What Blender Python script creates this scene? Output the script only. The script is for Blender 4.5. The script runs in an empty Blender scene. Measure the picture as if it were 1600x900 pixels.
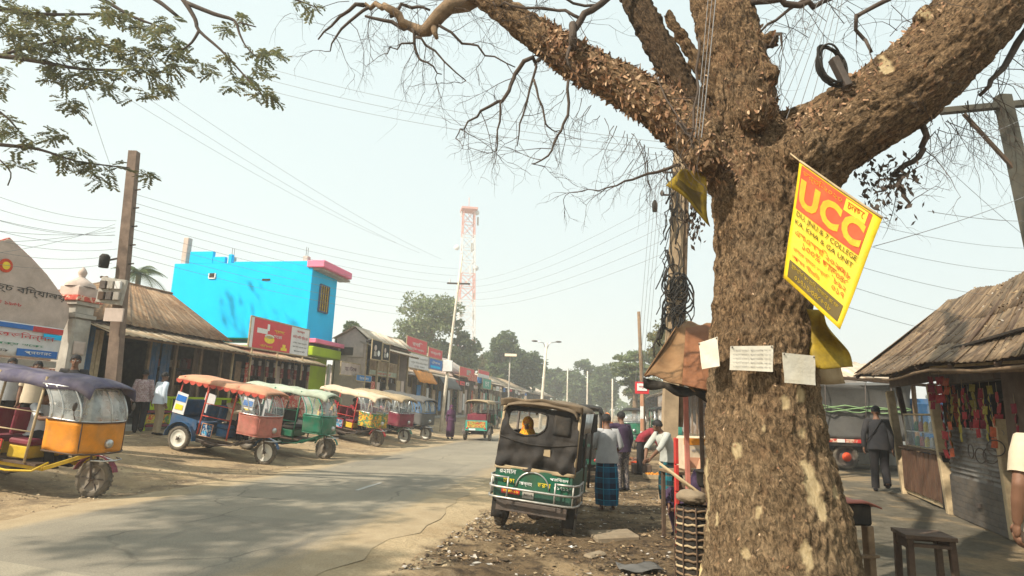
import bpy, math, random
import numpy as np
from mathutils import Vector, Matrix, Quaternion
R = random.Random(7)
rad = math.radians
S = bpy.context.scene
COL = S.collection

# ------------------------------------------------------------------ camera
FPX, PITCH, ROLL, EYE = 960.0, rad(10.82), rad(2.0), 1.65
F_ = Vector((0, math.cos(PITCH), math.sin(PITCH)))
U0 = Vector((0, -math.sin(PITCH), math.cos(PITCH)))
R0 = Vector((1, 0, 0))
R_ = R0 * math.cos(ROLL) + U0 * math.sin(ROLL)
U_ = U0 * math.cos(ROLL) - R0 * math.sin(ROLL)
CAM = Vector((0, 0, EYE))
cd = bpy.data.cameras.new('camera')
cam = bpy.data.objects.new('camera', cd); COL.objects.link(cam)
mm = Matrix.Identity(4)
for i in range(3):
    mm[i][0] = R_[i]; mm[i][1] = U_[i]; mm[i][2] = -F_[i]; mm[i][3] = CAM[i]
cam.matrix_world = mm
cd.sensor_width = 36.0; cd.lens = 36.0 * FPX / 1600.0
cd.clip_start = 0.05; cd.clip_end = 5000
S.camera = cam
# ------------------------------------------------------------------ sky, sun, exposure
SUN_AZ = Vector((-0.80, -0.60)).normalized(); SUN_EL = rad(44)
W = bpy.data.worlds.new('World'); S.world = W; W.use_nodes = True
nt = W.node_tree; nt.nodes.clear()
wo = nt.nodes.new('ShaderNodeOutputWorld'); bg = nt.nodes.new('ShaderNodeBackground')
sk = nt.nodes.new('ShaderNodeTexSky'); sk.sky_type = 'NISHITA'; sk.sun_disc = False
sk.sun_elevation = SUN_EL; sk.sun_rotation = math.atan2(SUN_AZ.x, SUN_AZ.y)
sk.dust_density = 6.0; sk.air_density = 1.0; sk.ozone_density = 1.0
mixw = nt.nodes.new('ShaderNodeMix'); mixw.data_type = 'RGBA'; mixw.inputs[0].default_value = 0.80
mixw.inputs[7].default_value = (8.9, 10.5, 10.5, 1)       # even white haze veiling the sky
nt.links.new(sk.outputs[0], mixw.inputs[6]); nt.links.new(mixw.outputs[2], bg.inputs[0])
bg.inputs[1].default_value = 0.0625
nt.links.new(bg.outputs[0], wo.inputs[0])
sl = bpy.data.lights.new('sun', 'SUN'); sl.energy = 4.7; sl.angle = rad(0.7); sl.color = (1.0, 0.915, 0.775)
so = bpy.data.objects.new('sun', sl); COL.objects.link(so)
sd = Vector((SUN_AZ.x * math.cos(SUN_EL), SUN_AZ.y * math.cos(SUN_EL), math.sin(SUN_EL)))
so.rotation_euler = sd.to_track_quat('Z', 'Y').to_euler(); so.location = (-20, -15, 25)
vs_ = S.view_settings
vs_.view_transform = 'Standard'; vs_.look = 'None'; vs_.exposure = 0.74; vs_.gamma = 1.0; vs_.use_curve_mapping = False
S.render.engine = 'CYCLES'
S.cycles.max_bounces = 6; S.cycles.diffuse_bounces = 3; S.cycles.glossy_bounces = 2; S.cycles.transparent_max_bounces = 12
S.cycles.volume_bounces = 1

# ------------------------------------------------------------------ place: road frame, terrain
TA = rad(11.0)
TX, TY = math.sin(TA), math.cos(TA)        # along the road
NX, NY = TY, -TX                           # to its right
UOFF = 5.42
def uv_of(x, y): return x * NX + y * NY + UOFF, x * TX + y * TY
def xy_of(u, v): return (u - UOFF) * NX + v * TX, (u - UOFF) * NY + v * TY
ROADROT = math.atan2(TY, TX)
def sst(a, b, x):
    t = min(1, max(0, (x - a) / (b - a))); return t * t * (3 - 2 * t)
def gh(x, y):
    u, v = uv_of(x, y)
    z = 0.55 * sst(-3.0, -7.6, u) if u < 0 else 0.0
    if u > 0:
        z = -0.11 * sst(2.5, 4.3, u) + 0.30 * sst(6.4, 7.9, u)
    return z
def ray(px, py): return F_ + R_ * ((px - 800) / FPX) - U_ * ((py - 450) / FPX)
def D(px, py, dep):
    d = ray(px, py); return CAM + d * (dep / d.y)
def G(px, py, dz=0.0):
    d = ray(px, py); z = 0.0
    for _ in range(30):
        s = (z - EYE) / d.z; p = CAM + d * s; z = 0.5 * z + 0.5 * (gh(p.x, p.y) + dz)
    return Vector((p.x, p.y, gh(p.x, p.y) + dz))
def PX(dep): return FPX / dep          # pixels per metre, roughly
def vat(px, u, py=600):
    d = ray(px, py); s = (u - UOFF) / (d.x * NX + d.y * NY)
    return (d.x * TX + d.y * TY) * s
def onground(x, y, dz=0): return Vector((x, y, gh(x, y) + dz))

# ------------------------------------------------------------------ materials
MATS = {}
def lin(c): return tuple(c[:3]) + (1.0,)
def mat_new(key):
    m = bpy.data.materials.new(key); m.use_nodes = True; n = m.node_tree.nodes
    b = n.get('Principled BSDF'); MATS[key] = m
    return m, n, m.node_tree.links, b
def nz(n, l, co, sc, det=5, rough=.6, dist=0):
    t = n.new('ShaderNodeTexNoise'); t.inputs['Scale'].default_value = sc; t.inputs['Detail'].default_value = det
    t.inputs['Roughness'].default_value = rough; t.inputs['Distortion'].default_value = dist
    if co is not None: l.new(co, t.inputs['Vector'])
    return t.outputs['Fac']
def rmp(n, l, f, a, b, ca=(0, 0, 0, 1), cb=(1, 1, 1, 1)):
    r = n.new('ShaderNodeValToRGB'); r.color_ramp.elements[0].position = a; r.color_ramp.elements[1].position = b
    r.color_ramp.elements[0].color = ca; r.color_ramp.elements[1].color = cb
    if f is not None: l.new(f, r.inputs[0])
    return r.outputs[0]
def mx(n, l, f, a, b, mode='MIX'):
    x = n.new('ShaderNodeMix'); x.data_type = 'RGBA'; x.blend_type = mode
    for sock, val in ((x.inputs[0], f), (x.inputs[6], a), (x.inputs[7], b)):
        if isinstance(val, (int, float)): sock.default_value = val
        elif isinstance(val, tuple): sock.default_value = lin(val)
        else: l.new(val, sock)
    return x.outputs[2]
def bmp(n, l, b, f, st, dist=.02):
    k = n.new('ShaderNodeBump'); k.inputs['Strength'].default_value = st; k.inputs['Distance'].default_value = dist
    l.new(f, k.inputs['Height']); l.new(k.outputs[0], b.inputs['Normal'])
def co_of(n, kind='Object'): return n.new('ShaderNodeTexCoord').outputs[kind]
def M(key, col=(.5, .5, .5), rough=.75, var=.25, sc=4, bump=.25, bsc=45, dirt=.35, dcol=(.20, .145, .09), metal=0, spec=.3, dth=.55):
    if key in MATS: return MATS[key]
    m, n, l, b = mat_new(key); co = co_of(n)
    oi = n.new('ShaderNodeObjectInfo')
    ad = n.new('ShaderNodeVectorMath'); ad.operation = 'ADD'; l.new(co, ad.inputs[0])
    cx = n.new('ShaderNodeCombineXYZ'); mu = n.new('ShaderNodeMath'); mu.operation = 'MULTIPLY'; mu.inputs[1].default_value = 37
    l.new(oi.outputs['Random'], mu.inputs[0]); l.new(mu.outputs[0], cx.inputs[0]); l.new(mu.outputs[0], cx.inputs[1]); l.new(cx.outputs[0], ad.inputs[1])
    co = ad.outputs[0]
    f = rmp(n, l, nz(n, l, co, sc, 7, .65), .3, .7)
    lo = tuple(c * (1 - var) for c in col); hi = tuple(min(.95, c * (1 + var)) for c in col)
    c = mx(n, l, f, lo, hi)
    if dirt > 0:
        d = rmp(n, l, nz(n, l, co, sc * .55 + .6, 8, .7, .6), dth - .12, dth + .16)
        k = n.new('ShaderNodeMath'); k.operation = 'MULTIPLY'; k.inputs[1].default_value = dirt; l.new(d, k.inputs[0])
        c = mx(n, l, k.outputs[0], c, dcol)
    l.new(c, b.inputs['Base Color'])
    b.inputs['Roughness'].default_value = rough; b.inputs['Metallic'].default_value = metal
    b.inputs['Specular IOR Level'].default_value = spec
    if bump > 0: bmp(n, l, b, nz(n, l, co, bsc, 5, .7), bump, .012)
    return m
def leafmat(key, cols, trans=.35):
    m, n, l, b = mat_new(key)
    g = n.new('ShaderNodeNewGeometry'); r = n.new('ShaderNodeValToRGB'); e = r.color_ramp.elements
    e[0].color = lin(cols[0]); e[1].color = lin(cols[-1])
    for i, c in enumerate(cols[1:-1]):
        q = e.new((i + 1) / (len(cols) - 1)); q.color = lin(c)
    l.new(g.outputs['Random Per Island'], r.inputs[0]); l.new(r.outputs[0], b.inputs['Base Color'])
    b.inputs['Roughness'].default_value = .6; b.inputs['Specular IOR Level'].default_value = .25
    t = n.new('ShaderNodeBsdfTranslucent'); l.new(r.outputs[0], t.inputs[0])
    ms = n.new('ShaderNodeMixShader'); ms.inputs[0].default_value = trans
    l.new(b.outputs[0], ms.inputs[1]); l.new(t.outputs[0], ms.inputs[2])
    l.new(ms.outputs[0], n.get('Material Output').inputs[0])
    return m
def islandmat(key, cols, rough=.8):
    m, n, l, b = mat_new(key)
    g = n.new('ShaderNodeNewGeometry'); r = n.new('ShaderNodeValToRGB'); r.color_ramp.interpolation = 'CONSTANT'; e = r.color_ramp.elements
    e[0].color = lin(cols[0]); e[1].position = 1 - 1 / len(cols); e[1].color = lin(cols[-1])
    for i, c in enumerate(cols[1:-1]):
        q = e.new((i + 1) / len(cols)); q.color = lin(c)
    l.new(g.outputs['Random Per Island'], r.inputs[0])
    f = rmp(n, l, nz(n, l, co_of(n), 25, 4), .3, .7, (.6, .6, .6, 1), (1.2, 1.2, 1.2, 1))
    l.new(mx(n, l, 1.0, r.outputs[0], f, 'MULTIPLY'), b.inputs['Base Color']); b.inputs['Roughness'].default_value = rough
    b.inputs['Specular IOR Level'].default_value = .2
    return m
def tinmat(key, base, rust, amt=.5, sc=1.2, rv=(.75, 1.2)):
    if key in MATS: return MATS[key]
    m, n, l, b = mat_new(key); co = co_of(n, 'Object')
    oi = n.new('ShaderNodeObjectInfo'); ad = n.new('ShaderNodeVectorMath'); ad.operation = 'ADD'
    cx = n.new('ShaderNodeCombineXYZ'); mu = n.new('ShaderNodeMath'); mu.operation = 'MULTIPLY'; mu.inputs[1].default_value = 53
    l.new(oi.outputs['Random'], mu.inputs[0]); l.new(mu.outputs[0], cx.inputs[0]); l.new(mu.outputs[0], cx.inputs[2]); l.new(co, ad.inputs[0]); l.new(cx.outputs[0], ad.inputs[1]); co = ad.outputs[0]
    mp = n.new('ShaderNodeMapping'); mp.inputs['Scale'].default_value = (2.2, .5, .5); l.new(co, mp.inputs[0])
    f = rmp(n, l, nz(n, l, mp.outputs[0], sc, 9, .72, .5), .62 - amt * .4, .78 - amt * .4)
    c0 = mx(n, l, rmp(n, l, nz(n, l, co, sc * 3, 5), .3, .7), tuple(c * .75 for c in base), tuple(min(.9, c * 1.2) for c in base))
    c1 = mx(n, l, rmp(n, l, nz(n, l, co, sc * 7, 6), .3, .7), tuple(c * .45 for c in rust), tuple(c * 1.35 for c in rust))
    c = mx(n, l, f, c0, c1)
    hs = n.new('ShaderNodeHueSaturation'); l.new(c, hs.inputs['Color']); mr = n.new('ShaderNodeMapRange')
    mr.inputs[3].default_value = rv[0]; mr.inputs[4].default_value = rv[1]; l.new(oi.outputs['Random'], mr.inputs[0]); l.new(mr.outputs[0], hs.inputs['Value'])
    l.new(hs.outputs[0], b.inputs['Base Color']); b.inputs['Roughness'].default_value = .7; b.inputs['Specular IOR Level'].default_value = .25
    bmp(n, l, b, nz(n, l, co, 30, 5, .7), .3, .01)
    return m
def checkmat(key, c1, c2, c3, sc=9):
    m, n, l, b = mat_new(key); co = co_of(n, 'UV')
    sp = n.new('ShaderNodeSeparateXYZ'); l.new(co, sp.inputs[0])
    def stripe(o, k, w):
        a = n.new('ShaderNodeMath'); a.operation = 'MULTIPLY'; a.inputs[1].default_value = k; l.new(o, a.inputs[0])
        f = n.new('ShaderNodeMath'); f.operation = 'FRACT'; l.new(a.outputs[0], f.inputs[0])
        g = n.new('ShaderNodeMath'); g.operation = 'LESS_THAN'; g.inputs[1].default_value = w; l.new(f.outputs[0], g.inputs[0]); return g.outputs[0]
    x = mx(n, l, stripe(sp.outputs[0], sc, .5), c1, c2); y = mx(n, l, stripe(sp.outputs[1], sc, .5), c1, c2)
    c = mx(n, l, .5, x, y)
    fine = n.new('ShaderNodeMath'); fine.operation = 'MAXIMUM'; l.new(stripe(sp.outputs[0], sc, .06), fine.inputs[0]); l.new(stripe(sp.outputs[1], sc, .06), fine.inputs[1])
    c = mx(n, l, fine.outputs[0], c, c3)
    c = mx(n, l, 1.0, c, rmp(n, l, nz(n, l, co_of(n), 9, 5), .25, .75, (.7, .7, .7, 1), (1.15, 1.15, 1.15, 1)), 'MULTIPLY')
    l.new(c, b.inputs['Base Color']); b.inputs['Roughness'].default_value = .9; b.inputs['Specular IOR Level'].default_value = .1
    return m
def spotmat(key, base, spots, sc=14, th=.35):
    m, n, l, b = mat_new(key); co = co_of(n)
    c = base
    for i, s in enumerate(spots):
        f = rmp(n, l, nz(n, l, co, sc * (1 + .37 * i), 2, .5, 1.5 + i), .5 + .06 * i, .54 + .06 * i)
        c = mx(n, l, f, c, s)
    c = mx(n, l, 1.0, c, rmp(n, l, nz(n, l, co, 6, 5), .25, .75, (.72, .72, .72, 1), (1.15, 1.15, 1.15, 1)), 'MULTIPLY')
    l.new(c, b.inputs['Base Color']); b.inputs['Roughness'].default_value = .8; b.inputs['Specular IOR Level'].default_value = .2
    bmp(n, l, b, nz(n, l, co, 20, 4), .3, .01)
    return m
def sheermat(key, col, alpha=.45):
    m, n, l, b = mat_new(key)
    b.inputs['Base Color'].default_value = lin(col); b.inputs['Roughness'].default_value = .2
    t = n.new('ShaderNodeBsdfTransparent'); ms = n.new('ShaderNodeMixShader')
    f = rmp(n, l, nz(n, l, co_of(n), 5, 6), .35, .7, (alpha * .6,) * 3 + (1,), (min(1, alpha * 1.5),) * 3 + (1,))
    l.new(f, ms.inputs[0]); l.new(t.outputs[0], ms.inputs[1]); l.new(b.outputs[0], ms.inputs[2])
    l.new(ms.outputs[0], n.get('Material Output').inputs[0])
    return m

# ------------------------------------------------------------------ mesh builder
class MB:
    def __init__(s): s.v = []; s.f = []; s.m = []; s.sm = []; s.uv = {}
    def add(s, vs, fs, m=0, sm=False, T=None):
        o = len(s.v)
        s.v += [tuple(T @ Vector(p)) if T is not None else tuple(p) for p in vs]
        for f in fs:
            s.f.append(tuple(i + o for i in f)); s.m.append(m); s.sm.append(sm)
        return s
    def box(s, c, size, m=0, rot=None, bev=None):
        x, y, z = (a / 2 for a in size)
        if bev is None: bev = min(x, y, z) * .18
        bev = min(bev, min(x, y, z) * .9)
        vs = []; ix = {}
        for sx in (-1, 1):
            for sy in (-1, 1):
                for sz in (-1, 1):
                    for k in range(3):
                        p = [sx * (x - bev), sy * (y - bev), sz * (z - bev)]
                        p[k] = (sx * x, sy * y, sz * z)[k]
                        ix[(sx, sy, sz, k)] = len(vs); vs.append(Vector(p))
        fs = []
        for k in range(3):
            a, b = [(1, 2), (2, 0), (0, 1)][k]
            for sg in (-1, 1):
                q = []
                for (p, r) in ((-1, -1), (1, -1), (1, 1), (-1, 1)):
                    t = [0, 0, 0]; t[k] = sg; t[a] = p; t[b] = r; q.append(ix[(*t, k)])
                fs.append(q)
            for p in (-1, 1):
                for r in (-1, 1):
                    q = []
                    for sg, kk in ((-1, a), (-1, b), (1, b), (1, a)):
                        t = [0, 0, 0]; t[k] = sg; t[a] = p; t[b] = r; q.append(ix[(*t, kk)])
                    fs.append(q)
        for sx in (-1, 1):
            for sy in (-1, 1):
                for sz in (-1, 1): fs.append([ix[(sx, sy, sz, k)] for k in range(3)])
        out = []
        for q in fs:
            a, b, c_ = vs[q[0]], vs[q[1]], vs[q[2]]
            nn = (b - a).cross(c_ - a); ce = sum((vs[i] for i in q), Vector()) / len(q)
            out.append(q if nn.dot(ce) >= 0 else q[::-1])
        c = Vector(c)
        vs = [c + (rot @ p if rot is not None else p) for p in vs]
        return s.add(vs, out, m)
    def bar(s, a, b, w, h=None, m=0, bev=None):
        a = Vector(a); b = Vector(b); d = b - a; h = w if h is None else h
        z = d.normalized(); y = Vector((0, 0, 1)) if abs(z.z) < .95 else Vector((1, 0, 0))
        x = y.cross(z).normalized(); y = z.cross(x)
        return s.box((a + b) / 2, (w, h, d.length), m, Matrix((x, y, z)).transposed(), bev)
    def tube(s, pts, r, n=8, m=0, cap=True, sm=True, flat=1.0, jit=0, rnd=None):
        P = [Vector(p) for p in pts]; k = len(P)
        rr = list(r) if isinstance(r, (list, tuple)) else [r] * k
        t0 = (P[1] - P[0]).normalized(); ref = Vector((0, 0, 1)) if abs(t0.z) < .9 else Vector((1, 0, 0))
        x = ref.cross(t0).normalized(); vs = []; tp = t0
        for i in range(k):
            t = ((P[min(i + 1, k - 1)] - P[max(i - 1, 0)])); t = t.normalized() if t.length > 1e-9 else tp
            q = tp.rotation_difference(t); x = q @ x; x = (x - t * x.dot(t)).normalized(); y = t.cross(x); tp = t
            for j in range(n):
                a = 2 * math.pi * j / n; q_ = rr[i] * (1 + (rnd.uniform(-jit, jit) if jit else 0))
                vs.append(P[i] + x * (math.cos(a) * q_) + y * (math.sin(a) * q_ * flat))
        fs = [(i * n + j, i * n + (j + 1) % n, (i + 1) * n + (j + 1) % n, (i + 1) * n + j) for i in range(k - 1) for j in range(n)]
        if cap: fs += [tuple(range(n - 1, -1, -1)), tuple((k - 1) * n + j for j in range(n))]
        return s.add(vs, fs, m, sm)
    def loft(s, rings, m=0, closed=True, capa=False, capb=False, sm=True):
        n = len(rings[0]); vs = [p for r in rings for p in r]; k = len(rings)
        fs = [(i * n + j, i * n + (j + 1) % n, (i + 1) * n + (j + 1) % n, (i + 1) * n + j) for i in range(k - 1) for j in range(n if closed else n - 1)]
        if capa: fs.append(tuple(range(n - 1, -1, -1)))
        if capb: fs.append(tuple((k - 1) * n + j for j in range(n)))
        return s.add(vs, fs, m, sm)
    def lathe(s, prof, n=20, m=0, c=(0, 0, 0), axis='Z', sm=True):
        rings = []
        for r, h in prof:
            rg = []
            for j in range(n):
                a = 2 * math.pi * j / n; x, y = r * math.cos(a), r * math.sin(a)
                p = {'Z': (x, y, h), 'Y': (x, h, -y), 'X': (h, x, y)}[axis]
                rg.append(Vector(p) + Vector(c))
            rings.append(rg)
        return s.loft(rings, m, sm=sm)
    def ell(s, c, r, n=12, k=8, m=0, rot=None, sm=True, jit=0, rnd=None):
        vs = []; c = Vector(c); r = (r, r, r) if isinstance(r, (int, float)) else r
        for i in range(1, k):
            b = math.pi * i / k
            for j in range(n):
                a = 2 * math.pi * j / n; q = 1 + (rnd.uniform(-jit, jit) if jit else 0)
                p = Vector((r[0] * math.sin(b) * math.cos(a) * q, r[1] * math.sin(b) * math.sin(a) * q, r[2] * math.cos(b) * q))
                vs.append(c + (rot @ p if rot is not None else p))
        top = Vector((0, 0, r[2])); vs += [c + (rot @ top if rot is not None else top), c - (rot @ top if rot is not None else top)]
        fs = [(i * n + j, (i + 1) * n + j, (i + 1) * n + (j + 1) % n, i * n + (j + 1) % n) for i in range(k - 2) for j in range(n)]
        T, B = (k - 1) * n, (k - 1) * n + 1
        fs += [(T, j, (j + 1) % n) for j in range(n)] + [(B, (k - 2) * n + (j + 1) % n, (k - 2) * n + j) for j in range(n)]
        return s.add(vs, fs, m, sm)
    def prism(s, poly, th, T=None, m=0):
        """poly: 2-D outline in local x,z ; thickness th along local y (centred)"""
        n = len(poly)
        vs = [(x, -th / 2, z) for x, z in poly] + [(x, th / 2, z) for x, z in poly]
        fs = [tuple(range(n)), tuple(range(2 * n - 1, n - 1, -1))] + [(i, i + n, (i + 1) % n + n, (i + 1) % n) for i in range(n)]
        return s.add(vs, fs, m, False, T)
    def grid(s, nu, nv, fn, m=0, sm=True, th=0.0):
        """surface fn(a,b) for a,b in 0..1; th > 0 makes it a closed slab"""
        P = [[Vector(fn(i / nu, j / nv)) for j in range(nv + 1)] for i in range(nu + 1)]
        vs = [p for r in P for p in r]; k = nv + 1
        fs = [(i * k + j, (i + 1) * k + j, (i + 1) * k + j + 1, i * k + j + 1) for i in range(nu) for j in range(nv)]
        if th:
            N = len(vs); nn = []
            for i in range(nu + 1):
                for j in range(nv + 1):
                    a = P[min(i + 1, nu)][j] - P[max(i - 1, 0)][j]; b = P[i][min(j + 1, nv)] - P[i][max(j - 1, 0)]
                    q = a.cross(b); nn.append(q.normalized() if q.length > 1e-9 else Vector((0, 0, 1)))
            vs = vs + [p - q * th for p, q in zip(vs, nn)]
            fs = fs + [tuple(x + N for x in f[::-1]) for f in fs]
            ed = [(i * k, (i + 1) * k) for i in range(nu)][::1]
            for i in range(nu):
                a, b = i * k, (i + 1) * k; fs.append((a, a + N, b + N, b))
                a, b = i * k + nv, (i + 1) * k + nv; fs.append((b, b + N, a + N, a))
            for j in range(nv):
                a, b = j, j + 1; fs.append((b, b + N, a + N, a))
                a, b = nu * k + j, nu * k + j + 1; fs.append((a, a + N, b + N, b))
        return s.add(vs, fs, m, sm)
    def mesh(s, name, mats):
        me = bpy.data.meshes.new(name); me.from_pydata(s.v, [], s.f)
        for m in (mats if isinstance(mats, (list, tuple)) else [mats]): me.materials.append(MATS[m] if isinstance(m, str) else m)
        me.polygons.foreach_set('material_index', s.m); me.polygons.foreach_set('use_smooth', s.sm); me.update()
        return me
    def build(s, name, mats, parent=None, loc=None, rz=0, **kw):
        return link(name, s.mesh(name, mats), parent, loc, rz, **kw)
def link(name, me, parent=None, loc=None, rz=0, label=None, cat=None, group=None, kind=None):
    o = bpy.data.objects.new(name, me); COL.objects.link(o)
    if parent is not None: o.parent = parent
    if loc is not None: o.location = loc
    if rz: o.rotation_euler = (0, 0, rz)
    return tag(o, label, cat, group, kind)
def tag(o, label=None, cat=None, group=None, kind=None):
    if label: o['label'] = label
    if cat: o['category'] = cat
    if group: o['group'] = group
    if kind: o['kind'] = kind
    return o
def thing(name, label, cat, loc=(0, 0, 0), rz=0, group=None, tilt=None):
    o = bpy.data.objects.new(name, None); COL.objects.link(o); o.location = loc
    o.rotation_euler = (tilt[0], tilt[1], rz) if tilt else (0, 0, rz); o.empty_display_size = .2
    return tag(o, label, cat, group)
def kids(o): return [c for c in bpy.data.objects if c.parent == o]
def copy_tree(o, parent=None, ch=None):
    c = o.copy(); COL.objects.link(c)
    if parent is not None: c.parent = parent; c.matrix_parent_inverse = o.matrix_parent_inverse
    for k in kids(o): copy_tree(k, c)
    return c
def clone(o, loc, rz, label, group=None):
    c = copy_tree(o); c.location = loc; c.rotation_euler[2] = rz; c['label'] = label
    if group: c['group'] = group
    return c
def box(name, c, size, m, parent=None, rot=None, bev=None, **kw): return MB().box(c, size, 0, rot, bev).build(name, m, parent, **kw)
def bar(name, a, b, w, m, parent=None, h=None, **kw): return MB().bar(a, b, w, h).build(name, m, parent, **kw)
def tube(name, pts, r, m, parent=None, n=8, **kw): return MB().tube(pts, r, n).build(name, m, parent, **kw)
def remeshed(mb, voxel, smooth=2):
    me = bpy.data.meshes.new('tmp'); me.from_pydata(mb.v, [], mb.f)
    o = bpy.data.objects.new('tmp', me); COL.objects.link(o)
    r = o.modifiers.new('r', 'REMESH'); r.mode = 'VOXEL'; r.voxel_size = voxel; r.use_smooth_shade = True
    if smooth:
        q = o.modifiers.new('s', 'SMOOTH'); q.iterations = smooth; q.factor = .5
    dg = bpy.context.evaluated_depsgraph_get()
    out = bpy.data.meshes.new_from_object(o.evaluated_get(dg))
    bpy.data.objects.remove(o); bpy.data.meshes.remove(me)
    return out
def words(txt, width, height, m, parent, T, name='lettering', depth=.003, shear=0, bold=0):
    """flat printed lettering, fitted into width x height, laid in T's local x,z plane facing -y"""
    c = bpy.data.curves.new('t', 'FONT'); c.body = txt; c.align_x = 'CENTER'; c.align_y = 'CENTER'; c.resolution_u = 3; c.extrude = .001; c.offset = bold
    o = bpy.data.objects.new('t', c); COL.objects.link(o)
    dg = bpy.context.evaluated_depsgraph_get(); me = bpy.data.meshes.new_from_object(o.evaluated_get(dg))
    bpy.data.objects.remove(o); bpy.data.curves.remove(c)
    if len(me.vertices) == 0: return None
    v = np.empty(len(me.vertices) * 3); me.vertices.foreach_get('co', v); v = v.reshape(-1, 3)
    lo, hi = v.min(0), v.max(0); sz = np.maximum(hi - lo, 1e-5)
    x = (v[:, 0] - (lo[0] + hi[0]) / 2) / sz[0] * width; z = (v[:, 1] - (lo[1] + hi[1]) / 2) / sz[1] * height; y = np.where(v[:, 2] > 0, -depth, depth * .2)
    w = np.stack([x + shear * z, y, z, np.ones_like(x)], 1) @ np.array(T).T
    me.vertices.foreach_set('co', w[:, :3].ravel()); me.materials.clear(); me.materials.append(MATS[m]); me.update()
    return link(name, me, parent)
def Tm(loc, rz=0, rx=0, ry=0): return Matrix.Translation(loc) @ Matrix.Rotation(rz, 4, 'Z') @ Matrix.Rotation(rx, 4, 'X') @ Matrix.Rotation(ry, 4, 'Y')
# numpy value noise
def _h(ix, iy, iz):
    n = (ix * 374761393 + iy * 668265263 + iz * 2147483647 % 4294967291) & 0xffffffff
    n = ((n ^ (n >> 13)) * 1274126177) & 0xffffffff
    n = (n ^ (n >> 16)) & 0xffff
    return n / 65535.0
def vnoise(P):
    i = np.floor(P).astype(np.int64); f = P - i; f = f * f * (3 - 2 * f); r = 0
    for dx in (0, 1):
        for dy in (0, 1):
            for dz in (0, 1):
                w = (f[:, 0] if dx else 1 - f[:, 0]) * (f[:, 1] if dy else 1 - f[:, 1]) * (f[:, 2] if dz else 1 - f[:, 2])
                r = r + w * _h(i[:, 0] + dx, i[:, 1] + dy, (i[:, 2] + dz) * 7 + 3)
    return r
def fbm(P, o=4):
    r = 0; a = .5
    for k in range(o): r = r + a * vnoise(P * 2 ** k + 13.7 * k); a *= .5
    return r
# ------------------------------------------------------------------ material list
M('bark_plain', (.20, .135, .08), .95, .45, 14, .8, 60, .3)
M('twig', (.075, .055, .042), .9, .3, 20, .4, 90, 0)
M('wood', (.20, .13, .075), .85, .35, 6, .5, 60, .3)
M('wood_dark', (.085, .052, .034), .8, .35, 7, .5, 60, .3)
M('wood_pale', (.42, .32, .19), .85, .3, 6, .5, 60, .35)
M('bamboo', (.45, .34, .17), .7, .3, 9, .3, 60, .3)
M('slab_stone', (.23, .18, .12), .95, .25, 5, .5, 60, .5)
M('concrete', (.34, .31, .27), .9, .2, 5, .4, 60, .4)
M('concrete_pole', (.19, .135, .10), .9, .3, 5, .4, 60, .5, (.07, .05, .04))
M('pole_pale', (.70, .62, .50), .8, .15, 5, .2, 60, .3)
M('plaster_grey', (.40, .37, .32), .9, .2, 3, .4, 40, .45, (.15, .13, .11))
M('plaster_pink', (.52, .42, .36), .9, .15, 3, .3, 40, .3)
M('cyan_paint', (.0, .50, .86), .9, .06, 1.2, .10, 40, .10, (.0, .30, .55), 0, .08)
M('pink_paint', (.80, .19, .30), .7, .1, 2, .1, 40, .15)
M('lime_paint', (.34, .46, .0), .7, .1, 2, .1, 40, .2)
M('blue_paint', (.015, .075, .17), .7, .25, 4, .2, 40, .5)
M('blue_bright', (.02, .20, .50), .6, .2, 4, .1, 40, .25)
M('green_paint', (.0, .13, .065), .45, .2, 5, .1, 40, .5, (.14, .11, .07), 0, .5)
M('rail_metal', (.40, .39, .36), .45, .3, 9, .1, 40, .55, (.18, .14, .09), .6)
M('panel_green', (.0, .085, .042), .55, .3, 5, .15, 30, .5, (.10, .085, .05))
M('shutter_shaded', (.085, .075, .065), .75, .3, 5, .3, 40, .4)
M('green_body', (.004, .06, .035), .5, .25, 5, .15, 40, .35, (.10, .085, .06), 0, .5)
M('teal_paint', (.05, .33, .25), .6, .2, 5, .1, 40, .3)
M('red_paint', (.50, .035, .03), .6, .2, 5, .1, 40, .25)
M('red_sign', (.62, .035, .045), .5, .1, 3, .05, 40, .18)
M('maroon', (.17, .015, .035), .6, .25, 5, .2, 40, .3)
M('salmon', (.56, .27, .16), .8, .2, 5, .35, 30, .65, (.40, .27, .16))
M('salmon_trim', (.50, .07, .045), .7, .2, 5, .2, 40, .3)
M('dusty_rose', (.42, .14, .105), .8, .25, 5, .3, 30, .5, (.28, .17, .11))
M('orange_sheet', (.62, .22, .01), .65, .2, 4, .4, 25, .55, (.30, .16, .05))
M('violet_tarp', (.085, .075, .125), .75, .3, 4, .5, 20, .6, (.24, .20, .19))
M('cream_canvas', (.60, .48, .34), .85, .15, 5, .3, 30, .45, (.36, .27, .17))
M('tan_canvas', (.36, .27, .16), .85, .2, 5, .4, 30, .45, (.2, .15, .09))
M('mint_canvas', (.42, .47, .36), .85, .15, 5, .3, 30, .4)
M('tempo_roof', (.17, .125, .08), .85, .35, 3, .5, 30, .6, (.09, .068, .045))
M('black_tarp', (.017, .014, .012), .78, .5, 5, .6, 22, .35, (.06, .045, .03), 0, .35)
M('grey_tarp', (.105, .10, .092), .8, .2, 3, .5, 18, .4, (.11, .10, .085))
M('rust_tarp', (.20, .105, .045), .75, .3, 3.5, .5, 20, .45, (.30, .19, .09))
M('rust_red_tarp', (.19, .075, .03), .75, .25, 4, .5, 20, .35, (.28, .12, .06))
M('black', (.012, .011, .010), .8, .3, 6, .2, 40, .2)
M('interior', (.035, .026, .02), .95, .5, 3, .2, 40, .3)
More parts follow.
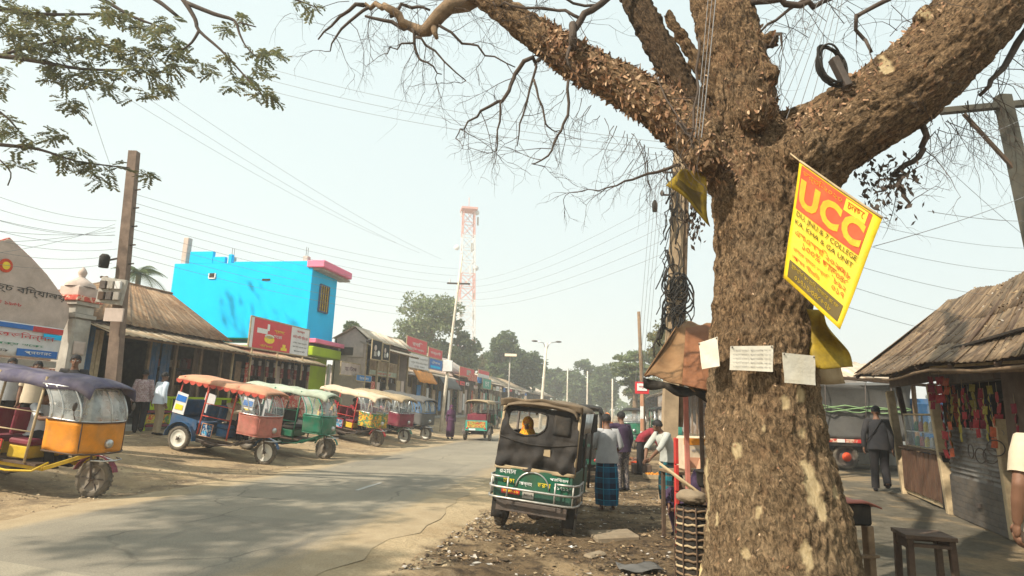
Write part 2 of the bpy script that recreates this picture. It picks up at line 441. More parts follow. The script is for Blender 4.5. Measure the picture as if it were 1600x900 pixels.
M('rubber', (.045, .042, .038), .9, .3, 8, .3, 60, .75, (.19, .155, .11), 0, .2, .42)
M('steel', (.55, .55, .53), .35, .2, 6, .1, 40, .35, (.25, .2, .14), .8)
M('iron', (.09, .075, .065), .6, .35, 8, .3, 50, .4, (.17, .10, .06), .3)
M('white_rim', (.62, .60, .52), .7, .15, 6, .2, 40, .4)
M('rim_dark', (.19, .16, .125), .6, .3, 6, .2, 40, .4)
M('white_paint', (.72, .70, .66), .7, .1, 4, .1, 40, .3)
M('white_board', (.70, .68, .66), .6, .08, 3, .05, 40, .22)
M('paper', (.56, .52, .43), .9, .14, 6, .5, 12, .4, (.5, .42, .28))
M('yellow_paint', (.58, .38, .02), .6, .2, 5, .1, 40, .25)
M('yellow_sign', (.62, .43, .010), .6, .2, 5, .55, 9, .3, (.45, .33, .02))
M('orange_print', (.60, .06, .014), .7, .35, 7, .05, 30, .1)
M('print_dark', (.09, .06, .012), .7, .2, 8, .05, 40, 0)
M('print_black', (.05, .045, .04), .7, .2, 8, 0, 40, 0)
M('print_grey', (.33, .31, .30), .7, .2, 8, 0, 40, 0)
M('print_red', (.55, .05, .05), .7, .2, 8, 0, 40, 0)
M('print_white', (.74, .74, .70), .6, .1, 8, 0, 40, .1)
M('print_blue', (.02, .15, .48), .6, .15, 8, 0, 40, .1)
M('print_green', (.02, .22, .10), .6, .15, 8, 0, 40, .1)
M('print_yellow', (.80, .60, .03), .6, .15, 8, 0, 40, .1)
M('lamp_red', (.5, .02, .02), .3, .1, 5, 0, 40, .1, spec=.5)
M('skin', (.17, .085, .05), .6, .12, 8, .05, 60, 0, spec=.35)
M('hair', (.012, .010, .010), .7, .3, 20, .5, 80, 0)
M('eye', (.7, .68, .62), .4, 0, 5, 0, 40, 0)
M('cloth_white', (.60, .62, .64), .9, .1, 7, .3, 25, .1)
M('cloth_bluewhite', (.62, .70, .78), .9, .1, 7, .3, 25, .1)
M('cloth_cream', (.52, .43, .31), .9, .1, 7, .3, 25, .1)
M('cloth_grey', (.36, .36, .36), .9, .12, 7, .35, 25, .1)
M('cloth_greygreen', (.40, .41, .37), .9, .15, 7, .35, 25, .1)
M('cloth_darkgrey', (.022, .022, .025), .9, .2, 7, .35, 25, .1)
M('cloth_black', (.015, .014, .016), .9, .2, 7, .3, 25, .05)
M('cloth_khaki', (.36, .29, .19), .9, .12, 7, .3, 25, .15)
M('cloth_aubergine', (.045, .025, .055), .9, .2, 7, .3, 25, .05)
M('cloth_purple', (.075, .022, .06), .9, .2, 7, .3, 25, .05)
M('cloth_red', (.22, .02, .03), .9, .2, 7, .3, 25, .05)
M('cloth_orange', (.70, .22, .05), .9, .2, 7, .3, 25, .05)
M('cloth_pink', (.50, .20, .24), .9, .2, 7, .3, 25, .05)
spotmat('cloth_pattern', (.40, .27, .27), ((.52, .43, .41), (.18, .11, .12)), 24)
spotmat('cloth_camo', (.10, .09, .10), ((.26, .22, .19), (.03, .03, .04)), 12)
spotmat('cloth_yellow', (.68, .38, .015), ((.50, .07, .02), (.75, .50, .05)), 26)
checkmat('lungi_blue', (.010, .022, .05), (.012, .105, .20), (.02, .22, .34), 5)
checkmat('lungi_green', (.010, .035, .045), (.015, .17, .20), (.16, .10, .05), 5)
spotmat('paint_floral', (.55, .40, .05), ((.50, .05, .03), (.03, .22, .08), (.60, .50, .35)), 7)
spotmat('paint_green_floral', (.03, .22, .09), ((.60, .38, .03), (.45, .06, .04)), 7)
spotmat('paint_blue_floral', (.02, .07, .18), ((.05, .30, .50), (.50, .45, .40)), 8)
spotmat('goods', (.05, .035, .03), ((.20, .16, .13), (.25, .07, .05), (.06, .09, .12)), 5)
spotmat('red_tiles', (.55, .10, .07), ((.62, .42, .30), (.45, .06, .04)), 5)
tinmat('tin_brown', (.34, .24, .15), (.24, .135, .065), .62)
tinmat('tin_tan', (.50, .39, .26), (.33, .21, .11), .5)
tinmat('tin_pale', (.58, .49, .38), (.45, .30, .18), .35)
tinmat('tin_grey', (.36, .34, .31), (.25, .16, .10), .4)
tinmat('thatch_tin', (.27, .185, .105), (.12, .075, .042), .55, 2.6, (.88, 1.1))
tinmat('shutter_metal', (.20, .185, .165), (.11, .075, .05), .35)
sheermat('windscreen', (.55, .62, .64), .20)
sheermat('clear_sheet', (.66, .68, .66), .38)
leafmat('leaf_near', ((.10, .115, .05), (.16, .17, .075), (.12, .13, .085), (.20, .17, .06), (.085, .10, .065)), .5)
leafmat('leaf_pale', ((.14, .18, .075), (.19, .23, .10), (.12, .15, .07), (.25, .25, .13)))
leafmat('leaf_dark', ((.055, .09, .03), (.09, .13, .045), (.13, .165, .06), (.07, .09, .04)))
leafmat('leaf_olive', ((.12, .12, .04), (.18, .165, .055), (.09, .10, .04), (.22, .18, .06)))
islandmat('dead_flake', ((.34, .20, .11), (.22, .12, .065), (.46, .31, .19), (.28, .15, .08), (.14, .08, .05)))
islandmat('litter_bits', ((.16, .10, .055), (.09, .06, .035), (.30, .21, .12), (.22, .14, .07), (.12, .085, .05), (.40, .30, .18), (.07, .05, .035), (.45, .40, .34), (.20, .13, .07), (.10, .07, .045)))
islandmat('pebble_bits', ((.38, .28, .17), (.28, .20, .12), (.48, .38, .25), (.22, .16, .10), (.42, .33, .21)))

# ground: sandy shoulder at left, dark littered soil at right, packed path by the stall
m, n, l, b = mat_new('ground_soil'); uvn = n.new('ShaderNodeUVMap'); uvn.uv_map = 'uv'
sp = n.new('ShaderNodeSeparateXYZ'); l.new(uvn.outputs[0], sp.inputs[0])
co = co_of(n)
wob = nz(n, l, co, .9, 6, .65); wm = n.new('ShaderNodeMath'); wm.operation = 'MULTIPLY_ADD'; wm.inputs[1].default_value = 2.2; wm.inputs[2].default_value = -1.1
l.new(wob, wm.inputs[0]); uu = n.new('ShaderNodeMath'); uu.operation = 'ADD'; l.new(sp.outputs[0], uu.inputs[0]); l.new(wm.outputs[0], uu.inputs[1])
def urmp(a, bb):
    r = n.new('ShaderNodeMapRange'); r.inputs[1].default_value = a; r.inputs[2].default_value = bb; l.new(uu.outputs[0], r.inputs[0]); return r.outputs[0]
big = rmp(n, l, nz(n, l, co, .55, 7, .65, .4), .35, .65); med = rmp(n, l, nz(n, l, co, 3.5, 8, .7), .3, .72); fine = rmp(n, l, nz(n, l, co, 22, 6, .75), .3, .7)
sand = mx(n, l, med, (.40, .29, .165), (.56, .43, .265)); sand = mx(n, l, big, sand, (.36, .26, .155), 'MIX')
dirtc = mx(n, l, med, (.075, .05, .028), (.22, .15, .082)); dirtc = mx(n, l, rmp(n, l, nz(n, l, co, 6, 8, .75), .48, .60), dirtc, (.045, .031, .019))
path = mx(n, l, med, (.115, .10, .072), (.175, .15, .11))
leftc = mx(n, l, rmp(n, l, nz(n, l, co, 1.4, 8, .7), .44, .60), sand, (.21, .155, .098))
c = mx(n, l, urmp(2.9, 3.6), leftc, dirtc)
c = mx(n, l, urmp(6.4, 7.2), c, path)
sandr = mx(n, l, 0.0, sand, sand)
pit = n.new('ShaderNodeMath'); pit.operation = 'MULTIPLY'; l.new(urmp(1.0, 2.0), pit.inputs[0])
inv = n.new('ShaderNodeMath'); inv.operation = 'SUBTRACT'; inv.inputs[0].default_value = 1; l.new(urmp(3.0, 3.5), inv.inputs[1]); l.new(inv.outputs[0], pit.inputs[1])
c = mx(n, l, pit.outputs[0], c, mx(n, l, med, (.40, .30, .175), (.50, .385, .24)))
# patches of pale dust on the right verge
pt = n.new('ShaderNodeMath'); pt.operation = 'MULTIPLY'; pt.inputs[1].default_value = .75; l.new(rmp(n, l, nz(n, l, co, .8, 5, .6), .50, .62), pt.inputs[0])
c = mx(n, l, pt.outputs[0], c, mx(n, l, med, (.31, .215, .115), (.41, .30, .175)))
c = mx(n, l, 1.0, c, mx(n, l, fine, (.78, .78, .78), (1.12, 1.12, 1.12)), 'MULTIPLY')
l.new(c, b.inputs['Base Color']); b.inputs['Roughness'].default_value = .95; b.inputs['Specular IOR Level'].default_value = .15
bmp(n, l, b, nz(n, l, co, 9, 9, .75), .9, .05)

m, n, l, b = mat_new('asphalt'); uvn = n.new('ShaderNodeUVMap'); uvn.uv_map = 'uv'
sp = n.new('ShaderNodeSeparateXYZ'); l.new(uvn.outputs[0], sp.inputs[0]); co = co_of(n)
mp = n.new('ShaderNodeMapping'); mp.inputs['Scale'].default_value = (1.0, .16, 1); l.new(uvn.outputs[0], mp.inputs[0])
ab = n.new('ShaderNodeMath'); ab.operation = 'ABSOLUTE'; l.new(sp.outputs[0], ab.inputs[0])
ed = n.new('ShaderNodeMapRange'); ed.inputs[1].default_value = 1.5; ed.inputs[2].default_value = 2.6; l.new(ab.outputs[0], ed.inputs[0])
st = nz(n, l, mp.outputs[0], 2.2, 8, .65, .3)
ds = n.new('ShaderNodeMath'); ds.operation = 'MULTIPLY_ADD'; ds.inputs[1].default_value = 1.0; l.new(ed.outputs[0], ds.inputs[0]); l.new(st, ds.inputs[2])
dust = rmp(n, l, ds.outputs[0], .60, 1.30)
g = mx(n, l, rmp(n, l, nz(n, l, co, 1.1, 7, .65), .3, .7), (.235, .203, .152), (.30, .262, .195))
g = mx(n, l, rmp(n, l, nz(n, l, mp.outputs[0], 1.3, 6, .6), .55, .7), g, (.185, .163, .127))
g = mx(n, l, dust, g, mx(n, l, rmp(n, l, nz(n, l, co, 3, 6), .3, .7), (.34, .255, .15), (.43, .335, .21)))
vo = n.new('ShaderNodeTexVoronoi'); vo.inputs['Scale'].default_value = 70; l.new(co, vo.inputs['Vector'])
g = mx(n, l, 1.0, g, rmp(n, l, vo.outputs['Distance'], .0, .7, (1.12, 1.12, 1.12, 1), (.82, .82, .82, 1)), 'MULTIPLY')
vc = n.new('ShaderNodeTexVoronoi'); vc.feature = 'DISTANCE_TO_EDGE'; vc.inputs['Scale'].default_value = .75; vm = n.new('ShaderNodeMix'); vm.data_type = 'RGBA'; vm.inputs[0].default_value = .25
nq = n.new('ShaderNodeTexNoise'); nq.inputs['Scale'].default_value = 1.6; nq.inputs['Detail'].default_value = 5; l.new(co, nq.inputs['Vector']); l.new(co, vm.inputs[6]); l.new(nq.outputs['Color'], vm.inputs[7]); l.new(vm.outputs[2], vc.inputs['Vector'])
ck = rmp(n, l, vc.outputs['Distance'], .004, .014, (.62, .62, .62, 1), (1, 1, 1, 1)); g = mx(n, l, mx(n, l, rmp(n, l, nz(n, l, co, .35, 3), .5, .6), (0, 0, 0), (1, 1, 1)), g, mx(n, l, 1.0, g, ck, 'MULTIPLY'))
pv_ = n.new('ShaderNodeTexVoronoi'); pv_.inputs['Scale'].default_value = .28; l.new(co, pv_.inputs['Vector']); g = mx(n, l, 1.0, g, rmp(n, l, nz(n, l, pv_.outputs['Color'], 3.0, 1), .35, .65, (.84, .84, .85, 1), (1.10, 1.09, 1.07, 1)), 'MULTIPLY')
l.new(g, b.inputs['Base Color']); b.inputs['Roughness'].default_value = .85; b.inputs['Specular IOR Level'].default_value = .25
bmp(n, l, b, nz(n, l, co, 60, 6, .7), .35, .012)

# bark of the big tree: uses the limb coordinates laid down by the tree builder
m, n, l, b = mat_new('bark_big'); at = n.new('ShaderNodeAttribute'); at.attribute_name = 'barkco'; bc = at.outputs['Vector']
mp = n.new('ShaderNodeMapping'); mp.inputs['Scale'].default_value = (1, 1, .30); l.new(bc, mp.inputs[0])
mpc = n.new('ShaderNodeMapping'); mpc.inputs['Scale'].default_value = (1, 1, .55); l.new(bc, mpc.inputs[0])
co = co_of(n)
f1 = rmp(n, l, nz(n, l, mpc.outputs[0], 34, 9, .76, 1.2), .40, .60); f2 = rmp(n, l, nz(n, l, co, 2.0, 6, .65), .35, .65); f3 = rmp(n, l, nz(n, l, mpc.outputs[0], 80, 6, .75), .36, .66)
c = mx(n, l, f1, (.045, .027, .015), (.34, .21, .11)); c = mx(n, l, f2, c, mx(n, l, f1, (.07, .044, .024), (.48, .32, .18)))
c = mx(n, l, 1.0, c, mx(n, l, f3, (.5, .5, .5), (1.35, 1.35, 1.35)), 'MULTIPLY')
rd = n.new('ShaderNodeMath'); rd.operation = 'MULTIPLY'; rd.inputs[1].default_value = .6; l.new(rmp(n, l, nz(n, l, co, 4.3, 7, .7, .5), .56, .68), rd.inputs[0]); c = mx(n, l, rd.outputs[0], c, mx(n, l, f1, (.06, .026, .013), (.30, .15, .075)))
ash = rmp(n, l, nz(n, l, co, 1.1, 7, .7), .54, .66); mk = n.new('ShaderNodeMath'); mk.operation = 'MULTIPLY'; mk.inputs[1].default_value = .45; l.new(ash, mk.inputs[0])
c = mx(n, l, mk.outputs[0], c, mx(n, l, f1, (.09, .066, .045), (.29, .225, .15)))
spz = n.new('ShaderNodeSeparateXYZ'); l.new(co, spz.inputs[0]); mz_ = n.new('ShaderNodeMapRange'); mz_.inputs[1].default_value = 2.4; mz_.inputs[2].default_value = .2; l.new(spz.outputs[2], mz_.inputs[0])
dz_ = n.new('ShaderNodeMath'); dz_.operation = 'MULTIPLY'; l.new(mz_.outputs[0], dz_.inputs[0]); l.new(rmp(n, l, nz(n, l, co, 3.2, 8, .75), .36, .62, (.1, .1, .1, 1), (.85, .85, .85, 1)), dz_.inputs[1])
c = mx(n, l, dz_.outputs[0], c, mx(n, l, f1, (.17, .12, .07), (.42, .31, .18)))
ta = n.new('ShaderNodeAttribute'); ta.attribute_name = 'limbshade'; c = mx(n, l, ta.outputs['Fac'], c, mx(n, l, f1, (.022, .015, .010), (.13, .085, .05)))  # shade on the thin left limb, painted into its bark colour
pa = n.new('ShaderNodeAttribute'); pa.attribute_name = 'peel'
c = mx(n, l, pa.outputs['Fac'], c, mx(n, l, f3, (.60, .44, .23), (.76, .60, .36)))
l.new(c, b.inputs['Base Color']); b.inputs['Roughness'].default_value = .95; b.inputs['Specular IOR Level'].default_value = .12
bmp(n, l, b, nz(n, l, mp.outputs[0], 42, 9, .78, 1.0), 1.0, .05)

# ------------------------------------------------------------------ ground and road
def span(parts):
    o = []
    for a, b_, st_ in parts:
        k = max(1, round((b_ - a) / st_)); o += [a + (b_ - a) * i / k for i in range(k)]
    return o + [parts[-1][1]]
us = span([(-1500, -300, 300), (-300, -60, 40), (-60, -14, 4), (-14, -2.6, .3), (-2.6, 2.4, 2.5), (2.4, 9, .11), (9, 14, .4), (14, 60, 4), (60, 300, 40), (300, 1500, 300)])
vs2 = span([(-300, -30, 45), (-30, 3, 2), (3, 14, .11), (14, 32, .4), (32, 120, 6), (120, 400, 40), (400, 3000, 400)])
gu = np.array([(u, v) for u in us for v in vs2]); gx = np.array([xy_of(u, v) for u, v in gu])
P3 = np.column_stack([gx, np.zeros(len(gx))])
nn_ = fbm(P3 * 1.7, 3) - .45; n2_ = fbm(P3 * 7.0, 3) - .45
gz = np.array([gh(x, y) for x, y in gx])
msk = np.clip((np.abs(gu[:, 0]) - 2.5) / .8, 0, 1) * np.clip((70 - np.abs(gu[:, 1])) / 20, 0, 1)
lit = np.clip((gu[:, 0] - 3.0) / .6, 0, 1) * np.clip((7.2 - gu[:, 0]) / .8, 0, 1)
heap = np.clip(1 - np.abs(gu[:, 0] - 3.9) / 1.0, 0, 1) * np.clip((9 - gu[:, 1]) / 2, 0, 1) * np.clip((gu[:, 1] - 3) / 1, 0, 1)
gz = gz + msk * nn_ * .05 * (1 + lit) + msk * n2_ * (.015 + .075 * lit) + heap * (fbm(P3 * 3.1 + 7, 3) - .25) * .22
NV = len(vs2)
fs = [(i * NV + j, (i + 1) * NV + j, (i + 1) * NV + j + 1, i * NV + j + 1) for i in range(len(us) - 1) for j in range(NV - 1)]
def flat_mesh(name, xyz, fs, uvs, mat):
    me = bpy.data.meshes.new(name); me.from_pydata([tuple(p) for p in xyz], [], fs); me.materials.append(MATS[mat])
    lay = me.uv_layers.new(name='uv'); li = np.empty(len(me.loops), dtype=np.int32); me.loops.foreach_get('vertex_index', li)
    lay.data.foreach_set('uv', np.asarray(uvs, dtype=np.float32)[li].ravel())
    me.polygons.foreach_set('use_smooth', [True] * len(me.polygons)); me.update(); return me
ground = link('ground', flat_mesh('ground', np.column_stack([gx, gz]), fs, gu, 'ground_soil'), kind='structure')
rv = span([(-40, 0, 4), (0, 40, .5), (40, 120, 4), (120, 260, 20)]); ru = [-1, -.93, -.6, -.2, .2, .6, .93, 1]
pts, uvr = [], []
for v in rv:
    e1 = 2.40 + .34 * (math.sin(v * .9) * .5 + math.sin(v * 2.3 + 1) * .3 + R.uniform(-.3, .3)); e2 = 2.50 + .40 * (math.sin(v * .7 + 2) * .5 + R.uniform(-.4, .4))
    for a in ru:
        u = a * (e1 if a < 0 else e2); x, y = xy_of(u, v)
        pts.append((x, y, .016 if abs(a) < .95 else .004)); uvr.append((u, v))
k = len(ru); fs = [(i * k + j, i * k + j + 1, (i + 1) * k + j + 1, (i + 1) * k + j) for i in range(len(rv) - 1) for j in range(k - 1)]
link('road', flat_mesh('road', pts, fs, uvr, 'asphalt'), kind='structure')
mk = MB(); a, b_ = G(556, 768), G(596, 756); d_ = (b_ - a).normalized(); q = Vector((d_.y, -d_.x, 0)) * .05
mk.add([a - q * .6 + Vector((0, 0, .022)), a + q + Vector((0, 0, .022)), (a + b_) / 2 + q * .7 + Vector((0, 0, .022)), b_ + q * .4 + Vector((0, 0, .022)), b_ - q + Vector((0, 0, .022)), (a + b_) / 2 - q * 1.1 + Vector((0, 0, .022))], [(0, 1, 2, 3, 4, 5)])
M('worn_line', (.50, .48, .43), .8, .2, 9, .1, 40, .75, (.27, .25, .21), 0, .3, .45)
mk.build('road_marking', 'worn_line', kind='structure')

# litter and loose earth
mb = MB()
for i in range(10500):
    u = R.uniform(3.1, 7.0); v = 4.0 + 12 * R.random() ** 1.7; 
    if R.random() < .25: u = 3.2 + R.random() ** 2 * 1.0
    x, y = xy_of(u, v); s_ = R.uniform(.008, .030) * (1.8 if R.random() < .10 else 1); rz = R.uniform(0, 6.3)
    z = gh(x, y) + R.uniform(-.005, .02); t = R.uniform(-.5, .5); w = s_ * R.uniform(.3, 1)
    c_, s2 = math.cos(rz), math.sin(rz)
    if R.random() < .6:
        q = [(-s_, -w, 0), (s_, -w * .6, t * s_), (s_ * .8, w, t * s_ + .004), (-s_ * .7, w, .006)]
        mb.add([(x + a * c_ - b * s2, y + a * s2 + b * c_, z + d + .012) for a, b, d in q], [(0, 1, 2, 3)])
    else:
        q = [(-s_, -w, 0), (s_, -w, 0), (0, w, 0), (0, 0, w * .9)]
        mb.add([(x + a * c_ - b * s2, y + a * s2 + b * c_, z + d) for a, b, d in q], [(0, 1, 3), (1, 2, 3), (2, 0, 3)])
mb.build('litter', 'litter_bits', kind='stuff')
mb = MB()
for i in range(3200):
    u = -2.5 - R.random() ** 1.2 * 5.0; v = 6 + 24 * R.random() ** 1.4; x, y = xy_of(u, v); s_ = R.uniform(.01, .035); rz = R.uniform(0, 6.3); z = gh(x, y) - .003; w = s_ * R.uniform(.5, 1)
    c_, s2 = math.cos(rz), math.sin(rz)
    q = [(-s_, -w, 0), (s_, -w, 0), (0, w, 0), (0, 0, w * .8)]
    mb.add([(x + a * c_ - b * s2, y + a * s2 + b * c_, z + d) for a, b, d in q], [(0, 1, 3), (1, 2, 3), (2, 0, 3)])
mb.build('gravel', 'pebble_bits', kind='stuff')

# ------------------------------------------------------------------ the big roadside tree
def pxpath(seq):
    """(px, py, depth, radius px) -> smooth points and radii"""
    P = [D(a, b, d) for a, b, d, r in seq]; rr = [r * d / FPX for a, b, d, r in seq]; out, ro = [], []
    for i in range(len(P) - 1):
        p0, p1, p2, p3 = P[max(i - 1, 0)], P[i], P[i + 1], P[min(i + 2, len(P) - 1)]
        k = max(2, int((p2 - p1).length / .12)) if rr[i] > .06 else 3
        k = min(k, 8)
        for j in range(k):
            t = j / k; t2, t3 = t * t, t * t * t
            out.append(.5 * ((2 * p1) + (p2 - p0) * t + (2 * p0 - 5 * p1 + 4 * p2 - p3) * t2 + (3 * p1 - p0 - 3 * p2 + p3) * t3)); ro.append(rr[i] + (rr[i + 1] - rr[i]) * t)
    return out + [P[-1]], ro + [rr[-1]]
TD = 4.5
limbs = [
 [(1230, 1060, TD, 190), (1226, 1000, TD, 150), (1220, 900, TD, 126), (1208, 780, TD, 112), (1195, 700, TD, 101), (1190, 600, TD, 92), (1189, 500, TD, 86), (1190, 400, TD, 83), (1186, 320, TD, 84), (1178, 255, TD, 80)],
 [(1205, 330, TD, 76), (1262, 245, TD - .05, 76), (1330, 190, TD - .1, 75), (1410, 140, TD - .15, 74), (1520, 30, TD - .2, 76), (1610, -80, TD - .2, 72), (1720, -230, TD - .1, 64), (1800, -420, TD, 52)],
 [(1185, 300, TD, 62), (1165, 200, TD + .1, 60), (1152, 120, TD + .15, 58), (1135, 40, TD + .2, 56), (1115, -60, TD + .3, 54), (1105, -220, TD + .5, 48), (1080, -420, TD + .8, 40)],
 [(1165, 300, TD, 52), (1105, 232, TD + .05, 45), (1045, 180, TD + .15, 41), (980, 138, TD + .25, 38), (900, 95, TD + .4, 35), (840, 55, TD + .5, 30), (785, 15, TD + .6, 25), (735, -18, TD + .7, 21), (660, -60, TD + .9, 17)],
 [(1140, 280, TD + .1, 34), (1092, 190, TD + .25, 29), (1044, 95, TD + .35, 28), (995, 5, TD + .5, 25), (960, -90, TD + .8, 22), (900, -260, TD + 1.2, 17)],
 [(1120, 160, TD + .1, 16), (1085, 90, TD + .05, 13), (1040, 20, TD, 10)],
 [(1225, 190, TD + .15, 20), (1258, 172, TD + .05, 14), (1300, 172, TD, 18)],
]
tree_base = onground(D(1226, 1000, TD).x, TD)
tree = thing('roadside_tree', 'huge rough barked tree with bare spreading limbs and a yellow banner on its trunk', 'tree')
tb = MB(); segs = []
for li_, seq in enumerate(limbs):
    P, rr = pxpath(seq)
    if li_ == 0:
        P = [Vector((P[0].x, P[0].y, tree_base.z - .35))] + P; rr = [rr[0] * 1.15] + rr
    r2 = [a * (.885 if li_ == 0 else .95) * (1 + .03 * math.sin(3.1 * i + li_)) for i, a in enumerate(rr)]
    tb.tube(P, r2, 18, 0, True, True)
    x = None
    for i in range(len(P) - 1):
        t = (P[i + 1] - P[i]); L = t.length; t = t / L
        if x is None: x = Vector((1, 0, 0)); x = (x - t * x.dot(t)).normalized(); s0 = 0.0
        else: x = tp.rotation_difference(t) @ x; x = (x - t * x.dot(t)).normalized()
        tp = t; segs.append((P[i], t, L, x, t.cross(x), s0 + 3.3 * li_, rr[i], li_)); s0 += L
# root flare
for a in (-2.6, -1.9, -1.1, -.2, .6, 2.2):
    c0 = Vector((tree_base.x, tree_base.y, 0)); d_ = Vector((math.cos(a), math.sin(a), 0))
    tb.tube([c0 + d_ * .30 + Vector((0, 0, .65)), c0 + d_ * .48 + Vector((0, 0, .25)), c0 + d_ * .72 + Vector((0, 0, -.05))], [.17, .15, .1], 10)
# knots and burls
for px, py, dp, r in ((1196, 120, TD - .05, 24), (1205, 62, TD, 15), (1100, 245, TD - .25, 30), (1385, 100, TD - .3, 20), (1446, 26, TD - .3, 20), (1180, 175, TD - .25, 34), (1250, 240, TD - .3, 42)):
    tb.ell(D(px, py, dp), r * dp / FPX, 12, 8)
me = remeshed(tb, .0155, 3)
nvv = len(me.vertices); V = np.empty(nvv * 3, dtype=np.float32); me.vertices.foreach_get('co', V); V = V.reshape(-1, 3).astype(float)
Nn = np.empty(nvv * 3, dtype=np.float32); me.vertex_normals.foreach_get('vector', Nn); Nn = Nn.reshape(-1, 3).astype(float)
best = np.full(nvv, 1e9); bco = np.zeros((nvv, 3))
shademask = np.zeros(nvv)
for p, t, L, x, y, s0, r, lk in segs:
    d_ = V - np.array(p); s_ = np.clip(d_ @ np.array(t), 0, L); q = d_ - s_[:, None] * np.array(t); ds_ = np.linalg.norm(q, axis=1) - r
    k = ds_ < best; best[k] = ds_[k]; shademask[k] = .85 if lk == 4 else 0
    bco[k, 0] = (d_ @ np.array(x))[k]; bco[k, 1] = (d_ @ np.array(y))[k]; bco[k, 2] = s0 + (d_ @ np.array(t))[k]
Q = bco * np.array([1, 1, .30])
warp = np.column_stack([vnoise(Q * 6 + 5), vnoise(Q * 6 + 45), vnoise(Q * 6 + 95)]) - .5
Q2 = Q + warp * .11
ridge = 1 - np.abs(2 * vnoise(Q2 * 19) - 1); ridge2 = 1 - np.abs(2 * vnoise(Q2 * 37 + 9) - 1)
low = fbm(bco * np.array([1, 1, .6]) * 3.2, 3) - .45
disp = -.013 * np.clip((ridge - .62) / .38, 0, 1) - .013 * np.clip((ridge2 - .6) / .4, 0, 1) + .035 * low + .022 * (vnoise(bco * np.array([33, 33, 17.0])) - .5) + .014 * (vnoise(bco * np.array([62, 62, 34.0])) - .5)
# places where the bark has come off, seen as pale wood: (px, py, half width, half height, lean)
peel = np.zeros(nvv)
rel = V - np.array(CAM); fw = rel @ np.array(F_); sx = 800 + FPX * (rel @ np.array(R_)) / fw; sy = 450 - FPX * (rel @ np.array(U_)) / fw
front = (Nn * rel).sum(1) < 0
nzp = vnoise(V * 26) * .6 + vnoise(V * 60) * .4
for px, py, w, h, ln in ((1270, 757, 12, 40, .22), (1284, 795, 9, 22, .22), (1150, 702, 7, 14, 0), (1262, 870, 10, 26, .1), (1255, 675, 5, 11, .1), (1102, 770, 5, 60, 0), (1305, 768, 5, 12, .2), (1194, 670, 4, 5, 0), (1165, 864, 6, 10, 0), (1227, 630, 8, 14, 0), (1252, 615, 6, 16, .1), (1384, 100, 13, 14, 0), (1443, 20, 12, 12, 0), (1184, 798, 5, 9, 0), (1118, 812, 3, 12, 0)):
    dx = (sx - px - ln * (sy - py)) / w; dy = (sy - py) / h; e = 1 - (dx * dx + dy * dy) ** .5 + (nzp - .5) * 1.1
    peel = np.maximum(peel, np.clip(e * 6, 0, 1) * front)
disp = disp * (1 - .8 * peel) - .012 * peel
V2 = V + Nn * disp[:, None]
me.vertices.foreach_set('co', V2.astype(np.float32).ravel())
at = me.attributes.new('barkco', 'FLOAT_VECTOR', 'POINT'); at.data.foreach_set('vector', bco.astype(np.float32).ravel())
at = me.attributes.new('limbshade', 'FLOAT', 'POINT'); at.data.foreach_set('value', shademask.astype(np.float32))
at = me.attributes.new('peel', 'FLOAT', 'POINT'); at.data.foreach_set('value', peel.astype(np.float32))
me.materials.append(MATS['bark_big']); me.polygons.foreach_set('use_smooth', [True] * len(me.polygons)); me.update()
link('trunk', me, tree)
TV, TN, TSX, TSY, TF = V2, Nn, sx, sy, front
# dry flakes curling off the limbs, rust coloured
mb = MB(); idx = np.arange(nvv)
def inpoly_band(a, b, w):
    ax, ay = a; bx, by = b; L2 = (bx - ax) ** 2 + (by - ay) ** 2
    t = np.clip(((TSX - ax) * (bx - ax) + (TSY - ay) * (by - ay)) / L2, 0, 1)
    return np.hypot(TSX - ax - t * (bx - ax), TSY - ay - t * (by - ay)) < w
rs = np.random.RandomState(4)
zones = [((880, 65), (1030, 165), 46, 2000, .030), ((870, 60), (905, 100), 22, 260, .035), ((1060, 200), (1130, 260), 34, 620, .028), ((1120, 200), (1210, 170), 24, 260, .022), ((1190, 60), (1210, 170), 22, 320, .026), ((1250, 200), (1330, 150), 22, 320, .022), ((1340, 130), (1450, 10), 26, 320, .022), ((1190, 900), (1190, 280), 90, 420, .015), ((1280, 240), (1560, 20), 70, 420, .016), ((1150, 200), (1120, 0), 50, 300, .018)]
for a, b_, w, cnt, sz in zones:
    ids = idx[inpoly_band(a, b_, w)]
    if len(ids) == 0: continue
    for i in rs.choice(ids, cnt):
        p = Vector(TV[i]); nrm = Vector(TN[i]); t1 = nrm.orthogonal().normalized(); t1 = Quaternion(nrm, rs.uniform(0, 6.28)) @ t1
        up = Vector((0, 0, 1)); t1 = (t1 * .7 + (up - nrm * up.dot(nrm)) * (1 if rs.rand() < .5 else -1)).normalized(); t2 = nrm.cross(t1)
        L = sz * rs.uniform(.6, 1.9); w_ = L * rs.uniform(.25, .6); lift = L * rs.uniform(.05, .75)
        mb.add([p + t2 * w_ * .5 - nrm * .004, p - t2 * w_ * .5 - nrm * .004, p + t1 * L * .5 - t2 * w_ * .55 + nrm * lift * .5, p + t1 * L - t2 * w_ * .2 + nrm * lift, p + t1 * L + t2 * w_ * .25 + nrm * lift * 1.1, p + t1 * L * .5 + t2 * w_ * .5 + nrm * lift * .4], [(0, 1, 2, 5), (5, 2, 3, 4)])
mb.build('bark_flakes', 'dead_flake', tree, kind='stuff')
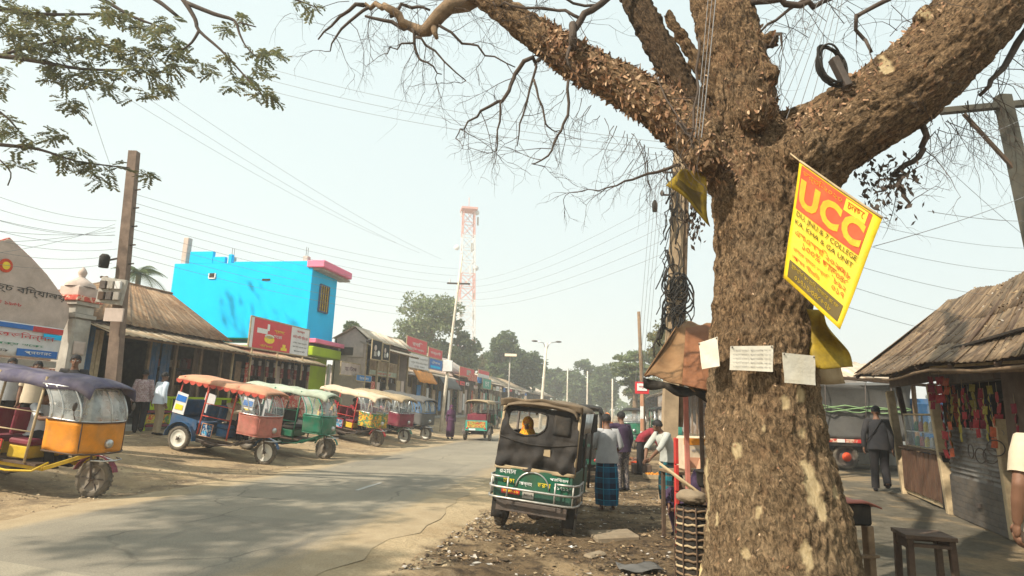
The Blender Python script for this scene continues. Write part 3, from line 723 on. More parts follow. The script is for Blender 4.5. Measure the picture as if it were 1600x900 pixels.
# bare boughs and twigs
tw = MB()
def twig(p, d, L, r, depth):
    pts = [p]; q = p.copy(); k = 5
    for i in range(k):
        d = (d + Vector((R.gauss(0, .22), R.gauss(0, .22), R.gauss(-.06, .22)))).normalized(); q = q + d * (L / k); pts.append(q.copy())
        if depth > 0 and R.random() < .62:
            e = (d + Vector((R.gauss(0, .6), R.gauss(0, .6), R.gauss(-.15, .6)))).normalized(); twig(q.copy(), e, L * R.uniform(.35, .7), r * .55, depth - 1)
    tw.tube(pts, [r * (1 - .75 * i / k) for i in range(k + 1)], 4, 0, False)
boughs = [
 [(745, -5, 5.25, 15), (700, 12, 5.25, 14), (668, 42, 5.25, 12), (640, 40, 5.3, 8), (615, 20, 5.3, 7), (598, 12, 5.35, 5), (569, 6, 5.4, 4)],
 [(676, 30, 5.25, 9), (683, 60, 5.2, 3)],
 [(569, 8, 5.4, 4), (530, 27, 5.45, 2.5), (497, 62, 5.5, 1.2)], [(575, 12, 5.4, 3), (534, 46, 5.4, 2.2), (516, 80, 5.4, 1)],
 [(610, 25, 5.3, 4), (640, 8, 5.3, 3), (672, 16, 5.3, 2)], [(640, 42, 5.3, 4), (600, 33, 5.3, 3), (570, 25, 5.3, 2)],
 [(645, 45, 5.3, 3), (649, 78, 5.3, 2.6), (666, 101, 5.3, 1.6), (690, 116, 5.3, .9)], [(650, 58, 5.3, 2.5), (681, 81, 5.3, 2), (728, 126, 5.3, 1)],
 [(685, 39, 5.2, 2.6), (720, 62, 5.2, 2.2), (759, 81, 5.2, 1.6), (805, 105, 5.2, .9)], [(649, 70, 5.3, 2), (620, 75, 5.3, 1.4), (600, 84, 5.35, .8)],
 [(844, 93, 4.95, 3.4), (820, 98, 4.95, 3.8), (800, 120, 4.95, 3.4), (786, 155, 4.95, 3), (755, 175, 5, 2.2), (724, 201, 5, 1.3), (712, 216, 5, .8)],
 [(784, 159, 4.95, 2.2), (779, 190, 4.95, 1.8), (776, 236, 4.95, 1)], [(838, 96, 4.95, 2.6), (833, 124, 4.95, 2.4), (820, 180, 4.95, 1.7), (808, 228, 4.95, .9)], [(834, 124, 4.95, 2.2), (848, 170, 4.95, 1.8), (856, 200, 4.95, 1.4), (875, 204, 4.95, .8)],
 [(888, 125, 4.85, 2.8), (885, 178, 4.85, 2.6), (870, 215, 4.85, 2), (857, 244, 4.85, 1.6), (831, 256, 4.85, .8)],
 [(1062, 258, 4.75, 3.0), (1030, 265, 4.75, 2.6), (975, 285, 4.8, 1.8), (935, 296, 4.85, 1), (890, 301, 4.9, .6)],
 [(895, 78, 4.7, 7), (897, 45, 4.7, 6.5), (910, 25, 4.75, 6), (953, -5, 4.8, 6), (1010, -40, 4.8, 6)], [(896, 60, 4.7, 4), (885, 88, 4.6, 3), (893, 108, 4.6, 1.6)],
 [(905, 28, 4.75, 3), (870, 15, 4.8, 2.5), (800, 8, 4.9, 2.2), (770, 3, 5, 1.5)], [(930, 8, 4.8, 2.5), (880, -5, 4.8, 2.2), (840, -14, 4.8, 2)],
 [(1425, 185, 4.35, 5), (1445, 215, 4.35, 5), (1432, 245, 4.4, 4.5), (1407, 270, 4.4, 5), (1405, 300, 4.4, 4), (1415, 325, 4.4, 2)], [(1420, 255, 4.4, 3), (1395, 285, 4.4, 2.2), (1370, 300, 4.4, 1.2)],
 [(1440, -10, 4.2, 5), (1340, 20, 4.3, 3.5), (1350, 55, 4.3, 3), (1362, 82, 4.25, 2.6)], [(1175, 2, 4.5, 7), (1215, 5, 4.45, 6), (1260, 10, 4.4, 5), (1300, -4, 4.4, 4), (1345, -40, 4.4, 3)], [(1300, -20, 4.4, 4), (1230, 12, 4.4, 3), (1188, 50, 4.45, 2)],
 [(1205, 70, 4.4, 4), (1215, 55, 4.35, 3), (1222, 72, 4.3, 1.4)], [(1060, 180, 4.5, 3), (1073, 205, 4.3, 2.4), (1085, 240, 4.2, 2)], [(1092, 60, 4.3, 2.4), (1088, 140, 4.25, 2.2), (1080, 215, 4.2, 2)], [(1025, 120, 4.55, 1.4), (1050, 170, 4.3, 1.4), (1085, 200, 4.15, 1.3)],
 [(1612, 10, 4.3, 6), (1598, 62, 4.3, 6), (1560, 110, 4.3, 5), (1530, 150, 4.3, 3)],
]
bo = MB()
for seq in boughs:
    P, rr = pxpath(seq)
    k = len(P)
    for i in range(1, k - 1):
        P[i] = P[i] + Vector((R.gauss(0, .012), R.gauss(0, .03), R.gauss(0, .012)))
    MB().tube(P, rr, 6 if rr[0] < .03 else 10).build('branch', 'twig' if rr[0] < .045 else 'bark_plain', tree)
    for i in range(2, k, 2 if rr[0] < .02 else 3):
        dd = (P[i] - P[i - 1]).normalized()
        twig(P[i].copy(), (dd * .4 + Vector((R.gauss(0, .5), R.gauss(0, .4), R.gauss(-.35, .45)))).normalized(), R.uniform(.2, .6), .0042, 2)
# fringe of fine twigs under the long limb, about the forked top and along the right limb
for i in range(24):
    t = R.random(); a, b_ = (1080, 250), (840, 90)
    p = D(a[0] + (b_[0] - a[0]) * t + R.uniform(-8, 8), a[1] + (b_[1] - a[1]) * t + 22, TD + .2 + .25 * t)
    twig(p, Vector((R.gauss(-.25, .5), R.gauss(0, .4), -1)).normalized(), R.uniform(.15, .55), .0035, 2)
for i in range(9):
    p = D(R.uniform(985, 1075), R.uniform(225, 262), TD + .6); twig(p, Vector((R.gauss(-.3, .5), R.gauss(0, .4), -.8)).normalized(), R.uniform(.3, .8), .0035, 2)
for i in range(18):
    p = D(R.uniform(1200, 1430), R.uniform(-20, 60), R.uniform(4.4, 5.2)); twig(p, Vector((R.gauss(0, .8), R.gauss(0, .4), R.gauss(-.2, .7))).normalized(), R.uniform(.4, 1.0), .0038, 2)
for i in range(16):
    p = D(R.uniform(500, 960), R.uniform(-25, 20), R.uniform(5, 5.8)); twig(p, Vector((R.gauss(-.4, .7), R.gauss(0, .3), R.gauss(-.3, .5))).normalized(), R.uniform(.4, 1.0), .0036, 2)
for i in range(30):
    t = R.random(); p = D(1440 + 160 * t, 225 - 150 * t, 4.4); twig(p, Vector((R.gauss(.3, .5), R.gauss(0, .3), R.gauss(-.7, .5))).normalized(), R.uniform(.25, .8), .0036, 2)
tw.build('twigs', 'twig', tree, kind='stuff')
# upper bare boughs out of the top of the picture, with thin foliage that shades the stall
cr = MB()
def leafquad(mb, p, s_, droop=.4):
    a = Vector((R.gauss(0, 1), R.gauss(0, 1), R.gauss(-droop, .6))).normalized(); b = a.cross(Vector((R.gauss(0, 1), R.gauss(0, 1), R.gauss(0, 1)))).normalized()
    w = s_ * R.uniform(.35, .55); c_ = p + a * s_
    mb.add([p - a * s_, p + b * w, c_, p - b * w], [(0, 1, 2, 3)])
for i in range(70):
    p = Vector((R.uniform(-3.5, 5.0), R.uniform(1.5, 9.0), R.uniform(9.4, 12.0)))
    for j in range(48): leafquad(cr, p + Vector((R.gauss(0, .45), R.gauss(0, .45), R.gauss(0, .2))), R.uniform(.05, .10))
cr.build('crown', 'leaf_near', tree, kind='stuff')
for a, b_ in (((1080, -420, TD + .8), (-1.5, 4, 10.6)), ((1800, -420, TD), (4.4, 5.0, 10.4)), ((900, -260, TD + 1.2), (-.6, 7.4, 10.4)), ((660, -60, TD + .9), (-2.9, 6.5, 9.6)), ((1080, -420, TD + .8), (2.2, 7.0, 10.8))):
    p = D(*a); q = Vector(b_); mid = (p + q) / 2 + Vector((R.uniform(-.4, .4), R.uniform(-.4, .4), .4)); MB().tube([p, p * .6 + mid * .4, mid, mid * .5 + q * .5 + Vector((0, 0, .15)), q], [.13, .11, .08, .06, .03], 8).build('branch', 'bark_plain', tree)
# dry fern clumps under the right limb
mb = MB()
for i in range(130):
    p = D(R.gauss(1385, 26), R.gauss(285, 28), 4.35)
    for k in range(2): leafquad(mb, p + Vector((R.gauss(0, .02), R.gauss(0, .05), R.gauss(0, .03))), R.uniform(.015, .035), 1.5)
for i in range(160):
    p = D(R.gauss(1085, 8), R.gauss(335, 25), TD + .3); leafquad(mb, p, R.uniform(.015, .035), 2)
mb.build('dry_ferns', 'twig', tree, kind='stuff')
# ------------------------------------------------------------------ three-wheelers
def wheel(parent, c, r, w, rim, hub='iron', spokes=0):
    """a wheel in the x-z plane: tyre is the part, rim and hub its own pieces"""
    c = Vector(c)
    prof = [(r * .72, -w * .40), (r * .80, -w * .5), (r * .93, -w * .48), (r * .985, -w * .3), (r, 0), (r * .985, w * .3), (r * .93, w * .48), (r * .80, w * .5), (r * .72, w * .40)]
    mb = MB().lathe(prof, 26, 0, c, 'Y')
    for i in range(26):                       # tread blocks
        a = 2 * math.pi * i / 26; mb.box(c + Vector((math.cos(a) * r, 0, math.sin(a) * r)), (r * .05, w * .7, r * .10), 0, Matrix.Rotation(-a, 3, 'Y'), .002)
    t = mb.build('wheel', 'rubber', parent)
    q = MB()
    q.lathe([(r * .735, -w * .36), (r * .66, -w * .40), (r * .60, -w * .22), (r * .34, -w * .20), (r * .28, -w * .34), (.01, -w * .36)], 22, 0, c, 'Y')
    q.lathe([(.01, w * .36), (r * .28, w * .34), (r * .34, w * .20), (r * .60, w * .22), (r * .66, w * .40), (r * .735, w * .36)], 22, 0, c, 'Y')
    q.build('rim', rim, t)
    h = MB().tube([c + Vector((0, -w * .5, 0)), c + Vector((0, w * .5, 0))], r * .1, 8)
    for s_ in (-1, 1):
        h.lathe([(r * .13, s_ * w * .36), (r * .13, s_ * w * .62), (.005, s_ * w * .66)], 10, 0, c, 'Y')
        for i in range(5):
            a = 2 * math.pi * i / 5; h.box(c + Vector((math.cos(a) * r * .22, s_ * w * .37, math.sin(a) * r * .22)), (.016, .012, .016), 0)
        if spokes:
            for i in range(spokes):
                a = 2 * math.pi * i / spokes; h.bar(c + Vector((math.cos(a) * r * .12, s_ * w * .3, math.sin(a) * r * .12)), c + Vector((math.cos(a) * r * .68, s_ * w * .34, math.sin(a) * r * .68)), r * .07, .01)
    h.build('hub', hub, t)
    return t
def canopy(parent, m, x0, x1, wd, z, skirt=.13, sag=.10, trim=None, nose=.18, seed=0):
    r2 = random.Random(seed); ph = [r2.uniform(0, 6) for _ in range(6)]
    def fn(a, b):
        x = x0 + (x1 - x0) * a; t = b * 2 - 1; e = abs(t)
        y = wd / 2 * t if e < .82 else wd / 2 * (t / e) * (.82 + (e - .82) * .35 / 1 + .03)
        zz = z + sag * (1 - min(1, e / .82) ** 2.2)
        if e >= .82: zz = z - skirt * (e - .82) / .18 + .015 * math.sin(x * 9 + ph[0])
        if a > .88: zz -= nose * ((a - .88) / .12) ** 1.6
        if a < .05: zz -= .05 * ((.05 - a) / .05)
        zz += .009 * math.sin(x * 5.1 + ph[1] + t * 2) + .012 * math.sin(x * 11 + ph[2]) * (1 - e) - .012 * (math.sin(a * math.pi * 4) ** 2)
        return (x, y, zz)
    MB().grid(34, 22, fn, 0, True, .018).build('canopy', m, parent)
    if trim:
        for s_ in (-1, 1):
            t_ = MB(); k = 13
            for i in range(k):
                x = x0 + (x1 - x0) * (i + .5) / k; w = (x1 - x0) / k * .46
                poly = [(-w, 0), (w, 0), (w * .9, -.05), (w * .4, -.085), (0, -.095), (-w * .4, -.085), (-w * .9, -.05)]
                t_.prism(poly, .008, Matrix.Translation((x, s_ * wd * .475, z - skirt * .82)))
            t_.build('canopy_fringe', trim, parent, kind='stuff')
def easy_bike(label, loc, rz, c, seed=1, group='battery three-wheelers parked along the left shoulder', roll=0):
    """front towards +x; ground at z = 0"""
    r2 = random.Random(seed)
    t = thing('three_wheeler', label, 'three-wheeler', loc, rz, group)
    if roll: t.rotation_euler = (roll, 0, rz)
    P = c.get('posts', 'wood_pale'); B = c['body']
    canopy(t, c['canopy'], -1.42, 1.10, 1.20, 1.79, c.get('skirt', .13), .055, c.get('trim'), .10, seed)
    for x, y, x2 in ((-1.28, .50, -1.24), (-1.28, -.50, -1.24), (-.52, .50, -.48), (-.52, -.50, -.48), (.30, .50, .30), (.30, -.50, .30)):
        MB().tube([(x, y, .46), ((x + x2) / 2, y * 1.02, 1.1), (x2, y, 1.77)], .019, 8).build('post', P, t)
    fr = MB()
    for s_ in (-1, 1):
        fr.bar((-1.30, s_ * .40, .40), (.55, s_ * .40, .40), .05, .07); fr.bar((.55, s_ * .40, .40), (1.02, s_ * .12, .66), .045, .06)
        fr.bar((-1.24, s_ * .46, 1.70), (.9, s_ * .46, 1.70), .025, .025)
        fr.tube([(-.45, s_ * .56, .36), (.1, s_ * .57, .33), (.45, s_ * .50, .36), (.62, s_ * .42, .5)], .018, 6)
    for x in (-1.25, -.5, .3, .88): fr.bar((x, -.46, 1.705), (x, .46, 1.705), .025, .025)
    fr.bar((-.92, -.56, .29), (-.92, .56, .29), .06, .06)
    fr.build('frame', c.get('frame', 'iron'), t)
    box('floor', (-.38, 0, .445), (1.72, .98, .035), c.get('floor', 'wood_dark'), t)
    box('battery_box', (-.30, 0, .33), (.62, .78, .17), 'iron', t)
    # rear body
    for s_ in (-1, 1):
        MB().prism([(-1.32, .46), (-.60, .46), (-.56, .60), (-.60, .78), (-1.32, .84)], .03, Matrix.Translation((0, s_ * .51, 0))).build('side_panel', c.get('side', B), t)
        fs_ = MB(); pts = [(-.92 + .40 * math.cos(a), s_ * .575, .29 + .40 * math.sin(a)) for a in [math.pi * k / 10 for k in range(11)]]
        for i in range(10):
            a, b = Vector(pts[i]), Vector(pts[i + 1]); fs_.bar(a, b, .15, .012)
        fs_.build('mudguard', c.get('fender', B), t)
        pnl = MB().box((-.27, s_ * .505, .60), (.30, .028, .30), 0).build('side_board', c.get('board', 'paint_blue_floral'), t)
        bd = MB(); 
        for (ax, az, bx, bz) in ((-.42, .45, -.12, .45), (-.42, .75, -.12, .75), (-.42, .45, -.42, .75), (-.12, .45, -.12, .75)): bd.bar((ax, s_ * .525, az), (bx, s_ * .525, bz), .02, .014)
        bd.build('board_border', c.get('border', 'yellow_paint'), pnl)
        if c.get('poster'):
            po = MB().prism([(-1.33, .86), (-1.0, .84), (-.99, 1.34), (-1.30, 1.38)], .02, Matrix.Translation((0, s_ * .53, 0))).build('poster_board', c['poster'][0], t)
            MB().prism([(-1.30, 1.16), (-1.02, 1.14), (-1.01, 1.28), (-1.28, 1.31)], .008, Matrix.Translation((0, s_ * .546, 0))).build('printed_panel', c['poster'][1], po)
            MB().prism([(-1.28, .95), (-1.06, .94), (-1.06, 1.06), (-1.27, 1.08)], .008, Matrix.Translation((0, s_ * .546, 0))).build('printed_panel', 'print_yellow', po)
        rail = MB(); rail.tube([(-.52, s_ * .51, .92), (.28, s_ * .51, .92)], .012, 6); rail.tube([(-.52, s_ * .51, 1.22), (.28, s_ * .51, 1.22)], .010, 6)
        rail.build('side_rail', P, t)
    rp = MB().box((-1.33, 0, .68), (.03, 1.0, .46), 0).build('rear_panel', c.get('rear', B), t)
    box('painted_panel', (-1.349, 0, .72), (.012, .84, .28), c.get('rear_paint', 'paint_green_floral'), rp)
    box('number_plate', (-1.352, .18, .50), (.012, .3, .08), 'print_white', rp)
    for s_ in (-1, 1): MB().ell((-1.35, s_ * .42, .55), (.015, .05, .04), 8, 6).build('tail_lamp', 'lamp_red', rp)
    # seats
    for nm, x, bx, zz in (('rear_seat', -1.02, -1.24, .70), ('passenger_seat', -.62, -.44, .70), ('driver_seat', .08, -.10, .74)):
        s1 = box(nm, (x, 0, zz), (.36, .90, .10), c.get('seat', 'maroon'), t, bev=.03)
        box('backrest', (bx, 0, zz + .29), (.07, .90, .40), c.get('seat', 'maroon'), s1, bev=.025)
        box('seat_base', (x, 0, zz - .15), (.32, .86, .19), B, s1)
    # driver's front: cowl of sheet or metal wrapped over a curved frame, screen above
    cw = c['cowl']
    def front(a, zlo, zhi, out=0.0):
        t_ = a * 2 - 1; y = .545 * (1 if t_ > 0 else -1) * min(1, abs(t_) * 1.9); k = max(0, abs(t_) - .526) / .474
        x = 1.17 - .13 * min(1, (abs(t_) * 1.9)) ** 3 - .52 * k
        return x + out, y
    def cfn(a, b):
        x, y = front(a, 0, 0); z = .69 + .47 * b + .02 * math.sin(a * 25 + seed) * (1 - b); s_ = 1 + .02 * math.sin(b * 6 + a * 9)
        return (x + .05 * (b - .5) * -1 + .008 * math.sin(a * 31 + b * 5), y * s_, z)
    cv = MB().grid(36, 8, cfn, 0, True, .014).build('front_cowl', cw, t)
    sm_ = MB()
    for z in (.69, 1.165):
        pts = []
        for i in range(25):
            x, y = front(i / 24, 0, 0); pts.append((x + (.035 if z < 1 else -.015), y * 1.015, z))
        sm_.tube(pts, .014, 6)
    sm_.tube([(1.095, -.50, .69), (1.05, -.50, 1.165)], .010, 5); sm_.tube([(1.095, .50, .69), (1.05, .50, 1.165)], .010, 5)
    sm_.build('cowl_trim', c.get('cowl_trim', cw), cv)
    MB().lathe([(.001, .05), (.06, .045), (.075, 0), (.06, -.06), (.001, -.08)], 14, 0, (1.19, 0, .84), 'X').build('headlight', 'steel', t)
    def wfn(a, b):
        x, y = front(.5 + (a - .5) * .98, 0, 0); bend = .24 * b * b
        return (x - .02 - bend, y * (1 - .03 * b), 1.175 + .49 * b)
    ws = MB().grid(24, 8, wfn, 0, True).build('windscreen', c.get('screen', 'windscreen'), t)
    wb = MB()
    for a in (.02, .10, .236, .5, .764, .90, .98):
        wb.tube([Vector(wfn(a, j / 6)) + Vector((.006, 0, 0)) for j in range(7)], .013 if a != .5 else .009, 6)
    for b_ in (0, 1): wb.tube([wfn(i / 20, b_) for i in range(21)], .012, 6)
    wb.build('screen_frame', c.get('bars', 'steel'), ws)
    fk = MB()
    for s_ in (-1, 1): fk.tube([(1.10, s_ * .075, .30), (1.02, s_ * .075, .62), (.90, s_ * .05, 1.02)], .02, 7)
    fk.tube([(.90, 0, .6), (.86, 0, 1.05)], .025, 8); fk.build('front_fork', c.get('fork', 'iron'), t)
    hb = MB(); hb.tube([(.72, -.34, 1.10), (.80, -.20, 1.12), (.87, 0, 1.06), (.80, .20, 1.12), (.72, .34, 1.10)], .014, 6); hb.build('handlebar', 'steel', t)
    mg = MB(); pts = [(1.10 + .345 * math.cos(a), .0, .30 + .345 * math.sin(a)) for a in [math.pi * (.12 + .8 * k / 9) for k in range(10)]]
    for i in range(9): mg.bar(pts[i], pts[i + 1], .12, .010)
    mg.build('mudguard', c.get('fender', B), t)
    for s_ in (-1, 1):
        mr = MB(); mr.tube([(.95, s_ * .55, 1.2), (1.0, s_ * .66, 1.28), (1.0, s_ * .68, 1.34)], .007, 5); mr.ell((1.0, s_ * .68, 1.40), (.015, .05, .07), 8, 6)
        mr.build('mirror', 'iron', t)
    bp = MB(); bp.tube([(1.18, -.30, .60), (1.33, -.2, .60), (1.36, 0, .60), (1.33, .2, .60), (1.18, .30, .60)], .013, 6); bp.tube([(1.05, 0, .66), (1.33, 0, .60)], .012, 6); bp.build('bumper', 'steel', t)
    rm = c.get('rim', 'rim_dark')
    wheel(t, (1.10, 0, .29), .29, .10, rm, 'iron', c.get('spokes', 0)); wheel(t, (-.92, .575, .29), .29, .11, rm); wheel(t, (-.92, -.575, .29), .29, .11, rm)
    return t

def veh(px, py, dirn_deg, c, label, seed, back=1.10, group='battery three-wheelers parked along the left shoulder'):
    """front wheel touching the ground at pixel (px,py), heading dirn (deg from +x)"""
    g = G(px, py); a = rad(dirn_deg); x, y = g.x - math.cos(a) * back, g.y - math.sin(a) * back
    zr = gh(x - math.cos(a) * .9, y - math.sin(a) * .9); zf = gh(g.x, g.y)
    o = easy_bike(label, (x, y, (zr * 1.1 + zf * .9) / 2.0), a, c, seed, group)
    pit = math.atan2(zr - zf, 2.0)
    o.rotation_euler = (0, pit, a)
    return o
ricks = {}
ricks[1] = veh(140, 777, -3, dict(canopy='violet_tarp', skirt=.17, cowl='orange_sheet', body='yellow_paint', side='paint_floral', board='paint_green_floral', seat='maroon', posts='wood_pale', rim='rim_dark', spokes=6, fender='maroon', cowl_trim='wood_dark', screen='clear_sheet', border='red_paint', frame='yellow_paint'),
    'three-wheeler with a violet grey tarpaulin roof and an orange front sheet', 1)
ricks[2] = veh(411, 726, -11, dict(canopy='salmon', trim='salmon_trim', cowl='dusty_rose', body='blue_paint', board='paint_blue_floral', seat='blue_paint', posts='salmon_trim', rim='white_rim', fender='blue_paint', poster=('white_board', 'print_blue'), border='salmon', floor='wood_pale', cowl_trim='dusty_rose'),
    'three-wheeler with a fringed salmon roof, dusty pink front and white wheel rims', 2)
ricks[3] = veh(506, 717, -6, dict(canopy='mint_canvas', cowl='green_paint', body='green_paint', seat='black', posts='green_paint', rim='rim_dark', fender='green_paint', bars='teal_paint', frame='green_paint', board='teal_paint', screen='clear_sheet', poster=('white_board', 'print_blue')),
    'all green three-wheeler parked close behind the salmon roofed one', 3)
ricks[4] = veh(587, 698, -22, dict(canopy='cream_canvas', cowl='paint_green_floral', body='yellow_paint', seat='maroon', posts='red_paint', rim='rim_dark', spokes=8, fender='red_paint', border='red_paint', rear='paint_floral'),
    'cream roofed three-wheeler carrying a passenger dressed in yellow', 4)
ricks[5] = veh(630, 693, -25, dict(canopy='tan_canvas', cowl='maroon', body='green_paint', seat='maroon', posts='wood_pale', rim='white_rim', fender='green_paint'),
    'tan roofed three-wheeler with pale front wheel rim and a maroon front', 5)
ricks[6] = veh(664, 688, -28, dict(canopy='grey_tarp', cowl='grey_tarp', body='blue_paint', seat='black', posts='steel', rim='white_rim', fender='blue_paint', bars='blue_bright'),
    'blue framed three-wheeler at the far end of the parked row, beside the robed woman', 6)
# the one driving away up the road
g = G(741, 689); o = easy_bike('three-wheeler with a painted green and floral tail panel driving away up the road', (g.x + .25, g.y + 1.2, .016), rad(82), dict(canopy='tan_canvas', cowl='green_paint', body='teal_paint', seat='maroon', posts='wood_dark', rim='rim_dark', fender='iron', rear='teal_paint', rear_paint='paint_floral', side='green_paint'), 7, 'three-wheelers on and beyond the road')
# pairs facing us beyond the tempo on the right
for px, py, dr, cc, lab in ((908, 746, 80, dict(canopy='black_tarp', cowl='green_body', body='green_body', seat='black', posts='iron', rim='rim_dark', fender='green_body', rear='green_body', rear_paint='black', screen='windscreen'), 'dark green three-wheeler with a black roof standing just ahead of the covered tempo'), (990, 700, -100, dict(canopy='black_tarp', cowl='green_paint', body='green_paint', seat='black', posts='teal_paint', rim='rim_dark', fender='green_paint'), 'black roofed green three-wheeler facing the camera beyond the man in aubergine'),
                        (1040, 703, -95, dict(canopy='black_tarp', cowl='teal_paint', body='green_paint', seat='black', posts='green_paint', rim='rim_dark', fender='green_paint'), 'dark green three-wheeler standing behind the leaning cable pole'),
                        (768, 668, 80, dict(canopy='grey_tarp', cowl='teal_paint', body='blue_paint', seat='black', posts='iron', rim='rim_dark', fender='iron', rear='grey_tarp', rear_paint='print_blue'), 'grey roofed three-wheeler farther up the road, ahead of the green tailed one')):
    g = G(px, py); easy_bike(lab, (g.x, g.y, g.z), rad(dr), cc, int(px), 'three-wheelers on and beyond the road')

# ------------------------------------------------------------------ the near covered tempo, seen from behind
tl = G(782, 828); tr = G(884, 843)
ax = (tr - tl); yaw = rad(76); tc = G(831, 834)
fwd = Vector((math.cos(yaw), math.sin(yaw), 0))
tp = thing('covered_tempo', 'dark green tempo with a black tarpaulin back and chrome rails, seen from behind', 'tempo', (tc.x + fwd.x * .16, tc.y + fwd.y * .16, tc.z + .01), yaw, None)
tp.rotation_euler = (rad(4.5), 0, yaw)
WD = 1.10
# rear faces -x ; rear axle at x=0 ; y left
bodyl = MB(); bodyl.box((-.42, 0, .66), (.05, WD, .44), 0, None, .012)
for s_ in (-1, 1): bodyl.box((.38, s_ * (WD / 2 - .02), .68), (1.54, .04, .42), 0, None, .01)
bodyl.box((.4, 0, .47), (1.6, WD - .06, .05)); bodyl.build('rear_body', 'green_body', tp)
ins = MB()
rp = MB().box((-.452, 0, .735), (.016, WD * .90, .27), 0, None, .006).build('painted_panel', 'panel_green', tp)
TR = lambda y, z, x=-.464: Matrix.Translation((x, y, z)) @ Matrix.Rotation(rad(-90), 4, 'Z')   # local -y -> world -x
words('রহমান', .24, .065, 'print_white', rp, TR(.37, .82)); words('পরিবহন', .26, .05, 'print_white', rp, TR(-.36, .80))
words('ঢাকা', .16, .06, 'print_yellow', rp, TR(.34, .70)); words('আল্লাহ', .18, .06, 'print_white', rp, TR(.10, .68)); words('ভরসা', .18, .06, 'print_yellow', rp, TR(-.16, .70)); words('০১৭১২', .2, .04, 'print_white', rp, TR(-.40, .69))
MB().tube([(-.468, .23 * math.cos(a) + .0, .64 + .21 * math.sin(a)) for a in [math.pi * i / 14 for i in range(15)]], .011, 6).build('white_arch', 'steel', rp)
box('rear_board', (-.450, .03, .555), (.014, WD * .88, .085), 'green_body', rp)
box('red_plate', (-.462, .30, .562), (.012, .26, .072), 'lamp_red', rp); box('number_plate', (-.464, .05, .545), (.012, .16, .10), 'plaster_grey', rp)
words('ঢাকা-১১', .22, .035, 'print_yellow', rp, TR(.30, .562, -.471))
words('৪৫২৭', .12, .03, 'print_black', rp, TR(.05, .545, -.473))
rail = MB()
for z in (.475, .61, .745):
    pts = [(.10, -WD / 2 - .075, z)] + [(-.36, -WD / 2 - .075, z), (-.50, -WD / 2 - .03, z), (-.545, -WD / 2 + .08, z), (-.55, 0, z), (-.545, WD / 2 - .08, z), (-.50, WD / 2 + .03, z), (-.36, WD / 2 + .075, z), (.10, WD / 2 + .075, z)]
    if z > .7: pts = pts[:3] + [(-.53, -WD / 2 + .22, z - .0)]; rail.tube([(p[0], -p[1], p[2]) for p in pts], .014, 8)
    rail.tube(pts, .016, 8)
for y in (-WD / 2 - .02, -WD / 2 + .22, WD / 2 - .22, WD / 2 + .02):
    xx = -.50 if abs(y) > WD / 2 else -.545; rail.tube([(xx, y, .46), (xx, y, .76)], .013, 8)
for s_ in (-1, 1): rail.tube([(-.2, s_ * (WD / 2 + .075), .46), (-.2, s_ * (WD / 2 + .075), .76)], .013, 8); rail.tube([(.08, s_ * (WD / 2 + .075), .46), (.08, s_ * (WD / 2 + .075), .76)], .013, 8)
rail.build('bumper_rail', 'rail_metal', tp)
und = MB(); und.bar((0, -.5, .29), (0, .5, .29), .09, .09); und.ell((0, .0, .28), (.14, .16, .13)); und.box((-.2, 0, .40), (.5, .7, .06)); und.box((-.42, 0, .36), (.03, WD * .9, .14))
for s_ in (-1, 1): und.bar((-.4, s_ * .36, .41), (1.9, s_ * .36, .41), .05, .09)
und.build('underframe', 'iron', tp)
wheel(tp, (0, -.50, .28), .28, .13, 'rim_dark'); wheel(tp, (0, .50, .28), .28, .13, 'rim_dark'); wheel(tp, (2.0, 0, .27), .27, .11, 'rim_dark')
for s_ in (-1, 1):
    fl = MB(); fl.grid(4, 4, lambda a, b: (-.30 + .02 * math.sin(a * 9), s_ * (.42 + .17 * a), .44 - .28 * b), 0, True, .008); fl.build('mud_flap', 'black', tp)
# tarpaulin back with its window opening
ZL, ZH = .86, 1.72
def back(y, z):
    k = (z - ZL) / (ZH - ZL); bulge = .035 * math.sin(k * 3.0) * (1 - (y / (WD / 2)) ** 2)
    fold = .020 * math.sin(y * 13 + k * 4) * (1 - k) + .014 * math.sin((y + .3 * k) * 29) * (1 - k) ** .7 + .012 * math.sin(y * 7 - k * 13)
    rg_ = lambda t: 1 - abs(2 * (t - math.floor(t)) - 1)
    fold += .030 * (rg_(y * 2.6 + k * 1.4 + .3) ** 3) * (1 - k * .7) + .022 * (rg_(y * 3.7 - k * 2.2) ** 4) * (1 - k * .8)
    if z < 1.32: fold += .02 * math.sin((z * 26 + 9 * y * y))* (1 - k)
    return Vector((-.445 + .13 * k - bulge - fold, y * (1.03 - .03 * k), z))
wy0, wy1, wz0, wz1 = -.10, .46, 1.36, 1.665
bk = MB(); ny, nz_ = 44, 40; ys = [-WD / 2 + WD * i / ny for i in range(ny + 1)]; zs = [ZL + (ZH - ZL) * i / nz_ for i in range(nz_ + 1)]
def inwin(y, z):
    lo = wz0 + .10 * ((y - (wy0 + wy1) / 2) / .28) ** 2 - .035
    cx_, cz_ = (wy0 + wy1) / 2, (lo + wz1) / 2
    return abs((y - cx_) / (wy1 - wy0) * 2) ** 5 + abs((z - cz_) / (wz1 - lo) * 2) ** 5 < 1
vs_b = [back(y, z) for y in ys for z in zs]; k = nz_ + 1
fs_b = [(i * k + j, i * k + j + 1, (i + 1) * k + j + 1, (i + 1) * k + j) for i in range(ny) for j in range(nz_) if not inwin((ys[i] + ys[i + 1]) / 2, (zs[j] + zs[j + 1]) / 2)]
bk.add(vs_b, fs_b, 0, True); NB = len(vs_b); bk.add([p + Vector((.015, 0, 0)) for p in vs_b], [f[::-1] for f in fs_b], 0, True)
bks = bk.build('tarpaulin_back', 'black_tarp', tp)
pts = []
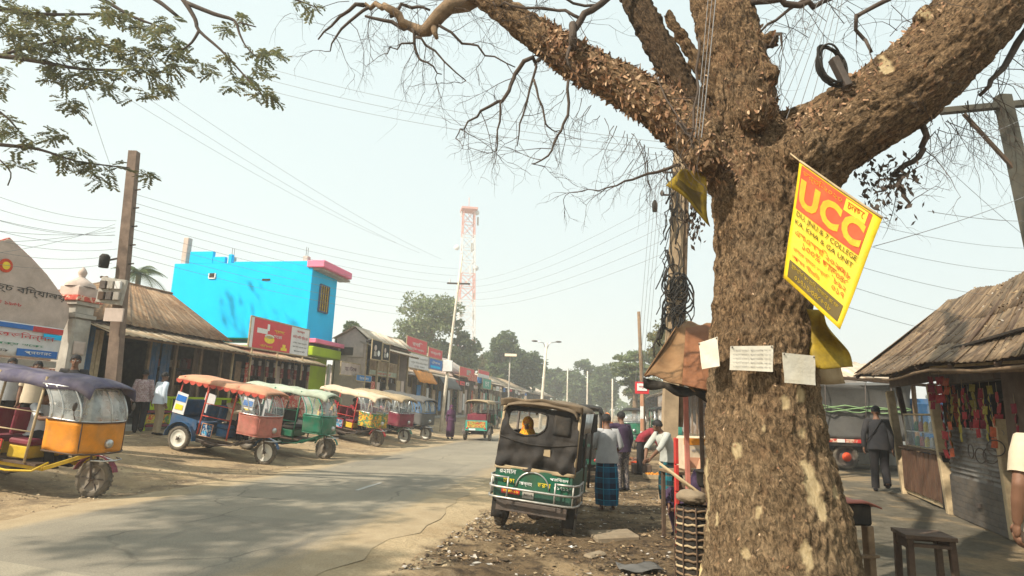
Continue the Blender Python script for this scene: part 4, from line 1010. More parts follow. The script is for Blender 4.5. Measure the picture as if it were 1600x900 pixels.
for i in range(41):
    a = 2 * math.pi * i / 40; cy = (wy0 + wy1) / 2 + (wy1 - wy0) / 2 * 1.0 * abs(math.cos(a)) ** .4 * (1 if math.cos(a) > 0 else -1)
    lo = wz0 + .10 * ((cy - (wy0 + wy1) / 2) / .28) ** 2 - .035; cz_ = (lo + wz1) / 2; zz = cz_ + (wz1 - lo) / 2 * abs(math.sin(a)) ** .4 * (1 if math.sin(a) > 0 else -1)
    pts.append(back(cy, zz) - Vector((.006, 0, 0)))
MB().tube(pts, .013, 6).build('window_hem', 'black_tarp', bks)
flp = MB().grid(6, 8, lambda a, b: back(-.20 - .24 * a, 1.38 + .28 * b) - Vector((.012 + .006 * math.sin(b * 9), 0, 0)), 0, True, .006).build('window_flap', 'black', bks)
for a_, w_ in ((.0, .0),):
    MB().tube([back(-WD / 2 + WD * i / 24, wz0 - .075 - .07 * math.sin(math.pi * i / 24)) - Vector((.006, 0, 0)) for i in range(25)], .011, 6).build('rope', 'black', bks)
MB().grid(22, 3, lambda a, b: (-.452 - .02 * math.sin(a * 17) * b, WD * (.5 - a) * 1.02, .90 - .05 * b), 0, True, .012).build('tarpaulin_hem', 'tan_canvas', bks)
MB().prism([(-.05, -.04), (.06, -.05), (.05, .05), (-.04, .04)], .008, Matrix.Translation(back(-.14, 1.13) - Vector((.02, 0, 0))) @ Matrix.Rotation(rad(-90), 4, 'Z')).build('patch', 'tan_canvas', bks)
# corner posts, roof canvas, side rails and seats
for s_ in (-1, 1):
    MB().tube([(-.42, s_ * WD / 2, .86), (-.30, s_ * WD / 2, 1.72)], .022, 8).build('post', 'tan_canvas', tp); MB().tube([(.62, s_ * WD / 2, .5), (.66, s_ * WD / 2, 1.72)], .02, 8).build('post', 'iron', tp); MB().tube([(1.5, s_ * WD / 2, .5), (1.42, s_ * WD / 2, 1.72)], .02, 8).build('post', 'iron', tp)
canopy(tp, 'tempo_roof', -.44, 2.0, 1.18, 1.77, .10, .07, None, .12, 91)
MB().grid(22, 4, lambda a, b: (-.40 + .05 * b - .02 * math.sin(a * 21), .595 * (1 - 2 * a), 1.80 - .10 * b + .012 * math.sin(a * 15) + .045 * (1 - (2 * a - 1) ** 2)), 0, True, .012).build('canopy_valance', 'tempo_roof', tp)
# half of the right side is hung with tarpaulin
MB().grid(14, 12, lambda a, b: (-.32 + .36 * a, -WD / 2 - .02 + .016 * math.sin(a * 20 + b * 4), .92 + .80 * b), 0, True, .01).build('side_curtain', 'black_tarp', tp)
MB().grid(10, 8, lambda a, b: (1.15 + .65 * a, -WD / 2 - .03 + .014 * math.sin(a * 17 + b * 4), 1.40 + .30 * b), 0, True, .01).build('side_curtain', 'black_tarp', tp)
st_ = MB()
for i in range(6): st_.tube([(.10 + i * .16, -WD / 2 - .02, 1.42), (.22 + i * .16, -WD / 2 - .03, 1.70)], .012, 5)
st_.build('curtain_cord', 'steel', tp)
for s_ in (-1, 1):
    b1 = box('bench', (.25, s_ * .36, .78), (1.2, .32, .08), 'black', tp); box('backrest', (.25, s_ * .50, 1.02), (1.2, .05, .34), 'black', b1)
box('partition', (1.05, 0, .9), (.04, WD - .1, .8), 'green_body', tp)
box('front_cab', (1.75, 0, .72), (.6, .9, .55), 'green_body', tp, bev=.12); MB().grid(6, 6, lambda a, b: (2.0 - .25 * b, .45 - .9 * a, 1.02 + .66 * b), 0, True).build('windscreen', 'windscreen', tp)
MB().grid(10, 6, lambda a, b: (-.36 + 1.5 * a, .545 + .012 * math.sin(a * 22), .92 + .42 * b), 0, True, .01).build('side_curtain', 'black_tarp', tp)
# ------------------------------------------------------------------ people
def rot_about(p, c, ang, axis='Y'): return Matrix.Rotation(ang, 3, axis) @ (p - c) + c
def person(label, loc, rz, h=1.68, lean=0, pose=None, shirt='cloth_white', sleeve='short', legs=('trousers', 'cloth_black'), female=False, headturn=0, headnod=0, scarf=None, bare=True, voxel=.013, seed=0, extra=None, group=None, hips=None, roundback=0, cat='person'):
    """forward +x, left +y. pose overrides joints (metres for a 1.68 m body, before the lean)"""
    r2 = random.Random(seed * 31 + 5)
    V3 = Vector
    J = dict(pelvis=V3((0, 0, .93)), belly=V3((.005, 0, 1.06)), chest=V3((-.01, 0, 1.26)), neck0=V3((-.015, 0, 1.40)), neck1=V3((.005, 0, 1.475)), head=V3((.02, 0, 1.575)))
    sw = .165 if not female else .15
    for s_, n in ((1, 'l'), (-1, 'r')):
        J['sh_' + n] = V3((-.012, s_ * sw, 1.375)); J['el_' + n] = V3((-.045, s_ * (sw + .065), 1.10)); J['wr_' + n] = V3((.03, s_ * (sw + .07), .865))
        J['hip_' + n] = V3((0, s_ * .085, .91)); J['kn_' + n] = V3((.02, s_ * .10, .50)); J['an_' + n] = V3((-.02, s_ * .105, .085))
    if pose:
        for k, v in pose.items(): J[k] = V3(v)
    if hips is not None:
        d = V3((0, 0, hips - .93))
        for k in J:
            if k.split('_')[0] not in ('kn', 'an') and not (pose and k in pose): J[k] = J[k] + d
    if lean:
        c = J['pelvis'].copy()
        for k in J:
            if k.split('_')[0] in ('hip', 'kn', 'an', 'pelvis'): continue
            f = .5 if k == 'belly' else 1
            if pose and k in pose and k.split('_')[0] in ('el', 'wr'): continue
            J[k] = rot_about(J[k], c, lean * f)
    k_ = h / 1.68
    root = thing('person', label, cat, loc, rz, group)
    root.scale = (k_, k_, k_)
    # --- body: one continuous surface
    mb = MB(); g = .88 if female else 1
    q = Matrix.Rotation(lean, 3, 'Y')
    def ellring(c, rx, ry, R3, n=14): return [c + R3 @ V3((rx * math.cos(a), ry * math.sin(a), 0)) for a in [2 * math.pi * i / n for i in range(n)]]
    I3 = Matrix.Identity(3); qh = Matrix.Rotation(lean * .5, 3, 'Y')
    tors = [ellring(J['pelvis'] - V3((0, 0, .09)), .08, .12, I3), ellring(J['pelvis'], .105, .155, I3), ellring(J['belly'], .098, .14 * g, qh), ellring(J['chest'], .108, .165 * g, q), ellring(J['chest'] + q @ V3((0, 0, .09)), .095, .165 * g, q), ellring(J['neck0'], .055, .075, q), ellring(J['neck1'], .046, .05, q)]
    mb.loft(tors, 0, True, True, True)
    for n in 'lr':
        mb.tube([J['chest'] + q @ V3((0, 0, .09)), J['sh_' + n], J['sh_' + n] * .6 + J['el_' + n] * .4, J['el_' + n], J['el_' + n] * .6 + J['wr_' + n] * .4, J['wr_' + n]], [.05, .056, .047, .038, .040, .027], 10)
        hd = (J['wr_' + n] - J['el_' + n]).normalized()
        mb.tube([J['hip_' + n], J['hip_' + n] * .7 + J['kn_' + n] * .3, J['kn_' + n], J['kn_' + n] * .65 + J['an_' + n] * .35, J['an_' + n]], [.088, .080, .055, .056, .036], 12)
        a = J['an_' + n]; mb.tube([a + V3((-.05, 0, -.035)), a + V3((.03, 0, -.045)), a + V3((.12, .0, -.058)), a + V3((.165, 0, -.064))], [.036, .040, .034, .018], 8, flat=.7)
        side = V3((0, 1 if n == 'l' else -1, 0)); pal = J['wr_' + n] + hd * .05; mb.ell(pal, (.022, .038, .055), 8, 6, 0, hd.to_track_quat('Z', 'Y').to_matrix())
    qhd = Matrix.Rotation(headturn, 3, 'Z') @ Matrix.Rotation(headnod + lean * .6, 3, 'Y'); H = J['head']
    hm = lambda x, y, z: H + qhd @ V3((x, y, z))
    mb.tube([J['neck0'], J['neck1'], hm(-.01, 0, -.04)], [.058, .050, .050], 10)
    mb.ell(hm(-.008, 0, .022), (.094, .076, .094), 14, 10, 0, qhd); mb.ell(hm(.035, 0, -.045), (.055, .055, .062), 10, 8, 0, qhd); mb.ell(hm(.065, 0, -.088), (.022, .026, .020), 8, 6, 0, qhd)
    mb.tube([hm(.082, 0, .015), hm(.098, 0, -.018), hm(.088, 0, -.036)], [.010, .015, .013], 6)
    for s_ in (1, -1): mb.ell(hm(-.005, s_ * .078, -.01), (.020, .010, .032), 8, 6, 0, qhd)
    me = remeshed(mb, voxel, 2); me.materials.append(MATS['skin'])
    hands = MB()
    for n in 'lr':
        s_ = 1 if n == 'l' else -1
        hd = (J['wr_' + n] - J['el_' + n]).normalized(); lat = hd.cross(V3((0, s_, 0))); lat = lat.normalized() if lat.length > .1 else V3((1, 0, 0))
        inn = hd.cross(lat).normalized() * s_
        b0 = J['wr_' + n] + hd * .085
        for i, (o, L) in enumerate(((.030, .072), (.010, .080), (-.010, .075), (-.029, .058))):
            p = b0 + lat * o; hands.tube([p, p + hd * L * .45 + inn * .006, p + hd * L * .8 + inn * .02, p + hd * L + inn * .036], [.0095, .009, .008, .0055], 6)
        p = J['wr_' + n] + hd * .035 + lat * .03; hands.tube([p, p + hd * .03 + lat * .024, p + hd * .062 + lat * .03 + inn * .008], [.012, .010, .007], 6)
    v0 = len(me.vertices); me2 = hands.mesh('h', 'skin')
    # join the fingers into the body mesh
    import bmesh
    bm = bmesh.new(); bm.from_mesh(me); bm.from_mesh(me2)
    bm.to_mesh(me); bm.free(); bpy.data.meshes.remove(me2); me.name = 'body'
    for p_ in me.polygons: p_.use_smooth = True; p_.material_index = 0
    link('body', me, root)
    pu = MB()
    for s_ in (1, -1): MB().ell(hm(.076, s_ * .031, .006), (.010, .014, .009), 8, 6, 0, qhd).build('eye', 'eye', root); pu.ell(hm(.083, s_ * .031, .006), (.005, .006, .007), 6, 5, 0, qhd); pu.bar(hm(.084, s_ * .016, .028), hm(.075, s_ * .048, .028), .008, .007)
    pu.bar(hm(.083, -.020, -.056), hm(.083, .020, -.056), .006, .006)
    pu.build('brows_and_mouth', 'hair', root, kind='stuff')
    # --- hair
    hr = MB(); n_ = 18
    rings = []
    for i in range(8):
        b = math.pi * (.02 + .60 * i / 7); rg = []
        for j in range(n_):
            a = 2 * math.pi * j / n_; fr = max(0, math.cos(a)); bb = b * (1 - .34 * fr ** 1.5) * (1 + .05 * r2.uniform(-1, 1)); w = 1 + .05 * r2.uniform(-1, 1)
            rg.append(hm(-.010 + .104 * w * math.sin(bb) * math.cos(a), .086 * w * math.sin(bb) * math.sin(a), .024 + .103 * math.cos(bb)))
        rings.append(rg)
    hr.loft(rings, 0, True, True, False); ho = hr.build('hair', 'hair', root)
    # --- clothing
    def wob(p, a=.006): return V3((p.x + r2.uniform(-a, a), p.y + r2.uniform(-a, a), p.z + r2.uniform(-a, a)))
    def rr(c, rx, ry, R3, n=18, a=.006): return [wob(p, a) for p in ellring(c, rx, ry, R3, n)]
    if shirt:
        sh = MB(); hem = J['pelvis'] - V3((0, 0, .10 if legs[0] != 'robe' else .0))
        if lean > .5 or hips is not None and hips < .7: hem = J['pelvis'] - V3((0, 0, .02))
        rg = [rr(hem, .168, .218 * g, I3, 18, .008), rr(J['pelvis'], .160, .210 * g, I3), rr(J['belly'], .138, .185 * g, qh), rr(J['belly'] * .5 + J['chest'] * .5, .132, .182 * g, q), rr(J['chest'], .132, .190 * g, q), rr(J['chest'] + q @ V3((0, 0, .08)), .120, .190 * g, q, a=.004), rr(J['neck0'] - q @ V3((0, 0, .018)), .085, .125, q, a=.003), rr(J['neck0'] + q @ V3((0, 0, .018)), .064, .068, q, a=.002)]
        sh.loft(rg, 0, True)
        for n in 'lr':
            s0, e0, w0 = J['sh_' + n], J['el_' + n], J['wr_' + n]; c0 = J['chest'] + q @ V3((0, 0, .085)); st0 = c0 * .45 + s0 * .55
            if sleeve == 'short': pts, ra = [st0, s0, s0 * .7 + e0 * .3, s0 * .25 + e0 * .75], [.072, .074, .068, .066]
            elif sleeve == 'rolled': pts, ra = [st0, s0, s0 * .6 + e0 * .4, e0, e0 * .8 + w0 * .2], [.072, .072, .064, .056, .050]
            else: pts, ra = [st0, s0, s0 * .6 + e0 * .4, e0, e0 * .5 + w0 * .5, w0], [.072, .072, .062, .053, .049, .040]
            sh.tube(pts, ra, 12, 0, False, True, 1, .05, r2)
        sh.build('shirt' if not female else 'blouse', shirt, root)
    kind, lm = legs
    if kind == 'trousers':
        tr_ = MB()
        tr_.loft([rr(J['pelvis'] + V3((0, 0, .06)), .122, .165, I3), rr(J['pelvis'], .130, .178, I3), rr(J['pelvis'] - V3((0, 0, .08)), .122, .180, I3)], 0, True)
        for n in 'lr':
            a, b, c = J['hip_' + n], J['kn_' + n], J['an_' + n]
            tr_.tube([a + V3((0, 0, .02)), a * .7 + b * .3, a * .3 + b * .7, b, b * .6 + c * .4, b * .2 + c * .8, c + V3((0, 0, -.012))], [.104, .100, .084, .078, .076, .070, .070], 14, 0, False, True, 1, .05, r2)
        tr_.build('trousers', lm, root)
    elif kind in ('lungi', 'robe'):
        lo = J['an_l'] * .5 + J['an_r'] * .5; top = J['pelvis'] + V3((0, 0, .02)); n_ = 28; rings = []
        ph = [r2.uniform(0, 6) for _ in range(4)]
        spread = (J['an_l'] - J['an_r']).length
        for i in range(15):
            t_ = i / 14; c = top * (1 - t_) + (lo + V3((0, 0, .03 if kind == 'lungi' else -.05))) * t_
            kn = (J['kn_l'] + J['kn_r']) / 2; c = c + (kn - (top + lo) / 2) * math.sin(t_ * math.pi) * .8; c.z = top.z * (1 - t_) + (lo.z + .03) * t_
            rx = .135 + .02 * t_ + .055 * math.sin(t_ * 2.2); ry = .170 + .035 * math.sin(t_ * 2.6) + max(0, spread - .2) * .35 * t_
            rg = []
            for j in range(n_):
                a = 2 * math.pi * j / n_; f = 1 + t_ * (.07 * math.sin(a * 5 + ph[0] + t_) + .05 * math.sin(a * 9 + ph[1] - 2 * t_)) + r2.uniform(-.008, .008)
                rg.append(c + V3((rx * f * math.cos(a), ry * f * math.sin(a), 0)))
            rings.append(rg)
        lg = MB().loft(rings, 0, True); o = lg.build('lungi' if kind == 'lungi' else 'robe', lm, root)
        uvl = o.data.uv_layers.new(name='UVMap'); 
        for poly in o.data.polygons:
            for li in poly.loop_indices:
                vi = o.data.loops[li].vertex_index; i, j = divmod(vi, n_); jj = j
                if j == 0 and any(o.data.loops[q_].vertex_index % n_ == n_ - 1 for q_ in poly.loop_indices): jj = n_
                uvl.data[li].uv = (jj / n_ * 1.0, i / 14 * .9)
    if kind != 'lungi' and bare:
        so_ = MB()
        for n in 'lr':
            a = J['an_' + n]; so_.tube([a + V3((-.065, 0, -.04)), a + V3((.02, 0, -.042)), a + V3((.12, 0, -.055)), a + V3((.18, 0, -.062))], [.040, .045, .042, .022], 10, flat=.75)
        so_.build('shoes', 'cloth_black', root)
    if scarf:
        sc = MB(); rings = []
        for i in range(9):
            t_ = i / 8; rg = []
            if t_ < .5:
                b = math.pi * (.04 + .62 * t_ / .5)
                for j in range(20):
                    a = 2 * math.pi * j / 20; bb = b * (1 - .28 * max(0, math.cos(a)) ** 2); rg.append(wob(hm(-.012 + .116 * math.sin(bb) * math.cos(a), .100 * math.sin(bb) * math.sin(a), .02 + .116 * math.cos(bb)), .003))
            else:
                u = (t_ - .5) / .5; c = hm(-.01, 0, -.05) * (1 - u) + (J['chest'] + V3((0, 0, -.04))) * u
                for j in range(20):
                    a = 2 * math.pi * j / 20; rg.append(wob(c + V3(((.085 + .09 * u) * math.cos(a), (.09 + .15 * u) * math.sin(a), 0)), .008))
            rings.append(rg)
        sc.loft(rings, 0, True, True, False); sc.build('headscarf', scarf, root)
    return root, J
def at_px(px, py, dz=0): g = G(px, py); return Vector((g.x, g.y, g.z + dz))
stride = dict(kn_l=(.10, .09, .50), an_l=(.20, .09, .085), kn_r=(-.02, -.09, .50), an_r=(-.22, -.09, .13))
# two men walking at the left
person('man in a mottled pink-grey shirt and black trousers standing by the dark shop', at_px(214, 677), rad(115), 1.72, rad(3), stride, 'cloth_pattern', 'long', ('trousers', 'cloth_black'), seed=1)
person('man in a pale blue shirt and khaki trousers beside the man in mottled shirt', at_px(242, 680), rad(60), 1.68, rad(4), dict(kn_l=(.08, .09, .5), an_l=(.05, .11, .085), wr_l=(.25, .12, 1.08), el_l=(.0, .25, 1.1)), 'cloth_bluewhite', 'long', ('trousers', 'cloth_khaki'), seed=2)
# onlookers behind the violet-roofed three-wheeler
for px, py, m_, lab, sd in ((20, 566, 'cloth_grey', 'person whose dark head shows over the violet roof below the printed banner', 3), (60, 571, 'cloth_cream', 'shorter person half hidden behind the violet roof, right of the other head', 4), (119, 562, 'cloth_darkgrey', 'person whose dark head shows over the violet roof beside the gate pillar', 5)):
    p = D(px, py, 13.2); person(lab, (p.x, p.y, gh(p.x, p.y)), rad(-60), 1.66 * (p.z - gh(p.x, p.y) + .02) / 1.6, 0, None, m_, 'short', ('trousers', 'cloth_black'), seed=sd)
SIT = dict(kn_l=(.40, .12, .50), an_l=(.38, .12, .10), kn_r=(.40, -.12, .50), an_r=(.38, -.12, .10), el_l=(.12, .25, .72), wr_l=(.36, .22, .66), el_r=(.12, -.25, .72), wr_r=(.36, -.22, .66))
def seat_in(v, lx, ly, lz, turn, **kw):
    """seat a person in a vehicle: lx,ly,lz is the seat point in the vehicle's frame"""
    M4 = Matrix.Translation(v.location) @ v.rotation_euler.to_matrix().to_4x4()
    p = M4 @ Vector((lx, ly, 0)); d = lz - .80
    return person(loc=(p.x, p.y, p.z + d + .30), rz=v.rotation_euler[2] + turn, hips=.56, **kw)
DRV = dict(kn_l=(.40, .16, .50), an_l=(.42, .16, .10), kn_r=(.40, -.16, .50), an_r=(.42, -.16, .10), el_l=(.24, .27, .82), wr_l=(.52, .26, .84), el_r=(.24, -.27, .82), wr_r=(.52, -.26, .84))
seat_in(ricks[1], .05, 0, .80, 0, label='driver in a white shirt seated in the three-wheeler with the orange front', h=1.60, lean=rad(6), pose=DRV, shirt='cloth_white', seed=11)
seat_in(ricks[2], .05, 0, .80, 0, label='driver in a beige shirt seated behind the dusty pink front', h=1.60, lean=rad(8), pose=DRV, shirt='cloth_cream', sleeve='long', seed=12)
seat_in(ricks[4], -.60, -.22, .76, rad(180), label='passenger in a yellow dress and red scarf in the cream roofed three-wheeler', h=1.52, pose=SIT, shirt='cloth_yellow', legs=('trousers', 'cloth_yellow'), female=True, scarf='cloth_red', seed=13)
seat_in(ricks[4], .05, 0, .80, 0, label='driver in a dark red shirt at the front of the cream roofed three-wheeler', h=1.58, pose=DRV, shirt='cloth_red', seed=14)
seat_in(ricks[5], .05, 0, .80, 0, label='driver in a faded pink shirt behind the maroon front', h=1.58, pose=DRV, shirt='cloth_pink', seed=15)
seat_in(tp, .30, .20, .84, rad(180), label='passenger in a yellow flowered wrap seen through the tempo\'s back window', h=1.55, pose=SIT, shirt='cloth_yellow', legs=('trousers', 'cloth_yellow'), female=True, scarf='cloth_yellow', seed=16)
# woman in a dark robe and people on the right verge
person('woman in a long aubergine robe and veil standing by the far three-wheelers', at_px(703, 686), rad(-70), 1.56, 0, None, 'cloth_purple', 'long', ('robe', 'cloth_purple'), female=True, scarf='cloth_purple', seed=20)
person('barefoot man in a grey shirt and blue checked lungi with his back to us', at_px(948, 798), rad(98), 1.66, rad(3), dict(el_r=(-.02, -.26, 1.12), wr_r=(.16, -.18, .98), el_l=(.05, .24, 1.12), wr_l=(.24, .12, 1.05)), 'cloth_grey', 'rolled', ('lungi', 'lungi_blue'), seed=21, headnod=rad(8))
person('man in an aubergine jacket and patterned trousers lifting an arm beside the tempo', at_px(972, 767), rad(120), 1.70, rad(2), dict(el_l=(.22, .24, 1.36), wr_l=(.42, .16, 1.42), el_r=(-.03, -.24, 1.1), wr_r=(.05, -.24, .88)), 'cloth_aubergine', 'long', ('trousers', 'cloth_camo'), seed=22)
person('man in a dark red sweater bending over goods behind the cable pole', at_px(1002, 742), rad(-25), 1.66, rad(50), dict(el_l=(.42, .20, 1.02), wr_l=(.52, .12, .82), el_r=(.42, -.20, 1.02), wr_r=(.52, -.12, .82), kn_l=(.04, .09, .5), kn_r=(-.03, -.1, .5)), 'cloth_red', 'long', ('trousers', 'cloth_black'), seed=23)
person('stooping man in a grey-white shirt and green checked lungi by the basket', at_px(1047, 790), rad(205), 1.64, rad(25), dict(el_l=(.40, .22, 1.10), wr_l=(.50, .06, .90), el_r=(.38, -.22, 1.08), wr_r=(.52, -.08, .90)), 'cloth_greygreen', 'rolled', ('lungi', 'lungi_green'), seed=24, headturn=rad(-75), headnod=rad(-10))
person('person in an orange patterned shawl partly hidden behind the man in aubergine', at_px(948, 735), rad(-75), 1.62, 0, dict(el_l=(.12, .2, 1.15), wr_l=(.25, .02, 1.2)), 'cloth_orange', 'long', ('robe', 'cloth_red'), female=True, scarf='cloth_orange', seed=25)
person('small crouching person in dark purple beside the orange printed carton', onground(D(1068, 735, 9.4).x, 9.4), rad(-130), 1.5, rad(20), dict(pelvis=(-.1, 0, .30), hip_l=(-.1, .09, .30), hip_r=(-.1, -.09, .30), kn_l=(.26, .12, .52), kn_r=(.26, -.12, .52), an_l=(.05, .11, .085), an_r=(.05, -.11, .085), el_l=(.2, .22, .62), wr_l=(.36, .1, .5), el_r=(.2, -.22, .62), wr_r=(.36, -.1, .5)), 'cloth_aubergine', 'long', ('trousers', 'cloth_aubergine'), seed=26, hips=.30)
# right side
mw, _ = person('man in a dark grey jacket and black trousers walking away past the stall', at_px(1378, 769), rad(62), 1.70, rad(4), dict(kn_l=(.06, .09, .50), an_l=(.02, .10, .085), kn_r=(.12, -.09, .52), an_r=(-.20, -.10, .17), el_l=(-.10, .25, 1.12), wr_l=(-.06, .26, .88)), 'cloth_darkgrey', 'long', ('trousers', 'cloth_black'), seed=30, headnod=rad(10))
MB().tube([(.12, .16, 1.02), (.13, .02, 1.22), (.05, -.10, 1.40), (-.10, -.07, 1.40), (-.15, .05, 1.2), (-.12, .19, 1.0)], .012, 5).build('shoulder_strap', 'cloth_black', mw)
p = D(1652, 742, 3.9)
person('man in a cream short sleeved shirt at the right edge, close to the camera', (p.x, p.y, gh(p.x, p.y)), rad(80), 1.64, rad(2), dict(el_l=(-.05, .25, 1.12), wr_l=(.03, .24, .88)), 'cloth_cream', 'short', ('trousers', 'cloth_khaki'), seed=31, voxel=.010)
# ------------------------------------------------------------------ left side: gate, pillar, shops, blue house
GL = 0.55
def ONU(px, py, u):
    d = ray(px, py); return CAM + d * ((u - UOFF) / (d.x * NX + d.y * NY))
def ONV(px, py, v):
    d = ray(px, py); return CAM + d * (v / (d.x * TX + d.y * TY))
def UVZ(p): u, v = uv_of(p.x, p.y); return u, v, p.z
def road_thing(name, label, cat, u, v, group=None, z=None):
    x, y = xy_of(u, v); return thing(name, label, cat, (x, y, gh(x, y) if z is None else z), ROADROT, group)
SH = {}
def sheet_mesh(w, L, m, amp=.013):
    key = (round(w, 2), round(L, 2), m)
    if key not in SH:
        r2 = random.Random(len(SH) + 3); n = 14; e = [r2.uniform(-.03, .03) for _ in range(4)]
        me = MB().grid(n, 2, lambda a, b: (w * a, L * b + (e[0] * math.sin(a * 9) if b == 0 else 0), amp * math.sin(a * math.pi * 7) + .02 * math.sin(b * 3.1) * e[1] * 10), 0, True, .006).mesh('roof_sheet', m)
        SH[key] = me
    return SH[key]
def sheets(parent, x0, x1, yE, zE, yR, zR, m, w=.82, rnd=R, name='roof_sheet', jit=.02):
    """corrugated sheets laid side by side from the eave line up to the ridge line (local x along the eave)"""
    n = max(1, round((x1 - x0) / w)); ww = (x1 - x0) / n; L = math.hypot(yR - yE, zR - zE); pit = math.atan2(zR - zE, yR - yE)
    for i in range(n):
        o = link(name, sheet_mesh(ww * 1.06, L * 1.0, m), parent)
        o.location = (x0 + ww * i - .02, yE - rnd.uniform(0, .08) * (1 if yR > yE else -1), zE + .012 * (i % 2) + rnd.uniform(0, jit))
        if yR >= yE: o.rotation_euler = (pit, 0, rnd.uniform(-.012, .012))
        else: o.rotation_euler = (math.pi - abs(math.atan2(zR - zE, yE - yR)), 0, rnd.uniform(-.012, .012)); o.rotation_euler[0] = pit
def planks(parent, x0, x1, y, z0, z1, m, w=.16, name='plank', axis='x', th=.025):
    n = max(1, round((x1 - x0) / w)); ww = (x1 - x0) / n
    me = MB().box((0, 0, 0), (ww - .012, th, z1 - z0) if axis == 'x' else (th, ww - .012, z1 - z0)).mesh(name, m)
    for i in range(n):
        o = link(name, me, parent); c = x0 + ww * (i + .5)
        o.location = (c, y + R.uniform(-.006, .006), (z0 + z1) / 2 + R.uniform(-.012, .012)) if axis == 'x' else (y + R.uniform(-.006, .006), c, (z0 + z1) / 2 + R.uniform(-.012, .012))
def shelf_goods(parent, x0, x1, y, z0, z1, rows=4, m='goods', dens=1.0):
    """packets and jars crowding the shelves at the back of a shop"""
    mb = MB(); sb = MB()
    for r in range(rows):
        z = z0 + (z1 - z0) * r / rows; sb.box(((x0 + x1) / 2, y, z), (x1 - x0, .34, .03)); x = x0 + .05
        while x < x1 - .1:
            w = R.uniform(.08, .26); h = R.uniform(.12, min(.42, (z1 - z0) / rows * .85))
            if R.random() < .85 * dens: mb.box((x + w / 2, y + R.uniform(-.06, .04), z + .018 + h / 2), (w * .9, .2, h))
            x += w
    s_ = sb.build('shelf', 'wood_dark', parent); mb.build('shelf_goods', 'goods_mix', s_, kind='stuff')
islandmat('goods_mix', ((.20, .04, .03), (.30, .24, .18), (.05, .07, .10), (.22, .14, .06), (.08, .06, .05), (.32, .28, .26), (.05, .10, .06), (.14, .09, .08)))
def TRU(p_u, p_v, z): x, y = xy_of(p_u, p_v); return Matrix.Translation((x, y, z)) @ Matrix.Rotation(ROADROT, 4, 'Z')
def shop(label, v0, v1, uE, zE, uF, zM, uR, zR, uB, aw, mn, group='tin roofed shops along the left side', posts=5, goods=True, pm='wood', gable='wood_dark', wallm='wood_dark', name='tin_roofed_shop', awn=True, w=.82, under=True, hip=0):
    """front at road side; local x along the road, local y away from it"""
    t = road_thing(name, label, 'shop', uF, v0, group); gz_ = t.location.z
    L = v1 - v0; Y = lambda u: uF - u; Z = lambda z: z - gz_
    if awn: sheets(t, -.1, L + .1, Y(uE), Z(zE), Y(uF) + .35, Z(zE) + (uE - uF + .35) * .34, aw, w, name='awning_sheet')
    if hip:
        n_ = max(1, round((L + .5) / w))
        for i in range(n_):
            q0, q1 = i / n_, (i + 1.06) / n_; bx = lambda q: -.25 + (L + .5) * q; tx = lambda q: hip + (L + .25 - hip) * q; dz = .012 * (i % 2) + R.uniform(0, .02)
            MB().grid(14, 3, lambda a, b: ((bx(q0) + (bx(q1) - bx(q0)) * a) * (1 - b) + (tx(q0) + (tx(q1) - tx(q0)) * a) * b, (Y(uF) - .15) * (1 - b) + Y(uR) * b, Z(zM) * (1 - b) + Z(zR) * b + .012 * math.sin(a * math.pi * 7) + dz), 0, True, .006).build('roof_sheet', mn, t)
        for i in range(5):
            q0, q1 = i / 5, (i + 1.04) / 5
            MB().grid(10, 3, lambda a, b: (-.25 * (1 - b) + hip * b, ((Y(uF) - .15) * (1 - (q0 + (q1 - q0) * a)) + Y(uB) * (q0 + (q1 - q0) * a)) * (1 - b) + Y(uR) * b, Z(zM) * (1 - b) + Z(zR) * b + .012 * math.sin(a * math.pi * 7)), 0, True, .006).build('roof_sheet', mn, t)
    else: sheets(t, -.25, L + .25, Y(uF) - (.15 if awn else uE - uF), Z(zM), Y(uR), Z(zR), mn, w)
    sheets(t, hip - .25 if not hip else hip, L + .25, Y(uB), Z(zM), Y(uR), Z(zR) - .01, mn, w)
    MB().tube([(-.3 + hip, Y(uR), Z(zR) + .02), (L * .5, Y(uR), Z(zR) - .02), (L + .3, Y(uR), Z(zR) + .03)], .07, 8, flat=.6).build('ridge_cap', mn, t)
    for i in range(posts):
        x = .06 + (L - .12) * i / (posts - 1)
        MB().bar((x, 0, -.15), (x + R.uniform(-.04, .04), 0, Z(zM) - .04), .10, .09).build('post', pm, t)
        if awn and i % 2 == 0: MB().bar((x, -(uE - uF) + .12, Z(zE) + .06), (x, .1, Z(zE) + (uE - uF) * .34 + .02), .05, .05).build('rafter', pm, t)
    bar('beam', (-.1, -.06, Z(zM) - .10), (L + .1, -.06, Z(zM) - .10), .09, 'wood_dark', t)
    if awn: bar('awning_beam', (-.1, -(uE - uF) + .10, Z(zE) - .02), (L + .1, -(uE - uF) + .10, Z(zE) - .02), .06, 'wood', t)
    box('plinth', (L / 2, (uF - uB) / 2 - .1, -.05), (L, uF - uB, .46), 'plaster_grey', t)
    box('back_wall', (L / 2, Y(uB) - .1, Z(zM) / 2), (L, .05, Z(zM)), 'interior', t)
    for x in (.03, L - .03):
        poly = [(0, .1), (uF - uB, .1), (uF - uB, Z(zM) - .02), (uF - uR, Z(zR) - .06), (0, Z(zM) - .02)]
        if hip and x < 1: poly = [(0, .1), (uF - uB, .1), (uF - uB, Z(zM) - .04), (0, Z(zM) - .04)]
        MB().prism(poly, .05, Matrix.Translation((x, 0, 0)) @ Matrix.Rotation(rad(90), 4, 'Z')).build('gable_wall', gable, t)
    if under:
        box('ceiling', (L / 2, (uF - uB) / 2, Z(zM) - .06), (L - .1, uF - uB - .2, .03), 'interior', t)
